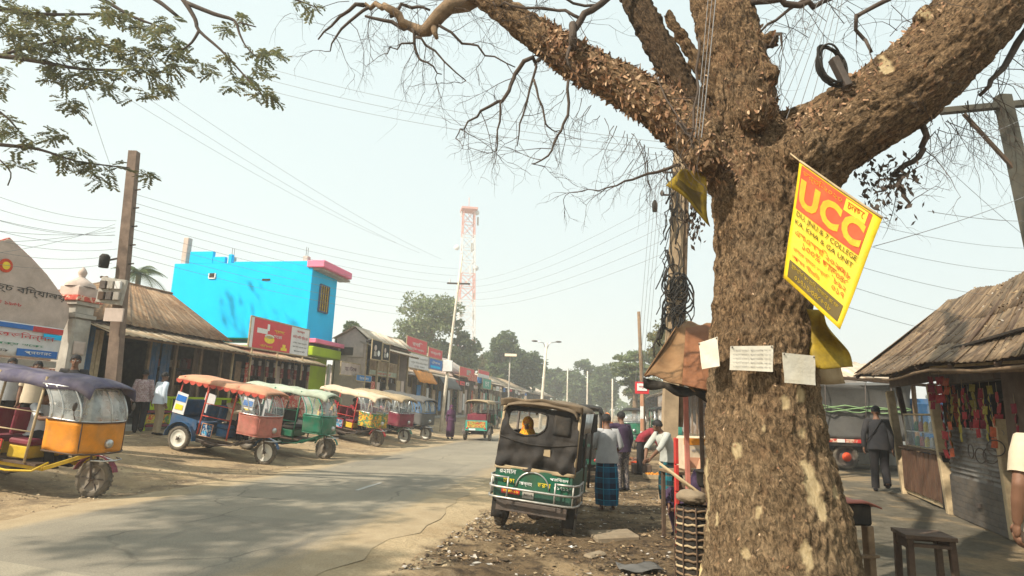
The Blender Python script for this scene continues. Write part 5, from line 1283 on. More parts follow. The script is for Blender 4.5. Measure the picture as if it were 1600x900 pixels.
    if goods: shelf_goods(t, .3, L - .3, min(1.2, (uF - uB) * .4), .6, Z(zM) - .5)
    return t
uA = -8.0
# hut with the wide brown roof
vA0, vA1 = 13.7, 19.8
hutA = shop('long low hut with a wide rusty brown tin roof and dark open front', vA0 + .3, vA1, -8.0, 3.15, -8.9, 3.55, -11.6, 5.35, -14.2, 'tin_tan', 'tin_brown', posts=6, pm='wood', goods=False, hip=3.4)
for x, m_, w_ in ((.22, 'blue_paint', .30), (2.6, 'blue_paint', .42), (3.1, 'blue_paint', .40), (4.6, 'wood_dark', .5)):
    bd = planks(hutA, x - w_ / 2, x + w_ / 2, .05, .25, 2.9, m_, .14, 'door_board')
shelf_goods(hutA, 3.4, 5.2, .9, .6, 2.4)
bar('bamboo_prop', (.4, -.5, 2.0), (1.5, .3, 2.7), .04, 'wood_pale', hutA)
# second ridge behind
hutA2 = shop('brown tin roof rising behind the long low hut', 20.2, 22.4, -11.2, 4.05, -11.4, 4.15, -13.2, 5.35, -15, 'tin_brown', 'tin_brown', posts=2, awn=False, goods=False, gable='black')
# provision shop under the red and white signboard
shB = shop('provision shop with a narrow awning under the red and white signboard', 20.0, 25.6, -7.9, 3.1, -8.7, 3.42, -10.8, 3.75, -12.0, 'tin_tan', 'tin_tan', posts=6, pm='wood_pale')
for i, x in enumerate((.5, 1.1, 2.0, 3.2, 4.2)): box('shutter_leaf', (x, .02, 1.35), (.34, .03, 2.0), ('wood', 'red_tiles', 'interior', 'plaster_pink', 'goods')[i], shB)
box('counter', (3.2, -.25, .75), (3.2, .5, .9), 'red_tiles', shB)
for i in range(9):
    o = MB(); x = .8 + i * .52
    for k in range(4): o.box((x, -.32 + R.uniform(-.02, .02), 2.55 - .2 * k), (.16, .05, .18), 0)
    o.build('hanging_packets', ('goods_mix',)[0], shB, kind='stuff')
def signboard(label, u, v0, v1, z0, z1, panels, frame='wood_pale', name='signboard', cat='sign', group=None, legs=None, yaw=0):
    """board facing the road; panels: (f0, f1, g0, g1, material, [(text, cx, cz, w, h, mat)]) in fractions"""
    t = road_thing(name, label, cat, u, v0, group, z0); t.rotation_euler[2] += yaw; L, H = v1 - v0, z1 - z0
    fr = MB()
    for a, b_ in (((0, 0, 0), (L, 0, 0)), ((0, 0, H), (L, 0, H)), ((0, 0, 0), (0, 0, H)), ((L, 0, 0), (L, 0, H))): fr.bar(a, b_, .05, .05)
    fr.bar((L * .5, .03, 0), (L * .5, .03, H), .04, .03)
    for x in (legs or ()): fr.bar((x, .03, -1.0), (x, .03, 0), .05, .05)
    fr.build('frame', frame, t)
    for f0, f1, g0, g1, m_, txt in panels:
        p = MB().box(((f0 + f1) / 2 * L, 0, (g0 + g1) / 2 * H), ((f1 - f0) * L - .01, .035, (g1 - g0) * H - .01), 0, None, .004).build('panel', m_, t)
        for s_, cx_, cz_, w_, h_, tm in txt:
            if s_ == '#': MB().prism([((cx_ - w_ / 2) * L, (cz_ - h_ / 2) * H), ((cx_ + w_ / 2) * L, (cz_ - h_ / 2) * H), ((cx_ + w_ / 2) * L, (cz_ + h_ / 2) * H), ((cx_ - w_ / 2) * L, (cz_ + h_ / 2) * H)], .008, Matrix.Translation((0, -.020, 0))).build('printed_patch', tm, p)
            elif s_ == 'o': 
                n_ = 20; MB().prism([((cx_ + w_ / 2 * math.cos(6.283 * i / n_)) * L, (cz_ + h_ / 2 * math.sin(6.283 * i / n_)) * H) for i in range(n_)], .008, Matrix.Translation((0, -.021, 0))).build('printed_disc', tm, p)
            else: words(s_, w_ * L, h_ * H, tm, p, Matrix.Translation((cx_ * L, -.026, cz_ * H)))
    return t
signboard('red and white signboard on the awning beside the blue house', -8.05, 19.95, 24.15, 3.38, 4.52, [
    (0, .05, 0, 1, 'white_board', []),
    (.05, .66, 0, 1, 'red_sign', [('#', .18, .60, .16, .16, 'print_white'), ('#', .27, .75, .035, .22, 'print_white'), ('o', .30, .36, .16, .26, 'print_yellow'), ('o', .30, .46, .15, .14, 'print_white'), ('স্বাদে', .45, .66, .17, .13, 'print_yellow'), ('সেরা', .43, .50, .14, .10, 'print_white'), ('খাঁটি মসলা', .26, .13, .2, .08, 'print_yellow'), ('#', .55, .12, .10, .10, 'print_yellow'), ('#', .55, .22, .05, .12, 'print_yellow')]),
    (.66, 1, 0, 1, 'white_board', [('মেসার্স', .83, .84, .14, .09, 'print_red'), ('ভাই ভাই স্টোর', .83, .64, .28, .16, 'print_red'), ('এখানে সকল প্রকার', .83, .43, .26, .07, 'print_grey'), ('মুদি মাল পাওয়া যায়', .83, .30, .26, .07, 'print_grey'), ('প্রোঃ মোঃ আলী', .83, .14, .2, .06, 'print_black')])], legs=(.3, 2.0, 3.9))
# --- the cyan house over lime green ground floor
bh = road_thing('two_storey_house', 'bright cyan two storey house with pink ledges and a lime green ground floor', 'house', -9.3, 26.15)
zb = bh.location.z; LV = 2.55; DP = 7.5
Zb = lambda z: z - zb
wl = MB().box((LV / 2, DP / 2, (Zb(4.35) + Zb(8.0)) / 2), (LV, DP, 8.0 - 4.35), 0, None, .02)
wall = wl.build('upper_wall', 'cyan_paint', bh)
box('parapet', (.09, DP - 1.45, Zb(8.0) + .30), (.18, 1.3, .62), 'cyan_paint', bh); box('parapet', (.092, DP - 2.45, Zb(8.0) + .16), (.184, .68, .34), 'cyan_paint', bh); box('parapet', (.095, DP - 3.05, Zb(8.0) + .22), (.19, .2, .46), 'cyan_paint', bh); box('parapet', (.08, 2.0, Zb(8.0) + .02), (.16, 4.4, .10), 'cyan_paint', bh)
box('roof_column', (.35, DP - .3, Zb(8.0) + .65), (.3, .3, 1.5), 'plaster_pink', bh)
for y in (4.6, .6): 
    c_ = box('roof_column', (.4, y, Zb(8.0) + .18), (.28, .28, .42), 'plaster_pink', bh)
    rb = MB()
    for dx in (-.08, .08): rb.tube([(.4 + dx, y, Zb(8.0) + .3), (.4 + dx + .02, y + .02, Zb(8.0) + .85)], .012, 5)
    rb.build('reinforcing_bars', 'iron', c_, kind='stuff')
box('roof_slab', (LV / 2 + .12, -.18, Zb(8.0) - .08), (LV + .44, .9, .34), 'pink_paint', bh); box('slab_underside', (LV / 2 + .3, -.14, Zb(8.0) - .30), (LV + .5, .6, .10), 'plaster_grey', bh)
box('floor_ledge', (LV / 2 + .06, -.2, Zb(4.28)), (LV + .4, .75, .20), 'pink_paint', bh); box('dark_joint', (LV / 2 + .05, -.06, Zb(4.10)), (LV + .2, .5, .15), 'interior', bh)
box('lime_ledge', (LV / 2, -.12, Zb(3.80)), (LV + .3, .75, .45), 'lime_paint', bh)
box('ground_floor_wall', (LV / 2, DP / 2, Zb(4.05) / 2), (LV - .06, DP - .1, Zb(4.05)), 'lime_paint', bh)
box('ground_floor_wall', (LV - .12, -.03, 1.4), (.18, .12, 2.8), 'print_white', bh)
# window in the street face: dark opening, frame, grille and slats
wn = box('window', (1.25, -.012, Zb(6.45)), (.82, .05, 1.25), 'interior', bh)
for (a, b_) in (((.80, -.05, Zb(5.8)), (.80, -.05, Zb(7.1))), ((1.70, -.05, Zb(5.8)), (1.70, -.05, Zb(7.1))), ((.80, -.05, Zb(7.1)), (1.70, -.05, Zb(7.1))), ((.80, -.05, Zb(5.8)), (1.70, -.05, Zb(5.8)))): bar('frame', a, b_, .07, 'blue_paint', wn)
for i in range(4): bar('grille_bar', (.92 + i * .22, -.045, Zb(5.82)), (.92 + i * .22, -.045, Zb(7.08)), .07, 'yellow_paint', wn, .03)
for i in range(5): bar('slat', (.82, -.06, Zb(5.95) + i * .25), (1.68, -.06, Zb(5.95) + i * .25), .03, 'wood_dark', wn)
# openings in the long wall
h1 = ONV(332, 431, 26.15); h2 = ONV(416, 437, 26.15)
for p, w_, hh, nm in ((h1, .34, .26, 1), (h2, .42, .09, 0)):
    u_, v_, z_ = UVZ(p); y = -9.3 - u_
    o = box('ventilator', (-.012, y, z_ - zb), (.03, w_, hh), 'interior', bh)
    if nm: 
        fm = MB(); 
        for a, b_ in (((-.03, y - w_ / 2, z_ - zb - hh / 2), (-.03, y - w_ / 2, z_ - zb + hh / 2)), ((-.03, y + w_ / 2, z_ - zb - hh / 2), (-.03, y + w_ / 2, z_ - zb + hh / 2)), ((-.03, y - w_ / 2, z_ - zb - hh / 2), (-.03, y + w_ / 2, z_ - zb - hh / 2))): fm.bar(a, b_, .05, .05)
        fm.build('frame', 'print_white', o)
def fronts(t, L, u, n=7, z1=2.3, seed=1):
    """shutter leaves, cloths and boards along a shop front"""
    r2 = random.Random(seed); x = .2
    while x < L - .5:
        w = r2.uniform(.35, .8)
        if r2.random() < .62: box(r2.choice(('shutter_leaf', 'cloth_panel')), (x + w / 2, -.05, .2 + (z1 - .2) * .5), (w, .03, (z1 - .2) * r2.uniform(.6, 1)), r2.choice(('plaster_pink', 'white_board', 'tin_pale', 'mint_canvas', 'blue_bright', 'cream_canvas', 'red_tiles', 'teal_paint', 'wood_pale')), t)
        x += w + r2.uniform(.05, .3)
    x = .2
    while x < L - .8:
        w = r2.uniform(.8, 1.8)
        if r2.random() < .55:
            o = box('fascia_board', (x + w / 2, -.62, z1 + r2.uniform(.25, .5)), (min(w, L - x), .03, r2.uniform(.25, .45)), r2.choice(('white_board', 'plaster_pink', 'red_sign', 'print_blue', 'cream_canvas', 'yellow_paint', 'mint_canvas')), t)
            words(r2.choice(('স্টোর', 'হোটেল', 'টেইলার্স', 'ফার্মেসী', 'ভ্যারাইটি', 'কম্পিউটার')), min(w, L - x) * .6, .14, r2.choice(('print_red', 'print_black', 'print_green')), o, Matrix.Translation((x + w / 2, -.645, z1 + .38)))
        x += w + r2.uniform(.1, .6)
# --- gabled tin shop beyond
vg = 29.3
pk, er, el = ONV(556, 511, vg), ONV(579, 529, vg), ONV(523, 530, vg)
uP, uE2, uL = UVZ(pk)[0], UVZ(er)[0], UVZ(el)[0]
shC = shop('gabled tin shop with a pale sloping roof and dark photo boards', vg, 35.5, uE2 + .5, er.z - .5, uE2 - .2, er.z - .05, uP, pk.z, uL, 'tin_pale', 'tin_pale', posts=5, gable='plaster_pink', awn=True, pm='wood_pale')
fronts(shC, 6.0, uE2 - .2)
gz = shC.location.z; yP = (uE2 - .2) - uP
g_ = box('gable_board', (-.05, yP - .1, pk.z - gz - 1.2), (.04, .9, .7), 'plaster_pink', shC)
box('dark_opening', (-.08, yP + .35, pk.z - gz - 1.25), (.03, .7, .4), 'interior', shC)
for i, (px0, y0, px1, y1) in enumerate(((580, 534, 597, 556), (597, 539, 609, 558))):
    a = ONU(px0, y1, uE2 + .55); b_ = ONU(px1, y0, uE2 + .55); v0, v1 = UVZ(a)[1], UVZ(b_)[1]
    signboard(('dark photo board with a pale portrait beside the pale tin gable', 'smaller dark photo board, right of the other photo board')[i], uE2 + .55, v0, v1, a.z - .15, b_.z, [(0, 1, 0, 1, 'cloth_black', [('o', .35, .6, .25, .3, 'plaster_pink'), ('o', .7, .35, .25, .3, 'print_white'), ('#', .35, .3, .25, .25, 'plaster_grey')])], 'wood_pale', group='dark photo boards above the gabled shop')
def pxsign(label, px0, pt, px1, pb, u, panels, frame='wood_pale', group=None, legs=None):
    a, b_ = ONU(px0, (pt + pb) / 2, u), ONU(px1, (pt + pb) / 2, u); v0, v1 = UVZ(a)[1], UVZ(b_)[1]; pm_ = ONU((px0 + px1) / 2, pt, u); pn = ONU((px0 + px1) / 2, pb, u)
    return signboard(label, u, v0, v1, pn.z, pm_.z, panels, frame, group=group, legs=legs)
GS = 'small shop signs on the far left row'
pxsign('pale pink cloth sign hung under the gabled shop eave', 532, 567, 562, 587, -7.9, [(0, 1, 0, 1, 'plaster_pink', [('হোটেল', .5, .55, .6, .4, 'cloth_purple')])], group=GS)
pxsign('bright blue board under the eave right of the pale pink sign', 556, 586, 580, 596, -7.7, [(0, 1, 0, 1, 'blue_bright', [('টেলিকম', .5, .5, .6, .5, 'print_white')])], group=GS)
pxsign('faded tan and green board over the shop left of the orange awning', 577, 566, 620, 588, -7.9, [(0, 1, .35, 1, 'tin_tan', []), (0, 1, 0, .35, 'mint_canvas', [('কনফেকশনারি', .5, .18, .6, .2, 'print_red')])], group=GS)
SG = 'hoardings over the far left shops'
pxsign('red upper hoarding with white lettering, largest over the far shops', 635, 529, 667, 552, -8.2, [(0, 1, 0, 1, 'red_sign', [('রবি', .5, .62, .5, .3, 'print_white'), ('টেলিকম সেন্টার', .5, .25, .7, .2, 'print_white')])], group=SG, legs=(.3, 2))
pxsign('greyish white hoarding right under the largest red one', 638, 554, 671, 577, -8.2, [(0, 1, 0, 1, 'white_board', [('মোবাইল সার্ভিসিং', .5, .7, .8, .2, 'print_grey'), ('এন্ড ইলেকট্রনিক্স', .5, .4, .8, .18, 'print_grey'), ('নূরপুর বাজার', .5, .15, .5, .14, 'print_grey')])], group=SG, legs=(.3, 2))
pxsign('small red hoarding with a white line beside the largest red one', 669, 545, 691, 560, -8.2, [(0, 1, 0, 1, 'red_sign', [('ফার্মেসী', .5, .5, .7, .4, 'print_white')])], group=SG, legs=(.3,))
pxsign('small blue hoarding under the small red one', 669, 561, 691, 578, -8.2, [(0, 1, 0, 1, 'print_blue', [('ঔষধ', .5, .66, .6, .3, 'print_white'), ('#', .5, .25, .7, .2, 'cyan_paint')])], group=SG, legs=(.3,))
# shops running on up the left side
cols = ['tin_pale', 'tin_tan', 'tin_grey', 'tin_pale', 'tin_tan', 'tin_pale']
labs = ['tin shop with an orange-yellow cloth awning on the far left row', 'tin roofed shop under the red, white and blue hoardings', 'shop with a tall pale tin gable past the hoardings', 'low pale roofed shop beside the white lit pole', 'tan roofed shop far up the left side', 'farthest pale tin roof on the left row before the trees']
spans = [(36.0, 40.5, 3.5, 4.2), (41.0, 47.0, 3.7, 4.4), (47.5, 55, 4.0, 5.6), (56, 66, 3.9, 4.9), (67, 82, 3.7, 5.0), (84, 110, 3.6, 4.8)]
for i, (v0, v1, ze, zr) in enumerate(spans):
    o = shop(labs[i], v0, v1, -7.7, ze - .25, -8.4, ze, -11.0, zr, -13.5, cols[(i + 2) % 6], cols[i], posts=5, gable=('plaster_pink', 'tin_pale')[i % 2], pm='wood_pale', w=1.0 if i < 3 else 2.0, goods=i < 4)
    if i < 5: fronts(o, v1 - v0, -8.4, seed=i + 3)
    if i == 0:
        MB().grid(8, 3, lambda a, b: (.2 + 3.6 * a, -.75 - .5 * b, 3.05 - .75 * b + .03 * math.sin(a * 20)), 0, True, .02).build('cloth_awning', 'orange_sheet', o)
    if i == 1: MB().grid(8, 3, lambda a, b: (.6 + 4 * a, -.75 - .6 * b, 2.9 - .8 * b + .03 * math.sin(a * 20)), 0, True, .02).build('cloth_awning', 'grey_tarp', o)
    if i == 2:
        box('fascia_board', (3.5, -.8, 3.3), (3, .05, .6), 'red_tiles', o); box('fascia_board', (6, -.8, 3.2), (1.6, .05, .5), 'blue_bright', o)
for px0, pt, px1, pb, m_, t_, lab in ((828, 0, 0, 0, 0, 0, 0),):
    pass
pxsign('small red-brown board on the shop past the white lit pole', 718, 575, 741, 589, -7.6, [(0, 1, 0, 1, 'red_sign', [('#', .6, .5, .3, .6, 'plaster_grey')])], group=GS)
pxsign('red and white board where the left row ends, nearest the trees', 747, 579, 764, 591, -7.6, [(0, 1, 0, .5, 'white_board', []), (0, 1, .5, 1, 'red_sign', [])], group=GS)
pxsign('teal board with white lettering below the last red and white board', 754, 592, 767, 608, -7.4, [(0, 1, 0, 1, 'teal_paint', [('চা', .5, .5, .5, .5, 'print_white')])], group=GS)
# low painted fence and stall front behind the salmon roofed vehicle
fn = road_thing('painted_barrier', 'low red and green painted barrier in front of the dark hut', 'barrier', -8.6, 16.2, None)
for i in range(10): box('board', (.25 + .5 * i, 0, .34), (.47, .03, .26), ('paint_floral', 'paint_green_floral', 'paint_blue_floral')[i % 3], fn)
for z, m_ in ((.55, 'maroon'), (.14, 'maroon'), (.98, 'lime_paint')): bar('rail', (0, -.03, z), (5, -.03, z), .07, m_, fn)
for i in range(6): box('post', (i, .02, .5), (.07, .07, 1.02), 'lime_paint', fn)
for i in range(4): box('mesh_panel', (.6 + 1.2 * i, .03, .77), (.9, .02, .34), 'lime_paint', fn)
# --- arched gate sign and its pillar
gt = road_thing('gate_sign', 'arched grey-pink school gate board with black Bengali lettering and printed banner', 'gate sign', -8.8, 11.42)
zg = gt.location.z; hw = 1.80
arch = [(-hw + .06, 3.10 - zg), (hw - .06, 3.10 - zg), (hw + .04, 3.45 - zg), (hw, 3.75 - zg), (hw - .28, 4.02 - zg), (hw - .75, 4.42 - zg), (hw - 1.2, 4.72 - zg), (.22, 4.93 - zg), (0, 5.06 - zg), (-.22, 4.93 - zg), (-hw + 1.2, 4.72 - zg), (-hw + .75, 4.42 - zg), (-hw + .28, 4.02 - zg), (-hw, 3.75 - zg), (-hw - .04, 3.45 - zg)]
MB().prism(arch, .16).build('arch_board', 'plaster_pink', gt)
MB().tube([(x, -.03, z) for x, z in arch[1:]] + [(arch[0][0], -.03, arch[0][1])], .035, 6).build('arch_moulding', 'red_tiles', gt)
words('নূরপুর উচ্চ বিদ্যালয়', 3.0, .24, 'print_black', gt, Matrix.Translation((.15, -.095, 3.93 - zg)))
words('স্থাপিত ১৯৬৮', 1.1, .14, 'print_red', gt, Matrix.Translation((.0, -.095, 3.58 - zg)))
n_ = 18; eb = MB().prism([(.16 * math.cos(6.283 * i / n_), .16 * math.sin(6.283 * i / n_)) for i in range(n_)], .02, Matrix.Translation((0, -.09, 4.42 - zg))).build('emblem', 'orange_print', gt); MB().prism([(.09 * math.cos(6.283 * i / n_), .09 * math.sin(6.283 * i / n_)) for i in range(n_)], .02, Matrix.Translation((0, -.10, 4.42 - zg))).build('emblem_centre', 'print_yellow', eb)
bn = MB().grid(16, 6, lambda a, b: (-1.7 + 3.4 * a, -.14 - .03 * math.sin(a * 11) * (1 - b), 2.38 - zg + .78 * b), 0, True, .01).build('printed_banner', 'white_board', gt)
def bpatch(x0, x1, z0, z1, m_): MB().box(((x0 + x1) / 2, -.185, (z0 + z1) / 2 - zg), (x1 - x0, .008, z1 - z0), 0, None, .001).build('printed_band', m_, bn)
bpatch(-1.66, .85, 3.02, 3.13, 'print_blue'); bpatch(.85, 1.66, 3.00, 3.13, 'print_red'); bpatch(.55, 1.6, 2.40, 2.57, 'print_blue'); bpatch(1.15, 1.64, 2.86, 2.98, 'cyan_paint')
words('শুভেচ্ছা ও অভিনন্দন', 2.9, .18, 'print_red', bn, Matrix.Translation((0, -.19, 2.86 - zg)))
words('এলাকাবাসীর পক্ষ থেকে', 2.6, .09, 'print_green', bn, Matrix.Translation((-.1, -.19, 2.66 - zg))); words('আলহাজ্ব মোঃ রফিক', 1.7, .09, 'print_black', bn, Matrix.Translation((-.5, -.19, 2.49 - zg))); words('প্রচারে', .7, .09, 'print_white', bn, Matrix.Translation((1.08, -.195, 2.485 - zg)))
for z0, z1, m_ in ((2.18, 2.34, 'plaster_grey'), (1.2, 2.16, 'red_tiles')): box('lower_board', (0, 0, (z0 + z1) / 2 - zg), (3.5, .10, z1 - z0), m_, gt)
for x in (-1.85, -1.72): box('gate_post', (x, .06, 1.6), (.12, .12, 3.2), 'plaster_grey', gt)
pl = road_thing('gate_pillar', 'ornate grey plaster pillar with stepped cap and finial beside the arched gate', 'pillar', -8.9, 13.62)
a_ = .30
for nm, w_, z0, z1, m_ in (('shaft', .56, -.1, 2.95, 'plaster_grey'), ('moulding', .66, 2.95, 3.05, 'plaster_grey'), ('neck', .56, 3.05, 3.28, 'plaster_grey'), ('moulding', .70, 3.28, 3.38, 'plaster_grey'), ('cornice', .80, 3.38, 3.52, 'red_tiles'), ('cap_block', .62, 3.52, 3.78, 'plaster_pink'), ('base', .72, -.1, .5, 'plaster_grey')):
    box(nm, (0, 0, (z0 + z1) / 2), (w_, w_, z1 - z0), m_, pl)
MB().lathe([(.36, 3.78), (.34, 3.86), (.22, 3.95), (.12, 4.02), (.07, 4.06), (.09, 4.12), (.11, 4.18), (.08, 4.25), (.03, 4.32), (.002, 4.34)], 16).build('finial', 'plaster_pink', pl)
MB().grid(6, 6, lambda a, b: (-.2 + .35 * a, -.30 - .01 * math.sin(a * 9), 2.0 + .35 * b), 0, True, .006).build('stuck_notice', 'plaster_pink', pl)
bw = road_thing('plank_wall', 'short wall of weathered upright boards between gate pillar and hut', 'wall', -9.0, 13.95)
planks(bw, 0, .75, 0, -.1, 2.75, 'wood_pale', .15)
# ------------------------------------------------------------------ right side: the stall
W1, W2 = G(1415, 771), G(1488, 803)
wd_ = (W2 - W1).normalized(); WA = math.atan2(wd_.y, wd_.x)
WA_dir = Vector((math.cos(WA), math.sin(WA), 0)); WN = Vector((math.sin(WA), -math.cos(WA), 0))     # WN points out of the stall, to the left
if WN.x > 0: WN = -WN
st0 = Vector((W1.x, W1.y, gh(W1.x, W1.y)))
stall = thing('market_stall', 'roadside stall with a sagging weathered roof, leaning posts and a half closed shutter', 'stall', tuple(st0), WA)
MI = Matrix.Translation(st0) @ Matrix.Rotation(WA, 4, 'Z'); MInv = MI.inverted()
def SL(p): return MInv @ p                    # world -> stall frame: x towards the camera, y outwards or inwards
ysgn = 1 if (MInv.to_3x3() @ WN).y > 0 else -1
OUT = ysgn                                     # +1 when local +y points out of the stall
def onwall(px, py, off=0.0):
    """point of the stall's front plane, shifted off metres outwards, in the stall frame"""
    d = ray(px, py); o = st0 + WN * off; s = (o - CAM).dot(WN) / d.dot(WN); return SL(CAM + d * s)
def spost(a, b_, w, m, name='post', off=0):
    p, q = onwall(*a, off), onwall(*b_, off); return bar(name, p, q, w, m, stall, w * .8)
spost((1417, 775), (1390, 612), .15, 'wood_pale'); spost((1489, 806), (1455, 600), .15, 'wood_pale'); spost((1590, 845), (1562, 655), .14, 'wood_pale')
spost((1442, 775), (1402, 600), .10, 'wood_dark', off=-.25)
LX = lambda px, py, off=0: onwall(px, py, off).x
xA, xB, xC = LX(1415, 771), LX(1488, 803), LX(1588, 843)
Y = lambda off: OUT * off
# roof of old sheets, swept in a sagging surface, many sheets each its own
eL, eR = D(1335, 584, 12.6), D(1606, 561, 5.6); rL, rR = D(1482, 470, 11.6), D(1648, 414, 6.8)
eL, eR, rL, rR = SL(eL), SL(eR), SL(rL), SL(rR)
eR = eR + (eR - eL) * .45; rR = rR + (rR - rL) * .45
def roofp(a, b): 
    p = (eL * (1 - a) + eR * a) * (1 - b) + (rL * (1 - a) + rR * a) * b
    p.z += -.10 * math.sin(b * math.pi) - .05 * math.sin(a * 7 + 1) * (1 - b) + .03 * math.sin(a * 19 + b * 3)
    return p
nA, nB = 27, 3
for i in range(nA):
    for j in range(nB):
        a0, a1 = i / nA - .006, (i + 1) / nA + .006; b0, b1 = j / nB - (.03 if j else 0) - R.uniform(0, .02), (j + 1) / nB
        lift = .006 * (j + 1) + .006 * (i % 2) + R.uniform(0, .006); tw_ = R.uniform(-.008, .008)
        MB().grid(8, 3, lambda a, b: roofp(a0 + (a1 - a0) * a, b0 + (b1 - b0) * b) + Vector((0, 0, lift + tw_ * (a - .5) + .011 * math.sin(a * math.pi * 6) + .02 * (1 - b) * R.uniform(0, .15))), 0, True, .008).build('roof_sheet', 'thatch_tin', stall)
# hipped end and far slope
bk = SL(D(1420, 560, 16.0))
MB().grid(6, 5, lambda a, b: (eL * (1 - a) + bk * a) * (1 - b) + rL * b + Vector((0, 0, .02 * math.sin(a * 20))), 0, True, .01).build('roof_sheet', 'thatch_tin', stall)
bR_ = Vector((rR.x + .2, rR.y - OUT * 2.6, rR.z - 1.3)); bL_ = bk
MB().grid(16, 3, lambda a, b: (bL_ * (1 - a) + bR_ * a) * (1 - b) + (rL * (1 - a) + rR * a) * b + Vector((0, 0, -.02)), 0, True, .01).build('roof_sheet', 'thatch_tin', stall)
# leaf debris lying on the roof
db = MB()
for i in range(420):
    a, b = R.random(), R.random(); p = roofp(a, b) + Vector((0, 0, .045)); leafquad(db, p, R.uniform(.012, .03), 0)
db.build('leaf_debris', 'litter_bits', stall, kind='stuff')
for i in range(9):
    a = i / 8; p, q = roofp(a, .02), roofp(a, .95); bar('rafter', p - Vector((0, 0, .07)), q - Vector((0, 0, .07)), .05, 'wood_dark', stall)
MB().tube([roofp(i / 14, .04) - Vector((0, 0, .13)) for i in range(15)], .022, 8).build('eave_pole', 'wood', stall)
# inside
zi = 3.0
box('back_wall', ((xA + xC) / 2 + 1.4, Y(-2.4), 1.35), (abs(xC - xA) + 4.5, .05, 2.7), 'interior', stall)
pa, pb = onwall(1388, 612), onwall(1612, 606)
box('lintel_board', ((pa.x + pb.x) / 2 + .8, Y(-.1), 2.30), (abs(pb.x - pa.x) + 2, .05, .34), 'wood_dark', stall)
c1, c2 = onwall(1455, 574, .5), onwall(1640, 562, .5); bar('awning_rail', c1, c2, .05, 'wood_pale', stall, .03)
bar('awning_rail', c1 + Vector((0, 0, -.09)), c2 + Vector((0, 0, -.09)), .03, 'wood', stall)
# counter with plank front
M('counter_wood', (.105, .05, .028), .8, .3, 7, .4, 60, .3)
k0, k1 = onwall(1424, 722, .02), onwall(1476, 735, .02); zt = .92; L = xB - xA
planks(stall, xA + .12, xB - .30, Y(.03), .12, zt - .04, 'counter_wood', .13, 'counter_plank')
box('counter_top', ((xA + xB) / 2, Y(-.16), zt), (L - .1, .46, .05), 'wood_dark', stall); box('counter_base', ((xA + xB) / 2, Y(-.05), .08), (L - .15, .12, .10), 'wood_pale', stall)
box('counter_end', (xB - .2, Y(-.02), .48), (.2, .12, .9), 'black', stall)
# display case on the counter
dc = thing('display_case', 'glass fronted display case on the plank counter between the pale posts', 'display case', tuple(MI @ Vector(((xA + xB) / 2 - .05, Y(-.16), zt + .026))), WA)
Lc = L * .72
for x in (-Lc / 2, Lc / 2):
    for y in (-.15, .15): box('corner_post', (x, y, .30), (.03, .03, .6), 'wood_pale', dc)
box('shelf', (0, 0, .29), (Lc - .04, .28, .015), 'white_paint', dc); box('case_top', (0, 0, .61), (Lc + .03, .34, .03), 'wood_pale', dc); box('case_floor', (0, 0, .01), (Lc, .30, .02), 'wood_pale', dc)
MB().box((0, Y(.165), .30), (Lc - .04, .006, .56)).build('glass_pane', 'windscreen', dc)
for k in range(12):
    m_ = ('print_green', 'lamp_red', 'print_yellow', 'print_white', 'orange_sheet', 'pink_paint')[k % 6]; x = (-.40 + .8 * (k % 6) / 5) * Lc; z = .02 if k < 6 else .298
    tag(MB().lathe([(.001, 0), (.045, 0), (.048, .02), (.048, .12), (.03, .16), (.03, .18), (.001, .185)], 12).build('jar', m_, None), '%s plastic jar on the %s shelf of the display case, %s' % (('green', 'red', 'yellow', 'white', 'orange', 'pink')[k % 6], 'lower' if k < 6 else 'upper', ('far end', 'second along', 'third along', 'fourth along', 'fifth along', 'near end')[k % 6]), 'jar', 'jars in the display case').matrix_world = MI @ Matrix.Translation((((xA + xB) / 2 - .05) + x, Y(-.16), zt + .026 + z))
# rolling shutter, half closed, slat by slat, and lower boards in the shutter colour darkened for shade
s0_, s1_ = xB + .14, xC - .02; zS0, zS1 = .62, 1.36
hS = (zS1 - zS0) / 11
slm = MB().grid(1, 5, lambda a, b: (a * (s1_ - s0_), .022 * math.sin(b * math.pi), b * hS * 1.02), 0, True, .008).mesh('shutter_slat', 'shutter_metal')
for i in range(11): o = link('shutter_slat', slm, stall); o.location = (s0_, Y(.02), zS0 + hS * i)
blm = MB().box((0, 0, 0), (s1_ - s0_, .035, .085)).mesh('base_board', 'shutter_shaded')
for i in range(7): o = link('base_board', blm, stall); o.location = ((s0_ + s1_) / 2, Y(.01), .05 + .088 * i)
box('shutter_handle', ((s0_ + s1_) / 2 + .1, Y(.05), .30), (.14, .03, .06), 'iron', stall)
box('side_door', (xC + .9, Y(.0), 1.1), (1.5, .05, 2.2), 'wood_dark', stall)
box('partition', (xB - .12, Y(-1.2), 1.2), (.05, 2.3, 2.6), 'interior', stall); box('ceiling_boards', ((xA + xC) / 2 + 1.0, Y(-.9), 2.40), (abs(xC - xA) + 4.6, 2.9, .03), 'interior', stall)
box('shutter_box', ((s0_ + s1_) / 2, Y(-.06), 2.12), (s1_ - s0_, .2, .2), 'iron', stall)
shelf_goods(stall, s0_ - .2, s1_, Y(-1.0), .7, 2.2, 4)
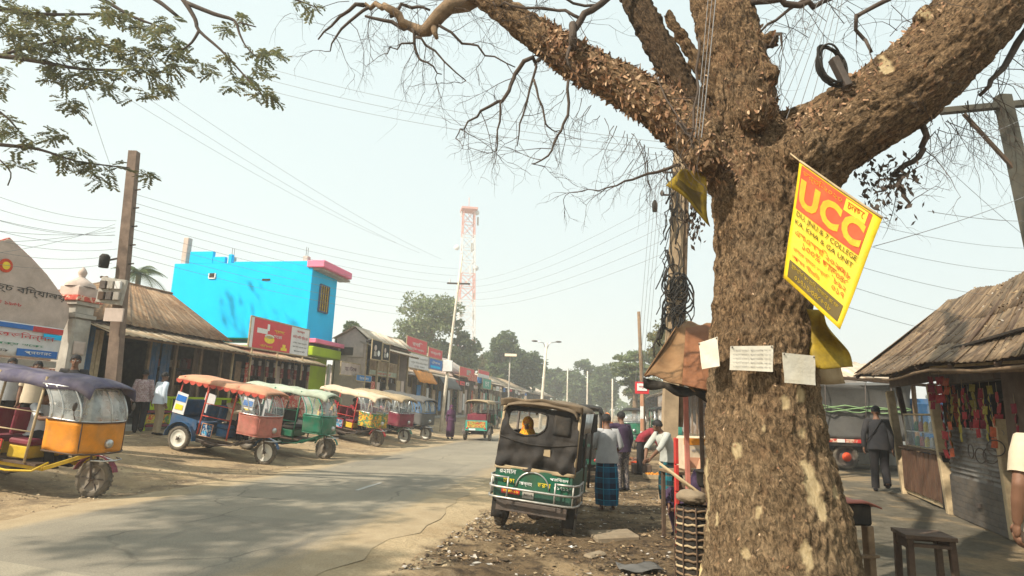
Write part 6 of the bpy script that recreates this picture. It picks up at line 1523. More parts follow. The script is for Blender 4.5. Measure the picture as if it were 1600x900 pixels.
# strings of snack packets hanging under the eave
islandmat('packet_red', ((.38, .045, .03), (.44, .14, .04), (.30, .03, .035), (.48, .19, .05)))
islandmat('packet_orange', ((.44, .18, .04), (.38, .08, .03), (.48, .29, .09)))
islandmat('packet_mixed', ((.08, .19, .05), (.24, .03, .08), (.30, .25, .05), (.05, .07, .20), (.25, .10, .03)))
islandmat('packet_pink', ((.24, .02, .055), (.20, .015, .03)))
def strand(px, pt, pb, n, m, label, off, w=.10):
    top = onwall(px, pt, off); bot = onwall(px, pb, off); 
    t = thing('packet_string', label, 'snack packets', tuple(MI @ top), WA, 'strings of snack packets hanging from the stall'); H = top.z - bot.z
    MB().tube([(0, 0, .12), (0, 0, -H)], .004, 4).build('string', 'wood_pale', t)
    for i in range(n):
        z = -H * (i + .5) / n; h = H / n * .94; r2 = R.uniform(-.5, .5)
        def fn(a, b): return ((a - .5) * w * (1 - .12 * math.sin(b * 3.14)), 0, (b - .5) * h)
        pk_ = MB(); 
        for s_ in (-1, 1): pk_.grid(4, 4, lambda a, b: ((a - .5) * w * (1 - .1 * math.sin(b * 3.14)), s_ * .02 * math.sin(a * 3.14) * math.sin(b * 3.14), (b - .5) * h), 0, True)
        o = pk_.build('packet', m, t); o.location = (R.uniform(-.012, .012), R.uniform(-.01, .01), z); o.rotation_euler = (R.uniform(-.2, .2), R.uniform(-.15, .15), r2)
strand(1467, 588, 714, 9, 'packet_red', 'longest string of red and orange snack packets by the second pale post', .12, .20)
strand(1477, 590, 712, 9, 'packet_orange', 'string of orange packets just right of the longest red string', .10, .17)
strand(1453, 588, 640, 4, 'packet_pink', 'short string of crimson packets left of the longest red string', .14, .15)
strand(1483, 592, 660, 5, 'packet_mixed', 'string of green and mixed packets right of the orange string', .0, .10)
strand(1497, 622, 690, 5, 'packet_mixed', 'string of mixed packets reaching down over the shutter top', .06, .11)
strand(1512, 615, 672, 4, 'packet_pink', 'crimson packet string left of the middle of the shutter', .02, .10)
strand(1524, 640, 684, 3, 'packet_red', 'short red packet string above the shutter middle', .08, .11)
strand(1537, 620, 690, 5, 'packet_mixed', 'mixed packet string above the right half of the shutter', .03, .10)
strand(1551, 650, 700, 3, 'packet_orange', 'short orange packet string nearest the right pale post', .08, .12)
strand(1505, 600, 640, 3, 'packet_mixed', 'small dark packet string high under the awning rail', -.2, .10)
strand(1490, 600, 688, 6, 'packet_orange', 'string of tan orange packets half behind the green mixed string', -.08, .13)
strand(1503, 606, 668, 5, 'packet_red', 'red packet string between the two mixed strings left of the shutter middle', .10, .13)
strand(1518, 600, 650, 4, 'packet_mixed', 'dim mixed packet string high above the shutter middle', -.15, .13)
strand(1531, 606, 672, 4, 'packet_pink', 'crimson packet string right of the shutter middle', -.05, .13)
strand(1545, 602, 660, 4, 'packet_mixed', 'mixed packet string high under the rail, right of the shutter middle', -.12, .13)
strand(1557, 612, 664, 3, 'packet_red', 'dull red packet string touching the right pale post', .0, .13)
strand(1585, 630, 680, 3, 'packet_pink', 'faded crimson packet string beyond the right pale post', .03, .10)
for i, (px, py) in enumerate(((1517, 705), (1532, 712), (1548, 712), (1556, 700))):
    p = onwall(px, py, .10); rg = MB().tube([(math.cos(a) * .10, 0, math.sin(a) * .10) for a in [6.2832 * k / 20 for k in range(21)]], .008, 5).build('wire_ring', 'iron', None); rg.matrix_world = MI @ Matrix.Translation(p) @ Matrix.Rotation(.3 * i, 4, 'Z'); tag(rg, ('first wire ring hanging before the shutter, far end', 'second wire ring hanging before the shutter', 'third wire ring hanging before the shutter', 'last wire ring before the shutter, nearest the right post')[i], 'wire ring', 'wire rings hanging before the shutter')
# brown awning edge joining the stall to the trees, with pale sheet roof of the next shed
nx = thing('shed', 'open shed with a pale tin lean-to roof behind the walking man', 'shed', tuple(onground(D(1345, 640, 15.0).x, 15.0)), rad(10))
for i in range(4):
    o = link('roof_sheet', sheet_mesh(.85, 1.4, 'tin_pale'), nx); o.location = (-1.4 + .8 * i, 0, 2.45 - .03 * i); o.rotation_euler = (rad(22), 0, 0)
for x in (-1.3, 1.6): bar('post', (x, .1, 0), (x, .1, 2.45), .08, 'wood', nx)
bar('beam', (-1.5, .0, 2.42), (1.9, .0, 2.30), .07, 'wood_dark', nx)
# wooden stool
sc_ = D(1442, 832, 5.2); sg = gh(sc_.x, sc_.y); hs = sc_.z - sg
stool = thing('stool', 'small square dark wooden stool standing on the packed path', 'stool', (sc_.x, sc_.y, sg), rad(-14))
for i in range(3): box('seat_board', (0, -.115 + .115 * i, hs - .016), (.36, .112, .032), 'wood_dark', stool)
for x in (-1, 1):
    for y in (-1, 1): MB().bar((x * .155, y * .145, 0), (x * .145, y * .135, hs - .03), .048, .048).build('leg', 'wood_dark', stool)
    bar('apron', (x * .15, -.13, hs - .075), (x * .15, .13, hs - .075), .022, 'wood_dark', stool, .07); bar('stretcher', (x * .152, -.13, .14), (x * .152, .13, .14), .025, 'wood_dark', stool, .035)
for y in (-1, 1): bar('apron', (-.13, y * .142, hs - .075), (.13, y * .142, hs - .075), .07, 'wood_dark', stool, .022)
# small stand with red cover at the trunk's right
q_ = D(1338, 786, 5.3); qg = gh(q_.x, q_.y); hq = q_.z - qg
sd_ = thing('stand', 'narrow wooden stand with a dusty red cover against the big trunk', 'stand', (q_.x - .05, q_.y, qg), rad(12))
MB().grid(6, 4, lambda a, b: (-.20 + .36 * a, -.16 + .32 * b, hq + .03 - .05 * max(0, a - .7) * 3 + .01 * math.sin(b * 9)), 0, True, .012).build('red_cover', 'dusty_rose', sd_)
box('box', (-.03, 0, hq - .08), (.26, .24, .16), 'black', sd_)
for x in (-.10, .06): 
    for y in (-.1, .1): MB().bar((x, y, 0), (x, y, hq - .16), .075, .06).build('leg', 'wood', sd_)
for z in (.25, .5): bar('rail', (-.14, -.135, z), (.10, -.135, z), .06, 'wood', sd_, .02)
# truck with sheeted load
tk0 = G(1325, 735); yk = rad(-4)
tk = thing('truck', 'parked truck with a grey tarpaulined load roped in green behind the stall', 'truck', (tk0.x, tk0.y, tk0.z), yk)
sk_ = PX(tk0.y); 
MB().grid(30, 14, lambda a, b: (-3.2 + 5.0 * a, -.02 * math.sin(a * 40) * (1 - b) - .25 * b ** 4 + .03 * math.sin(a * 9 + b * 6), .86 + 1.55 * b + .05 * math.sin(a * 7) * b), 0, True, .02).build('tarpaulin_side', 'grey_tarp', tk)
MB().grid(20, 8, lambda a, b: (-3.2 + 5.0 * a, -.25 + 2.0 * b, 2.41 + .10 * math.sin(b * 3.14) + .05 * math.sin(a * 7)), 0, True, .02).build('tarpaulin_top', 'grey_tarp', tk)
box('load_bed', (-.7, .95, 1.5), (4.9, 1.7, 1.5), 'grey_tarp', tk)
for dz, m_ in ((0, 'rope_green'), (.07, 'rope_green'), (.14, 'rope_green')):
    if 'rope_green' not in MATS: M('rope_green', (.22, .34, .16), .8, .3, 8, .2, 50, .1)
    MB().tube([(-3.2 + .2 * i, -.07 + .02 * math.sin(i * 3), 1.62 + dz + .03 * math.sin(i * 1.7 + dz * 40)) for i in range(26)], .018, 5).build('rope', m_, tk)
for x in (-1.9, -.6, .5, 1.2): MB().tube([(x, -.06, .8), (x + .05, -.09, 1.5), (x, -.28, 2.42)], .012, 5).build('rope', 'iron', tk)
for z, m_ in ((.80, 'red_tiles'), (.70, 'black')): box('bed_rail', (-.7, .02, z), (5.0, .10, .10), m_, tk)
for i in range(9): box('rail_block', (-2.9 + .55 * i, -.035, .80), (.2, .03, .09), ('lamp_red', 'print_yellow', 'print_white')[i % 3], tk)
box('chassis', (-.6, .9, .58), (5.2, 1.0, .2), 'iron', tk)
wz = wheel(tk, (.0, .15, .36), .36, .22, 'iron'); MB().lathe([(.13, -.14), (.10, -.20), (.001, -.21)], 12, 0, (.0, .15, .36), 'Y').build('hub_cap', 'orange_print', wz)
wheel(tk, (.0, 1.7, .36), .36, .22, 'iron'); wheel(tk, (-2.6, .15, .36), .36, .22, 'iron'); wheel(tk, (-2.6, 1.7, .36), .36, .22, 'iron')
box('cab', (2.6, .9, 1.25), (1.5, 1.75, 1.6), 'blue_paint', tk, bev=.15); box('cab_window', (2.7, .02, 1.6), (.8, .03, .5), 'windscreen', tk); wheel(tk, (2.7, .15, .36), .36, .2, 'iron')
# wheelbarrow-like hand cart and stall goods left of the trunk
bx = D(1086, 790, 5.4); bz = gh(bx.x, bx.y)
bk_ = thing('tall_basket', 'tall ribbed wicker basket with a tan cloth bundle on top, left of the trunk', 'basket', (bx.x - .02, bx.y, bz), .4)
ht = D(1082, 790, 5.4).z - bz
def br(t): return .105 + .03 * math.sin(t * 3) + .02 * t
for i in range(18):
    t_ = (i + .5) / 18; rr_ = br(t_); MB().tube([(rr_ * math.cos(a), rr_ * math.sin(a), ht * t_ + .006 * math.sin(a * 9 + i * 3.14)) for a in [6.2832 * k / 22 for k in range(23)]], .010, 6).build('cane_ring', 'wood' if i % 3 else 'wood_pale', bk_)
MB().lathe([(br(t_ / 10) - .005, ht * t_ / 10) for t_ in range(11)], 20).build('inner_wall', 'black', bk_)
for i in range(9): a = 6.2832 * i / 9; MB().tube([(br(k / 6) * 1.1 * math.cos(a), br(k / 6) * 1.1 * math.sin(a), ht * k / 6) for k in range(7)], .006, 5).build('stake', 'wood_dark', bk_)
cb = MB().ell((0, 0, ht + .07), (.13, .13, .06), 20, 12, 0, None, True, .12, R).build('cloth_bundle', 'slab_stone', None); cb.parent = bk_
for i, (dx, dy) in enumerate(((-.24, .12), (-.19, .2))): MB().tube([(dx, dy, ht + .33), (0.0, -.02 + .05 * i, ht + .14), (.05, -.1, ht + .08)], .011, 7).build('pole_handle', 'wood_pale', bk_)
pt_ = tag(MB().lathe([(.001, 0), (.07, 0), (.085, .03), (.09, .12), (.10, .125), (.10, .14), (.08, .14), (.07, .02), (.001, .02)], 18).build('cooking_pot', 'black'), 'small black pot resting on the cloth bundle by the trunk', 'pot'); pt_.location = (bx.x + .10, bx.y - .03, bz + ht + .155)
for i, (dx, dy, l_) in enumerate(((-.10, -.32, .62), (-.02, -.36, .66), (.06, -.30, .6), (.12, -.36, .7))):
    o = MB().tube([(0, 0, 0), (.05, .09, l_ * .55), (.12, .20, l_)], .02, 6).build('bamboo_stick', 'bamboo'); o.location = (bx.x + dx, bx.y + dy, gh(bx.x + dx, bx.y + dy) - .02); tag(o, ('leftmost bamboo stick leaning on the basket', 'second bamboo stick from the left leaning on the basket', 'third bamboo stick from the left on the basket', 'bamboo stick nearest the trunk on the basket')[i], 'stick', 'bamboo sticks leaning on the basket')
# printed carton and stall table behind
cx_ = D(1083, 712, 9.0); cz0 = gh(cx_.x, cx_.y)
tb_ = thing('market_table', 'low wooden market table carrying the printed carton behind the trunk', 'table', (cx_.x + .05, cx_.y, cz0), rad(8)); zt2 = D(1083, 735, 9.0).z - cz0
box('table_top', (0, 0, zt2 - .02), (.9, .6, .04), 'wood', tb_)
for x in (-.4, .4):
    for y in (-.25, .25): box('leg', (x, y, (zt2 - .04) / 2), (.05, .05, zt2 - .04), 'wood_dark', tb_)
cart = thing('carton', 'cream and orange printed carton on the market table left of the trunk', 'carton', (cx_.x + .03, cx_.y, cz0 + zt2 + .002), rad(6)); hc = D(1083, 682, 9.0).z - (cz0 + zt2)
box('carton_body', (0, 0, hc / 2), (.46, .30, hc), 'cream_canvas', cart); box('orange_band', (0, -.153, hc * .86), (.45, .006, hc * .2), 'orange_sheet', cart); box('lower_print', (0, -.153, hc * .25), (.40, .006, hc * .3), 'salmon', cart)
words('বিস্কুট', .25, .07, 'print_grey', cart, Matrix.Translation((0, -.156, hc * .6)))
for i, (px, py, m_, lab) in enumerate(((1057, 738, 'red_paint', 'thin red painted board standing upright beside the carton'), (1100, 736, 'salmon', 'salmon sack slumped beside the carton by the trunk'), (1092, 752, 'cloth_aubergine', 'dark mauve cloth heap in front of the table'))):
    p = D(px, py, 8.6 - .3 * i); g_ = gh(p.x, p.y)
    if i == 0:
        o = thing('board', lab, 'board', (p.x, p.y, g_), .2); h_ = D(px, 684, 8.6).z - g_
        for k in range(4): box('slat', (0, -.0, h_ * (k + .5) / 4), (.05, .05, h_ / 4 * .96), m_, o)
        box('upright', (.0, .03, h_ / 2), (.03, .03, h_), m_, o)
    else: tag(MB().ell((0, 0, (p.z - g_) * .5 + .05), (.17, .15, (p.z - g_) * .5 + .10), 16, 10, 0, None, True, .06, R).build('sack', m_, None), lab, 'sack').location = (p.x, p.y, g_)
bp_ = G(988, 726); bpt = thing('brick_pile', 'loose pile of red bricks on the verge by the orange bucket', 'brick pile', tuple(bp_), .2)
bme = MB().box((0, 0, 0), (.24, .115, .07)).mesh('brick', 'rust_red_tarp')
for k in range(16):
    o = link('brick', bme, bpt); o.location = (R.uniform(-.35, .35), R.uniform(-.25, .25), .035 + .072 * (k // 6)); o.rotation_euler = (R.uniform(-.1, .1), R.uniform(-.1, .1), R.uniform(-.7, .7))
for i, (px, py, m_, lab, kind) in enumerate(((1022, 748, 'wood_pale', 'shallow pale wooden tray of orange produce on the verge', 'tray'), (1062, 762, 'wood', 'shallow brown wooden tray of greens near the table legs', 'tray'))):
    g_ = G(px, py); t = thing('produce_tray', lab, kind, tuple(g_), .3 * i)
    box('tray_floor', (0, 0, .02), (.5, .36, .03), m_, t)
    for sx_, sy_, w_, d_ in ((0, .18, .5, .02), (0, -.18, .5, .02), (.25, 0, .02, .36), (-.25, 0, .02, .36)): box('tray_side', (sx_, sy_, .06), (w_, d_, .11), m_, t)
    pm_ = MB()
    for k in range(34): pm_.ell((R.uniform(-.2, .2), R.uniform(-.13, .13), .07 + R.uniform(0, .06)), R.uniform(.03, .045), 8, 6)
    pm_.build('produce', ('orange_sheet', 'print_green')[i], t, kind='stuff')
# orange bucket, concrete slab
bg_ = G(996, 738); bu = thing('bucket', 'orange plastic bucket standing on the verge near the bending man', 'bucket', tuple(bg_), .3)
MB().lathe([(.001, .01), (.12, 0), (.13, .02), (.17, .26), (.185, .265), (.185, .285), (.165, .285), (.12, .03), (.001, .03)], 22).build('pail', 'orange_print', bu); MB().tube([(.18 * math.cos(a), .02, .27 + .12 * math.sin(a)) for a in [3.1416 * k / 12 for k in range(13)]], .006, 5).build('handle', 'steel', bu)
dk = G(986, 742); tag(MB().box((0, 0, .14), (.5, .4, .28), 0, None, .03).build('wooden_box', 'wood_dark'), 'dark wooden box beside the orange bucket', 'box').location = (dk.x + .35, dk.y + .3, dk.z)
for px, py, sx_, sy_, sz_, rz_, m_, lab in ((958, 842, .62, .42, .10, 12, 'slab_stone', 'broad flat concrete slab lying on the verge behind the tempo'), (930, 868, .30, .14, .05, 40, 'slab_stone', 'thin grey broken slab in the litter in front of the concrete slab')):
    g_ = G(px, py); o = MB(); o.box((0, 0, sz_ / 2 - .02), (sx_, sy_, sz_), 0, None, .02); o = o.build('slab', m_); o.location = (g_.x, g_.y, g_.z); o.rotation_euler = (rad(2), rad(-2), rad(rz_)); tag(o, lab, 'slab')
for px, py, s_, m_, lab in ((745, 888, .16, 'plaster_grey', 'crumpled grey plastic sheet in the litter at the bottom of the picture'), (1000, 893, .30, 'grey_tarp', 'dusty grey plastic sheet near the basket foot'), (672, 893, .05, 'print_white', 'small white plastic scrap at the left end of the litter'), (893, 857, .05, 'print_white', 'small white scrap behind the tempo wheel'), (880, 765, .05, 'print_white', 'white scrap by the tempo side')):
    g_ = G(px, py); ph = R.uniform(0, 6); o = MB().grid(7, 7, lambda a, b: (s_ * (a - .5) * 1.6, s_ * (b - .5), .02 + s_ * .10 * math.sin(a * 7 + ph) * math.sin(b * 5 + ph) + s_ * .1), 0, True, .004).build('plastic_scrap', m_); o.location = (g_.x, g_.y, g_.z); o.rotation_euler = (0, 0, R.uniform(0, 3)); tag(o, lab, 'plastic scrap', 'plastic scraps in the verge litter')
# rusty tarpaulin canopy on poles left of the trunk
cn = thing('tarpaulin_canopy', 'tattered rust orange tarpaulin canopy on poles left of the big trunk', 'canopy', tuple(onground(D(1062, 700, 6.6).x, 6.6)), 0)
o3 = Vector(cn.location)
A_, B_, C_, T1, T2 = D(1007, 588, 6.3) - o3, D(1116, 612, 6.0) - o3, D(1140, 560, 7.4) - o3, D(1058, 510, 6.9) - o3, D(1118, 500, 7.0) - o3
MB().grid(14, 10, lambda a, b: (A_ * (1 - a) + B_ * a) * (1 - b) + (T1 * (1 - a) + T2 * a) * b + Vector((0, .05 * math.sin(a * 9), .02 * math.sin(a * 13 + b * 4) - .06 * math.sin(b * 3.1) + .03 * math.sin(a * 6.28))), 0, True, .012).build('canopy_sheet', 'rust_tarp', cn)
A2 = D(1075, 520, 8.0) - o3
MB().grid(8, 8, lambda a, b: (A_ * (1 - a) + (A_ + Vector((.5, 2.0, .1))) * a) * (1 - b) + (T1 * (1 - a) + (T1 + Vector((.5, 1.4, .1))) * a) * b, 0, True, .012).build('canopy_sheet', 'rust_tarp', cn)
MB().grid(8, 8, lambda a, b: (D(1072, 512, 6.75) - o3) * (1 - a) * b + (D(1118, 505, 6.8) - o3) * a * b + ((D(1066, 600, 6.05) - o3) * (1 - a) + (D(1118, 612, 5.9) - o3) * a) * (1 - b) + Vector((0, .02 * math.sin(a * 8), 0)), 0, True, .01).build('patch_sheet', 'rust_red_tarp', cn)
MB().grid(16, 2, lambda a, b: (A_ * (1 - a) + B_ * a) + Vector((0, .06 + .03 * math.sin(a * 14), -.01 - b * (.06 + .05 * abs(math.sin(a * 7 + 1))))), 0, True, .01).build('ragged_hem', 'black', cn)
for px, py, dp, w_, m_ in ((1071, 615, 7.2, .05, 'dusty_rose'), (1094, 612, 6.9, .04, 'wood_dark')):
    p = D(px, py, dp) - o3; q = p.copy(); q.x += .02; q.z = gh(p.x + o3.x, p.y + o3.y) - o3.z - .05; bar('pole', q, p + Vector((0, 0, .06)), w_, m_, cn)
# ------------------------------------------------------------------ banner, notices, cables on the tree
def quad_thing(name, label, cat, c4, m, nu=14, nv=20, bend=0, group=None, th=.004):
    """c4 = top-left, top-right, bottom-right, bottom-left corners in the world"""
    tl_, tr_, br_, bl_ = c4; o = (tl_ + tr_ + br_ + bl_) / 4; t = thing(name, label, cat, tuple(o), 0, group)
    nrm = (tr_ - tl_).cross(bl_ - tl_).normalized()
    if nrm.dot(CAM - o) < 0: nrm = -nrm
    def fn(a, b): return (tl_ * (1 - a) + tr_ * a) * b + (bl_ * (1 - a) + br_ * a) * (1 - b) - o + nrm * (bend * (math.sin(a * 5 + b * 2) * .5 + math.sin(b * 7 + a * 3) * .35))
    MB().grid(nu, nv, fn, 0, th > .003, th).build('sheet', m, t)
    return t, fn, nrm
u4 = (D(1250, 253, 4.02), D(1379, 341, 3.72), D(1312, 514, 3.72), D(1224, 434, 4.02))
uc, ufn, un = quad_thing('banner', 'yellow and orange UCC advertising banner strung on the big trunk', 'banner', u4, 'yellow_sign', 16, 20, .022)
def on_banner(fn, n_, a0, a1, b0, b1, m, parent, name='printed_field', lift=.006, nu=12, nv=10):
    return MB().grid(nu, nv, lambda a, b: Vector(fn(a0 + (a1 - a0) * a, b0 + (b1 - b0) * b)) + n_ * lift, 0, True, .0).build(name, m, parent)
pf = on_banner(ufn, un, .035, .90, .605, .975, 'orange_print', uc); on_banner(ufn, un, .07, .93, .035, .175, 'print_dark', uc)
on_banner(ufn, un, .60, .86, .86, .965, 'yellow_sign', uc, 'pill_patch', .008)
def btext(s_, a0, a1, b0, b1, m, lift=.010, bold=0):
    o = words(s_, 1, 1, m, uc, Matrix.Identity(4), 'lettering', 0, 0, bold)
    v = np.empty(len(o.data.vertices) * 3); o.data.vertices.foreach_get('co', v); v = v.reshape(-1, 3); out = []
    for x, y, z in v: out.append(Vector(ufn(a0 + (a1 - a0) * (x + .5), b0 + (b1 - b0) * (z + .5))) + un * (lift if y <= 0 else lift - .003))
    o.data.vertices.foreach_set('co', np.array(out, dtype=np.float32).ravel()); o.data.update()
for i, ch in enumerate('UCC'): 
    btext(ch, .055 + .285 * i, .315 + .285 * i, .640, .868, 'print_yellow', .010, .045)
btext('ভর্তি-২০২৩', .07, .56, .885, .955, 'yellow_sign'); btext('চলছে', .63, .83, .885, .945, 'orange_print', .013)
btext('DU, JNU & 7 COLLEGE', .06, .90, .535, .590, 'print_dark'); btext('KA, KHA & GA UNIT', .06, .88, .475, .520, 'print_dark')
btext('এসএসসি ২০২৩', .08, .80, .395, .455, 'orange_print'); btext('১০০% ছাড়', .22, .72, .315, .385, 'orange_print'); btext('বিশেষ ব্যাচে ভর্তি', .1, .66, .255, .30, 'orange_print'); btext('আসন সীমিত', .1, .55, .20, .24, 'orange_print')
for k in range(4): btext(('০১৭', '৮৯২', '৩৪৫', '৬৭৮')[k], .72, .90, .22 + .055 * k, .262 + .055 * k, 'orange_print')
btext('ইউসিসি কোচিং, বাজার রোড', .12, .88, .115, .160, 'yellow_sign'); btext('০১৭১২-৩৪৫৬৭৮', .2, .8, .055, .095, 'yellow_sign')
MB().tube([Vector(ufn(i / 8, 1.0)) + un * .004 for i in range(9)], .008, 6).build('top_rod', 'wood_pale', uc); MB().tube([Vector(ufn(0, 1)), D(1235, 240, 4.1) - Vector(uc.location)], .006, 5).build('tie', 'wood_pale', uc)
# second, folded yellow banners
f4 = (D(1268, 480, 4.2), D(1288, 490, 4.15), D(1328, 575, 4.1), D(1272, 572, 4.3)); quad_thing('banner', 'crumpled old yellow banner hanging below the UCC banner', 'banner', f4, M('banner_old', (.27, .18, .012), .7, .4, 7, .6, 14, .65, (.06, .045, .02)) and 'banner_old', 22, 26, .13)
f4 = (D(1062, 268, 4.25), D(1098, 262, 4.3), D(1112, 352, 4.35), D(1040, 290, 4.2)); oy, ofn, on_ = quad_thing('banner', 'small twisted yellow banner on the left side of the trunk fork', 'banner', f4, 'banner_old' if 'banner_old' in MATS else M('banner_old', (.40, .30, .015), .7, .3, 5, .4, 20, .5, (.15, .13, .05)) and 'banner_old', 10, 10, .05)
on_banner(ofn, on_, .12, .85, .15, .55, 'print_dark', oy, 'printed_field', .004)
f4 = (D(1276, 500, 4.5), D(1300, 520, 4.5), D(1322, 600, 4.6), D(1276, 600, 4.6)); quad_thing('sacking', 'old brown sacking tucked behind the trunk under the crumpled banner', 'sacking', f4, 'tan_canvas', 8, 8, .03)
for c4, lab, rows in (((D(1141, 541, 4.085), D(1208, 540, 4.08), D(1208, 581, 4.07), D(1140, 578, 4.075)), 'left of two white printed notices pinned to the trunk front', 5), ((D(1222, 551, 4.05), D(1273, 556, 4.12), D(1275, 602, 4.10), D(1226, 598, 4.04)), 'right of two white printed notices pinned to the trunk front', 0), ((D(1092, 536, 4.34), D(1121, 526, 4.22), D(1124, 572, 4.19), D(1097, 577, 4.31)), 'greyed curling notice on the left edge of the trunk', 0)):
    t, fn, n_ = quad_thing('notice', lab, 'notice', c4, 'paper', 8, 8, .006, 'paper notices pinned to the trunk', .002)
    if rows:
        for r_ in range(rows):
            o = words('ভর্তি চলছে প্রাথমিক শাখা', 1, 1, 'print_grey', t, Matrix.Identity(4), 'lettering', 0)
            v = np.empty(len(o.data.vertices) * 3); o.data.vertices.foreach_get('co', v); v = v.reshape(-1, 3)
            out = [Vector(fn(.06 + .88 * (x + .5), .92 - (r_ + .9) * .165 + .085 * (z + .5))) + n_ * (.004 if y <= 0 else .001) for x, y, z in v]; o.data.vertices.foreach_set('co', np.array(out, dtype=np.float32).ravel()); o.data.update()
    pn = MB()
    for a, b in ((.04, .95), (.96, .95)): pn.ell(Vector(fn(a, b)) + n_ * .004, .006, 6, 4)
    pn.build('pins', 'iron', t, kind='stuff')
# coil of black cable on the right limb
cc = thing('cable_coil', 'coil of black cable hung in the fork above the right limb', 'cable coil', tuple(D(1300, 100, 4.1)), 0); o3 = Vector(cc.location)
for i in range(7):
    a0 = R.uniform(0, 6); rx, rz_ = .085 + R.uniform(-.012, .012), .155 + R.uniform(-.02, .02); tl_ = rad(-14 + R.uniform(-8, 8))
    MB().tube([Matrix.Rotation(tl_, 3, 'Y') @ Vector((rx * math.cos(a), .02 * math.sin(a * 2 + a0) + .004 * i, rz_ * math.sin(a))) for a in [6.2832 * k / 26 for k in range(27)]], .008, 5).build('loop', 'black', cc)
box('joint_box', (.06, .01, -.06), (.05, .07, .24), 'iron', cc, Matrix.Rotation(rad(-22), 3, 'Y'))
# ------------------------------------------------------------------ trees beyond
def leafy(label, base, h, crown, m, n_cl, n_lf, sz, name='broadleaf_tree', trunk_r=.25, group='trees beyond the shops', cz=None, squash=.7, limbs_=5, seed=0, hole=.0, cat='tree'):
    """crown: (rx, ry, rz) about height cz ; clumps of many small leaves on limbs"""
    r2 = random.Random(seed + 17); t = thing(name, label, cat, tuple(base), r2.uniform(0, 6), group)
    rx, ry, rz_ = crown; cz = h - rz_ if cz is None else cz
    tr_ = MB(); tr_.tube([(0, 0, -.3), (.05 * trunk_r, 0, cz * .4), (-.1 * trunk_r, .1 * trunk_r, cz * .8), (.1, 0, cz + rz_ * .4)], [trunk_r * 1.25, trunk_r, trunk_r * .75, trunk_r * .3], 10)
    cl = []
    for i in range(n_cl):
        while True:
            p = Vector((r2.uniform(-1, 1), r2.uniform(-1, 1), r2.uniform(-1, 1)))
            if .25 < p.length < 1: break
        p = p.normalized() * (p.length ** .45); cl.append(Vector((p.x * rx * r2.uniform(.8, 1.06), p.y * ry, cz + p.z * rz_ * r2.uniform(.8, 1.06))))
    for p in cl[::max(1, n_cl // (limbs_ * 3))]:
        s_ = Vector((0, 0, cz * r2.uniform(.55, 1.0))); md = (s_ + p) / 2 + Vector((r2.uniform(-.1, .1) * rx, r2.uniform(-.1, .1) * ry, .08 * rz_)); tr_.tube([s_, md, p], [trunk_r * .4, trunk_r * .25, trunk_r * .06], 6)
    tr_.build('trunk', 'bark_plain', t)
    lf = MB(); cs = (rx * ry * rz_) ** (1 / 3) * .40
    for p in cl:
        rr_ = cs * r2.uniform(.6, 1.25)
        for j in range(int(n_lf * r2.uniform(.6, 1.3))):
            d = Vector((r2.gauss(0, 1), r2.gauss(0, 1), r2.gauss(0, 1) * squash)); d = d.normalized() * rr_ * r2.random() ** .4; d.z *= squash; leafquad(lf, p + d, sz * r2.uniform(.6, 1.25), .4)
    lf.build('crown', m, t)
    return t
def treepx(label, pxc, pyt, pw, dep, m, pyb=612, **kw):
    """a tree standing at depth dep whose crown spans pw pixels about column pxc with its top at pyt"""
    top = D(pxc, pyt, dep); x = top.x; z0 = gh(x, dep) if abs(x) < 200 else 0; h = top.z - z0; rx = pw / 2 * dep / FPX
    low = D(pxc, pyb, dep).z - z0; rz_ = max(1.0, (h - low) / 2)
    return leafy(label, (x, dep, z0), h, (rx, rx * .8, rz_), m, kw.pop('ncl', 34) + 16, int(kw.pop('nlf', 95) * 1.35), kw.pop('sz', dep * .0036), **kw)
treepx('large pale rounded tree standing behind the hoardings by the mast', 678, 456, 104, 70, 'leaf_pale', 575, seed=1, ncl=52, nlf=110)
treepx('pale lower side tree right of the large rounded one by the mast', 722, 520, 56, 72, 'leaf_pale', 590, seed=2)
treepx('dark tree with a pointed top rising over the far left shops', 786, 522, 52, 85, 'leaf_dark', 598, seed=3, ncl=40)
treepx('broad dark tree right of the pointed one over the far shops', 822, 546, 62, 90, 'leaf_dark', 612, seed=4, ncl=40)
treepx('bushy low tree left of the pointed dark tree', 762, 552, 40, 92, 'leaf_olive', 606, seed=5)
treepx('far tree just left of where the road disappears', 868, 577, 52, 125, 'leaf_dark', 625, seed=6)
treepx('dark far tree right of where the road disappears', 912, 568, 58, 120, 'leaf_dark', 632, seed=7, ncl=42)
treepx('dark far tree beside the slim distant poles', 946, 574, 46, 112, 'leaf_dark', 636, seed=8)
treepx('feathery pale tree leaning over the far right side', 992, 546, 76, 62, 'leaf_pale', 612, seed=9, ncl=40, nlf=70, squash=.4)
treepx('pale olive tree behind the cable pole', 1052, 500, 84, 44, 'leaf_olive', 580, seed=10, ncl=44, nlf=80)
treepx('dark olive tree low behind the rusty canopy', 1100, 520, 90, 52, 'leaf_olive', 640, seed=11, ncl=44)
treepx('small bush like tree top showing over the gabled shop', 552, 502, 26, 48, 'leaf_dark', 530, seed=12, ncl=16, nlf=80)
treepx('low far trees closing the right side behind the white sign', 1012, 588, 60, 88, 'leaf_olive', 640, seed=13)
# far-off wood on the horizon
fw_ = MB()
for i in range(9000):
    a = R.uniform(-1.1, 1.1); d = R.uniform(150, 190); x = d * math.sin(a); y = d * math.cos(a); hh = 5.5 + 2.5 * math.sin(a * 23) + 1.5 * math.sin(a * 51); leafquad(fw_, Vector((x, y, R.uniform(0, hh))), R.uniform(.6, 1.3), .2)
fw_.build('far_wood', 'leaf_dark', kind='stuff')
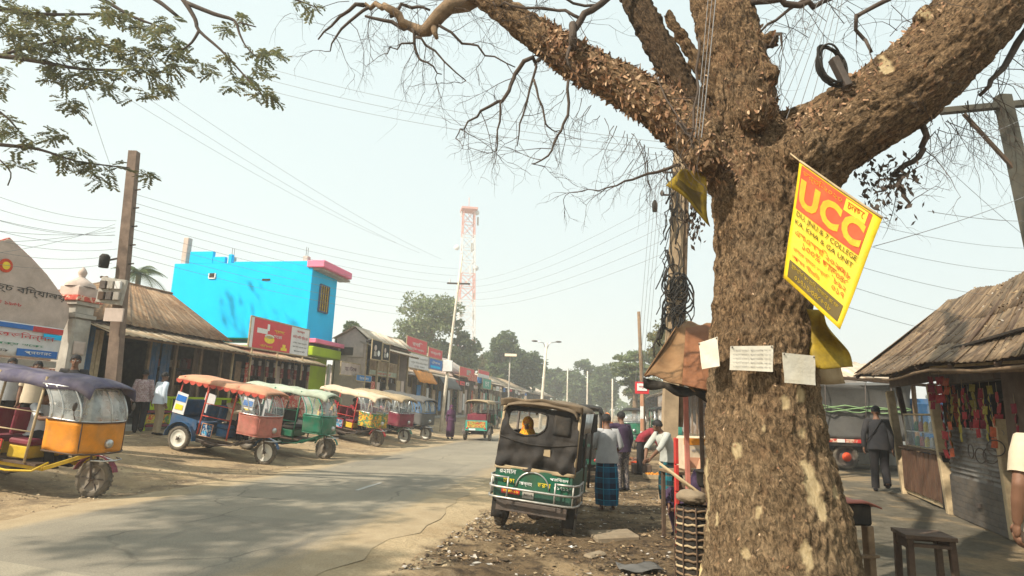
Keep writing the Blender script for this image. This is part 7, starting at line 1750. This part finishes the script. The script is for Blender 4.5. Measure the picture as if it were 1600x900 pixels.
# coconut palm behind the brown roof
def palm(label, px, py, dep, n=15, Lf=2.0, seed=0):
    r2 = random.Random(seed); top = D(px, py, dep); z0 = gh(top.x, dep); h = top.z - z0
    t = thing('palm_tree', label, 'palm', (top.x, dep, z0), 0, None)
    MB().tube([(0.3, 0, -.2), (.15, 0, h * .5), (0, 0, h)], [.2, .15, .12], 10).build('trunk', 'bark_plain', t)
    for i in range(n):
        a = 6.283 * i / n + r2.uniform(-.2, .2); el_ = r2.uniform(.1, 1.2); f = MB(); pts = []
        for k in range(9):
            s_ = k / 8; r_ = Lf * s_ * math.cos(el_ * (1 - .3 * s_)); z = h + Lf * (s_ * math.sin(el_) - .75 * s_ * s_); pts.append(Vector((r_ * math.cos(a), r_ * math.sin(a), z)))
        f.tube(pts, [.03 * (1 - k / 9) + .006 for k in range(9)], 5)
        sd = Vector((-math.sin(a), math.cos(a), 0))
        for k in range(44):
            s_ = .12 + .86 * (k // 2) / 22; i0 = min(7, int(s_ * 8)); p = pts[i0].lerp(pts[i0 + 1], s_ * 8 - i0); w = (1 if k % 2 else -1); L = .55 * math.sin(math.pi * min(.95, .15 + s_ * .8)); dr = sd * w * L + Vector((math.cos(a), math.sin(a), 0)) * .25 * L + Vector((0, 0, -.35 * L)); ax_ = (pts[i0 + 1] - pts[i0]).normalized() * .022
            f.add([p - ax_, p + ax_, p + dr], [(0, 1, 2)])
        f.build('frond', 'leaf_dark', t)
palm('coconut palm whose fronds show above the brown hut roof', 217, 428, 30, 15, 1.5, 3)
# tall tree left of the frame, its boughs reaching in over the road at upper left
lt = thing('overhanging_tree', 'leafy tree whose sprays of small leaves hang into the upper left sky', 'tree', (-14.5, 9.5, gh(-14.5, 9.5)), 0)
lo3 = Vector(lt.location)
MB().tube([(0, 0, -.3), (.1, 0, 2), (.3, -.1, 4.5), (.9, -.1, 7)], [.5, .4, .32, .25], 12).build('trunk', 'bark_plain', lt)
lvs = MB()
def pinnate(p, L, d=None):
    """a small drooping compound leaf"""
    d = d or Vector((R.gauss(0, 1), R.gauss(0, .7), R.gauss(-.25, .35))).normalized(); sd = d.cross(Vector((0, 0, 1))); sd = sd.normalized() if sd.length > .1 else Vector((1, 0, 0)); up = sd.cross(d)
    n = 6
    for k in range(n):
        q = p + d * L * (k + 1) / n - Vector((0, 0, .25 * L * (k / n) ** 2))
        for w in (-1, 1):
            l_ = L * R.uniform(.34, .55); dr = (sd * w + d * .5 + Vector((0, 0, R.uniform(-.5, .0)))).normalized() * l_; wv = d * l_ * .30
            lvs.add([q, q + dr * .5 + wv, q + dr, q + dr * .5 - wv], [(0, 1, 2, 3)])
bl = [
 [(-260, -60, 9.5, 9), (-120, -10, 9.3, 7), (-10, 12, 9.2, 5), (60, 22, 9.2, 3), (160, 22, 9.2, 1.5)], [(-240, 60, 9.3, 9), (-100, 78, 9.2, 6), (0, 87, 9.1, 4.5), (60, 96, 9.1, 3.5), (130, 108, 9.1, 2.5), (205, 109, 9.1, 1.2)],
 [(0, 87, 9.1, 3), (60, 70, 9.1, 2.2), (130, 60, 9.1, 1.6), (190, 80, 9.1, 1)], [(60, -30, 9.4, 5), (150, -5, 9.3, 4), (205, 25, 9.3, 2.5), (262, 46, 9.3, 1)], [(130, -60, 9, 6), (232, -8, 9, 4), (278, 26, 9, 3)],
 [(250, -50, 8.8, 6), (288, 2, 8.8, 4.5), (305, 30, 8.8, 3.5), (311, 48, 8.8, 3), (345, 78, 8.8, 2.2), (380, 116, 8.8, 1.6), (408, 146, 8.8, 1)], [(311, 48, 8.8, 2.6), (300, 66, 8.8, 2), (285, 78, 8.8, 1.4)],
 [(290, 4, 8.8, 4), (335, 22, 8.8, 3.5), (366, 32, 8.8, 2.6), (374, 52, 8.8, 2), (384, 72, 8.8, 1.4), (400, 88, 8.8, .9)], [(374, 35, 8.8, 1.6), (400, 42, 8.8, 1)],
 [(-200, 190, 9, 7), (-80, 215, 9, 5), (0, 226, 9, 3.2), (60, 233, 9, 2.4), (120, 252, 9, 1.6), (200, 262, 9, .8)], [(-60, 150, 9, 3), (0, 175, 9, 2), (30, 205, 9, 1)], [(0, 250, 9.2, 1.2), (17, 270, 9.2, 1), (12, 290, 9.2, 1)],
 [(350, -40, 9.2, 4), (430, -12, 9.2, 2.4), (475, 4, 9.2, 1.4), (495, 12, 9.2, .8)],
]
for seq in bl:
    P, rr_ = pxpath(seq); MB().tube([p - lo3 for p in P], rr_, 6).build('branch', 'twig', lt)
for a_ in ((.9, -.1, 7),):
    for px, py, dp in ((-260, -60, 9.5), (-240, 60, 9.3), (-200, 190, 9), (60, -30, 9.4), (130, -60, 9), (250, -50, 8.8)):
        p = D(px, py, dp) - lo3; q = Vector(a_); q2 = q * .8; q2.z = q.z * (.6 + .4 * R.random()); MB().tube([Vector((.5, -.1, min(6.5, max(3.5, p.z * .8)))), (q2 + p) / 2 + Vector((0, 0, .5)), p], [.15, .10, .05], 8).build('branch', 'bark_plain', lt)
clumps = [(15, 10, 22), (45, 20, 22), (70, 30, 18), (10, 40, 24), (30, 70, 24), (58, 75, 22), (75, 85, 20), (50, 55, 20), (95, 35, 22), (110, 50, 22), (90, 62, 20), (120, 65, 18), (100, 90, 16), (75, 110, 16), (90, 122, 16), (110, 118, 16), (135, 125, 18), (140, 110, 14), (155, 118, 16), (175, 138, 14), (165, 15, 16), (182, 18, 14), (200, 25, 14), (218, 38, 14), (238, 46, 14), (262, 32, 12), (270, 62, 14), (252, 45, 12), (285, 80, 12), (265, 78, 12), (275, 103, 13), (290, 104, 12), (312, 102, 12), (330, 112, 10), (225, 78, 12), (240, 80, 12), (193, 90, 16), (205, 78, 12), (180, 68, 14), (150, 60, 14), (140, 85, 14), (215, 100, 18), (228, 108, 14), (245, 118, 14), (262, 132, 12), (232, 146, 12), (190, 115, 12), (375, 24, 10), (355, 44, 10), (352, 50, 8), (402, 80, 10), (418, 84, 10), (434, 86, 9), (400, 104, 10), (366, 122, 10), (385, 120, 9), (362, 137, 8), (405, 140, 11), (418, 144, 9), (400, 150, 8), (358, 88, 7), (415, 118, 7), (470, 3, 8), (490, 8, 10),
 (5, 180, 12), (8, 198, 12), (25, 205, 12), (38, 222, 10), (80, 208, 12), (98, 212, 9), (85, 216, 8), (95, 240, 12), (108, 250, 12), (125, 238, 10), (100, 258, 8), (140, 252, 10), (135, 265, 10), (150, 268, 10), (165, 262, 10), (182, 258, 8), (155, 278, 8), (222, 268, 9), (232, 274, 6), (105, 158, 9), (120, 162, 9), (128, 170, 7), (22, 255, 8), (40, 258, 6), (5, 130, 9), (8, 108, 8)]
for px, py, r_ in clumps:
    for j in range(int(r_ * .95)):
        p = D(px + R.gauss(0, r_ * .55), py + R.gauss(0, r_ * .42), 9.1 + R.gauss(0, .35)) - lo3; pinnate(p, R.uniform(.10, .21))
shadow_sprays = [G(*q_) + Vector((-.7727 * 1.0356 * z_, -.5796 * 1.0356 * z_, z_)) for q_, z_ in (((245, 847), 10.4), ((435, 812), 10.0), ((300, 800), 10.9), ((375, 770), 10.3), ((575, 770), 10.6), ((640, 776), 10.0), ((470, 780), 11.2), ((420, 893), 10.2), ((150, 742), 9.6))]
for i in range(1000):         # unseen leaf sprays, placed out of frame to drop shadows on the road
    p = shadow_sprays[i % 9] + Vector((R.gauss(0, .55), R.gauss(0, .38), R.gauss(0, .15)))
    q = p - CAM; fy = q.dot(F_)
    if fy > .1 and -120 < 800 + FPX * q.dot(R_) / fy < 1650 and -60 < 450 - FPX * q.dot(U_) / fy < 900: continue
    p = p - lo3
    for k in range(4): pinnate(p + Vector((R.gauss(0, .2), R.gauss(0, .2), R.gauss(0, .12))), R.uniform(.12, .24))
lvs.build('foliage', 'leaf_near', lt, kind='stuff')
# tree out of the frame at far left whose shade dapples the cyan wall
leafy('tall tree standing left of the picture, shading the cyan house', (-22.2, 20.5, gh(-22.2, 20.5)), 18.2, (2.8, 2.6, 3.2), 'leaf_dark', 15, 42, .17, trunk_r=.35, seed=40, group=None)
# ------------------------------------------------------------------ mast, poles, lamps, wires
mast = thing('telecom_mast', 'tall lattice telecom mast with red and white bands paled for haze', 'mast', tuple(onground(D(727, 600, 125).x, 125.0)), .2)
mz = Vector(mast.location); zt_ = D(733, 330, 125).z - mz.z; mast.rotation_euler = (0, rad(-1.4), .2)
M('mast_red', (.60, .30, .25), .7, .1, 5, .1, 40, .1); M('mast_white', (.66, .64, .62), .7, .1, 5, .1, 40, .1)  # colours lightened, painting distance haze into the mast
def mw(z): return 1.9 - .75 * z / zt_
NS = 15
for i in range(NS):
    z0, z1 = zt_ * i / NS, zt_ * (i + 1) / NS; m_ = 'mast_red' if i in (14, 13, 9, 8, 4, 3) else 'mast_white'; sec = MB()
    for sx_, sy_ in ((-1, -1), (1, -1), (1, 1), (-1, 1)):
        a0, a1 = mw(z0), mw(z1); sec.bar((sx_ * a0, sy_ * a0, z0), (sx_ * a1, sy_ * a1, z1), .20, .20)
    for k in range(4):
        c0 = [(-1, -1), (1, -1), (1, 1), (-1, 1)][k]; c1 = [(1, -1), (1, 1), (-1, 1), (-1, -1)][k]; a0, a1 = mw(z0), mw(z1)
        sec.bar((c0[0] * a0, c0[1] * a0, z0), (c1[0] * a1, c1[1] * a1, z1), .10); sec.bar((c1[0] * a0, c1[1] * a0, z0), (c0[0] * a1, c0[1] * a1, z1), .10); sec.bar((c0[0] * a1, c0[1] * a1, z1), (c1[0] * a1, c1[1] * a1, z1), .12)
    sec.build('lattice_section', m_, mast)
for i, (z, sx_, sy_) in enumerate(((zt_ * .99, 1.6, 0), (zt_ * .99, -1.5, .4), (zt_ * .95, 2.0, .2), (zt_ * .80, -2.4, 0), (zt_ * .80, .6, -1.4), (zt_ * .70, -1.4, -.5), (zt_ * .70, 1.7, 0), (zt_ * .68, .4, -1.4), (zt_ * .55, 1.4, -.6), (zt_ * .46, -1.3, -.6), (zt_ * .46, 1.4, -.4))):
    if i % 3 == 0: MB().lathe([(.001, -.2), (.55, -.1), (.6, 0), (.55, .12), (.001, .2)], 14, 0, (sx_, sy_ - .5, z), 'Y').build('dish', 'mast_white', mast)
    else: box('panel_antenna', (sx_, sy_, z), (.35, .2, 1.8), 'mast_white' if i % 2 else 'plaster_grey', mast)
box('top_platform', (0, 0, zt_ + .2), (3.4, 3.4, .5), 'mast_red', mast); tube('lightning_rod', [(0, 0, zt_), (0, 0, zt_ + 3)], .06, 'mast_red', mast)
def pole(label, top, bot, r0, r1, m, group='utility poles and lamp posts', sq=False, name='utility_pole', cat='pole', n=10):
    b_ = Vector(bot); t = thing(name, label, cat, tuple(b_), 0, group); d = Vector(top) - b_
    if sq:
        mb = MB(); rg = []
        for k in range(5):
            s_ = k / 4; c = d * s_ + Vector((0, 0, -.3 if k == 0 else 0)); w = r0 + (r1 - r0) * s_; rg.append([c + Vector((x * w, y * w * .8, 0)) for x, y in ((-1, -1), (1, -1), (1, 1), (-1, 1))])
        mb.loft(rg, 0, True, True, True, False); mb.build('shaft', m, t)
    else: MB().tube([Vector((0, 0, -.3)), d * .33, d * .66, d], [r0 * 1.03, r0 * .67 + r1 * .33, r0 * .33 + r1 * .67, r1], n).build('shaft', m, t)
    return t, d
PT = {}
tp1 = D(210, 237, 14.0); d_ = (D(210, 237, 14) - D(178, 578, 14)); k_ = (D(210, 237, 14).z - .40) / d_.z; b1 = tp1 - d_ * k_
t1, d1 = pole('thick brown concrete pole leaning right beside the gate pillar, no crossarm', tp1, b1, .135, .10, 'concrete_pole', sq=True)
PT['p1'] = tp1
for i in range(5): 
    s_ = .60 + .065 * i; p = d1 * s_; bar('step_bolt', p + Vector((.08, 0, 0)), p + Vector((.24, -.02, .02)), .03, 'iron', t1)
pz = D(163, 408, 13.8) - b1; MB().lathe([(.001, -.16), (.10, -.15), (.11, .1), (.07, .16), (.001, .17)], 12, 0, pz).build('junction_can', 'black', t1); bar('bracket', pz, pz + Vector((.25, .15, .12)), .04, 'iron', t1)
mb_ = D(175, 455, 13.7) - b1; bd_ = box('meter_board', mb_, (.58, .08, .58), 'plaster_grey', t1, Matrix.Rotation(rad(6), 3, 'Y'))
for i in range(6): box('meter', mb_ + Vector((-.17 + .17 * (i % 3), -.07, .13 - .25 * (i // 3))), (.13, .08, .18), ('iron', 'concrete', 'white_board', 'wood_dark')[i % 4], bd_)
nb = D(178, 492, 13.7) - b1; box('notice_board', nb, (.42, .04, .30), 'plaster_pink', t1)
p2t = D(722, 398, 34.0); d_ = D(722, 400, 34) - D(696, 610, 34); b2 = p2t - d_ * ((p2t.z - .05) / d_.z)
t2, d2 = pole('pale sunlit pole with one crossarm standing before the far left shops', p2t, b2, .10, .055, 'pole_pale'); PT['p2'] = p2t
c_ = D(716.5, 443, 34) - b2; bar('crossarm', c_ + Vector((-.65, 0, 0)), c_ + Vector((.65, 0, 0)), .09, 'iron', t2)
for x in (-.5, .5): MB().lathe([(.03, 0), (.05, .06), (.03, .1), (.05, .15), (.01, .2)], 8, 0, c_ + Vector((x, 0, .04))).build('insulator', 'white_paint', t2)
box('meter_box', D(700, 572, 33.8) - b2, (.5, .2, .6), 'white_board', t2)
p3t = D(854, 536, 46.0); b3 = D(847, 618, 46); b3 = Vector((b3.x - .12, 46, 0.0)); t3, d3 = pole('slim street lamp with two lamp arms over the far roadside', p3t, b3, .13, .08, 'pole_pale', name='street_lamp', cat='street lamp')
for s_ in (-1, 1):
    a = MB().tube([d3 - Vector((0, 0, .5)), d3 + Vector((s_ * .25, 0, .02)), d3 + Vector((s_ * .8, 0, .12))], .04, 6).build('lamp_arm', 'steel', t3); MB().ell(d3 + Vector((s_ * .9, 0, .12)), (.24, .12, .07), 10, 6).build('lamp_head', 'iron', a)
p4t = D(797, 556, 52); b4 = Vector((p4t.x, 52, 0.05)); t4, d4 = pole('short lamp post with one flat solar panel near the dark trees', p4t, b4, .08, .06, 'plaster_grey', name='street_lamp', cat='street lamp'); box('solar_panel', d4 + Vector((.05, -.1, .05)), (1.0, .7, .06), 'cream_canvas', t4, Matrix.Rotation(rad(20), 3, 'X'))
for px, pt, dp, lab in ((887, 576, 75, 'thin pale pole with a short arm where the road vanishes'), (918, 580, 70, 'thin bare pole just right of the vanishing road'), (957, 592, 60, 'thin pale pole before the feathery tree')):
    tp_ = D(px, pt, dp); t, d = pole(lab, tp_, (tp_.x, dp, 0), .10, .07, 'pole_pale'); bar('crossarm', d + Vector((-.5, 0, -.3)), d + Vector((.5, 0, -.3)), .07, 'iron', t)
p7t = D(998, 487, 26); p7b = D(1003, 600, 26); dd = p7t - p7b; b7 = p7t - dd * ((p7t.z + .1) / dd.z); t7, d7 = pole('bare brown wooden pole leaning slightly left beyond the red edged sign', p7t, b7, .10, .07, 'wood', n=8); PT['p7'] = p7t
p8t = D(1062, 235, 12.5); p8b = D(1047, 640, 12.5); dd = p8t - p8b; b8 = p8t - dd * ((p8t.z + .12) / dd.z); t8, d8 = pole('concrete pole draped in tangled cables just left of the big trunk', p8t, b8, .15, .11, 'pole_tan' if 'pole_tan' in MATS else M('pole_tan', (.36, .26, .16), .9, .2, 5, .3, 50, .35) and 'pole_tan', sq=True); PT['p8'] = p8t
MB().tube([d8 * .2 + Vector((.22, 0, 0)), d8 * .6 + Vector((.20, 0, 0)), d8 * .97 + Vector((.18, 0, 0))], .05, 8).build('conduit', 'wood', t8)
tg = MB()
for i in range(46):
    s_ = .42 + .55 * R.random(); p = d8 * s_ + Vector((R.uniform(-.26, .0), R.uniform(-.15, .05), 0)); pts = [p]
    for k in range(6): p = p + Vector((R.gauss(-.01, .05), R.gauss(0, .04), -R.uniform(.05, .22))); pts.append(p.copy())
    tg.tube(pts, R.uniform(.008, .02), 5)
for i in range(26):
    c = d8 * R.uniform(.50, .60) + Vector((R.uniform(-.20, .16), -.14, R.uniform(-.3, .3))); r_ = R.uniform(.10, .24)
    tg.tube([c + Vector((r_ * math.cos(a), .06 * math.sin(2 * a), r_ * 1.5 * math.sin(a))) for a in [6.2832 * k / 14 for k in range(15)]], R.uniform(.010, .02), 5)
tg.build('tangled_cables', 'black', t8, kind='stuff')
for s_, dx in ((.93, -.32), (.86, -.34)): 
    p = d8 * s_; a = bar('insulator_arm', p, p + Vector((dx, 0, .0)), .035, 'iron', t8); MB().lathe([(.03, -.05), (.05, 0), (.03, .05), (.01, .08)], 8, 0, p + Vector((dx, 0, .03))).build('insulator', 'iron', a)
can = D(1023, 322, 12.3) - b8; MB().lathe([(.001, -.13), (.05, -.12), (.06, .05), (.02, .13)], 10, 0, can).build('cable_joint', 'black', t8)
# pole at the right edge with its crossarm and stay
p9t = D(1566, 150, 9.0); p9b = D(1612, 360, 9.0); dd = p9t - p9b; b9 = p9t - dd * ((p9t.z - .15) / dd.z); t9, d9 = pole('grey-green pole with a long crossarm at the upper right edge', p9t, b9, .125, .095, 'pole_green' if 'pole_green' in MATS else M('pole_green', (.065, .062, .048), .85, .2, 5, .3, 50, .3) and 'pole_green', sq=True)
a, b_ = D(1470, 174, 9.1) - b9, D(1660, 156, 8.9) - b9; bar('crossarm', a, b_, .10, 'pole_green', t9, .10); bar('brace', D(1506, 178, 9.0) - b9, D(1592, 272, 9.0) - b9, .05, 'wood_dark', t9)
PT['p9'] = p9t; PT['p9a'] = D(1482, 172, 9.1); PT['p9b'] = D(1560, 160, 9.0)
# red edged sign on its post, right of the road
sg_ = D(1003, 606, 19); gz_ = gh(sg_.x, 19); ss = thing('road_sign', 'small white sign with a red border on a red and white post', 'sign', (sg_.x, 19, gz_), 0)
h_ = sg_.z - gz_; box('red_board', (0, 0, h_), (.42, .03, .36), 'red_sign', ss); box('white_panel', (0, -.02, h_ + .02), (.30, .02, .22), 'print_white', ss); words('থামুন', .2, .08, 'print_red', ss, Matrix.Translation((0, -.033, h_ + .02)))
for k in range(6): box('post_section', (0, .02, (h_ - .18) * (k + .5) / 6), (.09, .06, (h_ - .18) / 6 - .002), ('print_white', 'salmon')[k % 2], ss)
# shops and sheds along the right side beyond the trunk
for i, (v0, v1, u_, ze, zr, m_, lab) in enumerate(((24, 31, 9.2, 2.9, 3.6, 'tin_grey', 'grey roofed shed on the right verge behind the rusty canopy'), (33, 45, 9.4, 3.0, 4.0, 'tin_pale', 'pale roofed shop on the right side, second from the trunk'), (48, 68, 9.0, 3.2, 4.2, 'tin_tan', 'tan roofed shop far along the right side'), (72, 110, 8.6, 3.4, 4.6, 'tin_pale', 'last pale roof on the right before the trees'))):
    x, y = xy_of(u_, v1); t = thing('tin_roofed_shop', lab, 'shop', (x, y, gh(x, y)), ROADROT + math.pi, 'tin roofed shops along the right side'); L = v1 - v0
    sheets(t, -.2, L + .2, -.9, ze - .3, .3, ze, m_, 1.4); sheets(t, -.2, L + .2, .1, ze, 2.4, zr, m_, 1.4); sheets(t, -.2, L + .2, 4.6, ze, 2.4, zr - .01, m_, 1.4)
    for k in range(5): bar('post', (.1 + (L - .2) * k / 4, 0, -.1), (.1 + (L - .2) * k / 4, 0, ze), .1, 'wood', t)
    box('back_wall', (L / 2, 1.8, ze / 2), (L, .05, ze), 'interior', t); shelf_goods(t, .3, L - .3, .9, .5, ze - .5, 4)
    for x_ in (.02, L - .02): MB().prism([(0, 0), (4.5, 0), (4.5, ze - .05), (2.4, zr - .08), (0, ze - .05)], .05, Matrix.Translation((x_, 0, 0)) @ Matrix.Rotation(rad(90), 4, 'Z')).build('gable_wall', 'tin_grey', t)
# house closing the view at right behind the truck
x, y = D(1470, 640, 20).x, 20.0; rh = thing('block_wall', 'long plain grey wall behind the truck and the stall', 'wall', (x, y, gh(x, y)), rad(-6))
for i in range(14):
    for j in range(4): box('block', (-5 + .92 * i + (.46 if j % 2 else 0), 0, .22 + .44 * j), (.905, .2, .425), 'plaster_grey', rh)
# wires
WG = 'overhead wires'
wn_ = [0]
def wire(a, b_, sag, label, r=.006):
    a, b_ = Vector(a), Vector(b_); o = (a + b_) / 2; n = 12; pts = [a.lerp(b_, k / n) - Vector((0, 0, sag * 4 * (k / n) * (1 - k / n))) - o for k in range(n + 1)]
    w = MB().tube(pts, r * .62, 4, 0, False).build('overhead_wire', 'wire' if 'wire' in MATS else M('wire', (.22, .22, .22), .8, .1, 5, 0, 40, 0) and 'wire'); w.location = o; tag(w, label, 'wire', WG)
def wpx(p0, p1, label, sag=.3, r=.007): wire(D(*p0), D(*p1), sag, label, r)
q3 = PT['p8']
for i, (y0, y1) in enumerate(((104, 225), (122, 235), (139, 245))): wpx((395, y0 - 4, 16), (1060, y1 + 0, 12.5), 'one of three near parallel wires crossing the open sky to the cable pole, %s' % ('topmost', 'middle', 'lowest')[i], .25, .008)
for i, (a, b_) in enumerate((((185, 145, 17), (620, 380, 40)), ((222, 148, 17), (655, 395, 40)), ((258, 145, 17), (690, 405, 40)))): wpx(a, b_, 'long wire slanting down from the upper left leaves to the lit pole, %s' % ('left', 'middle', 'right')[i] + ' of three', .35, .009)
wpx((130, 130, 9.5), (188, 300, 14), 'thin wire dropping from the leaves to the concrete pole', .05, .006)
for i in range(7):
    y0 = 290 + 19 * i + R.uniform(-5, 5); wpx((-40, y0, 11), (178 + R.uniform(-4, 6), 345 + 11 * i, 14), 'wire running from the left edge to the concrete pole, number %s from the top' % ('one', 'two', 'three', 'four', 'five', 'six', 'seven')[i], .15, .006)
for i in range(4): wpx((-40, 400 - 22 * i, 10), (180, 350 + 6 * i, 14), 'rising wire from the gate side to the concrete pole, %s' % ('lowest', 'second lowest', 'third lowest', 'highest')[i], .1, .006)
for i in range(8): wpx((200, 300 + 14 * i, 14), (716 - 1 * i, 420 + 11 * i, 34), 'wire from the concrete pole to the pale lit pole, %s' % ('topmost', 'second', 'third', 'fourth', 'fifth', 'sixth', 'seventh', 'lowest')[i] + ' of eight', .35, .007)
for i in range(5): wpx((716 - i, 440 + 9 * i, 34), (1058, 300 + 22 * i, 12.5), 'wire from the lit pole back to the cable pole, %s of five' % ('topmost', 'second', 'third', 'fourth', 'lowest')[i], .5, .006)
for i in range(5): wpx((1282, 330 + 34 * i, 6.0), (1640, 395 + 38 * i + R.uniform(-10, 10), 10), 'faint wire passing right of the banner over the stall roof, %s' % ('topmost', 'second', 'third', 'fourth', 'lowest')[i], .12, .004)
for i, (a, b_) in enumerate((((1365, 385, 5.5), (1640, 290, 9)), ((1440, 225, 8), (1640, 400, 10)), ((1370, 270, 5), (1620, 175, 9)), ((1450, 330, 7), (1640, 345, 9.5)))): wpx(a, b_, 'dark service wire near the right crossarm, %s' % ('rising from the banner', 'falling steeply to the right', 'rising to the pole top', 'nearly level')[i], .05, .006)
for i in range(6): wpx((1322 - 6 * i, -30, 4.3), (1275 - 16 * i, 190, 4.45), 'cable coming down past the coil in the tree fork, %s of six' % ('first', 'second', 'third', 'fourth', 'fifth', 'last')[i], .02, .004)
for i in range(3): wpx((1120 - 6 * i, -20, 4.3), (1096 - 5 * i, 215, 4.15), 'black cable lying along the middle limb, %s' % ('right hand', 'middle', 'left hand')[i], .02, .006 if i == 0 else .004)
for i in range(4): wpx((1040 - 6 * i, 250, 12.3), (1008 - 5 * i, 600, 13.0), 'slack cable hanging left of the cable pole, %s' % ('nearest', 'second', 'third', 'farthest out')[i], .0, .006)
# ------------------------------------------------------------------ haze: one closed box of even air round the camera and the whole scene
hm_, n, l, b = mat_new('haze_air'); n.remove(b); pv = n.new('ShaderNodeVolumePrincipled'); pv.inputs['Density'].default_value = .0024; pv.inputs['Color'].default_value = (.94, .955, .955, 1); pv.inputs['Anisotropy'].default_value = .2
l.new(pv.outputs[0], n.get('Material Output').inputs['Volume'])
hz = MB().box((0, 0, 0), (3100, 3500, 51), 0, None, .01).build('haze', 'haze_air', kind='stuff'); hz.location = (0, 1420, 24.3)
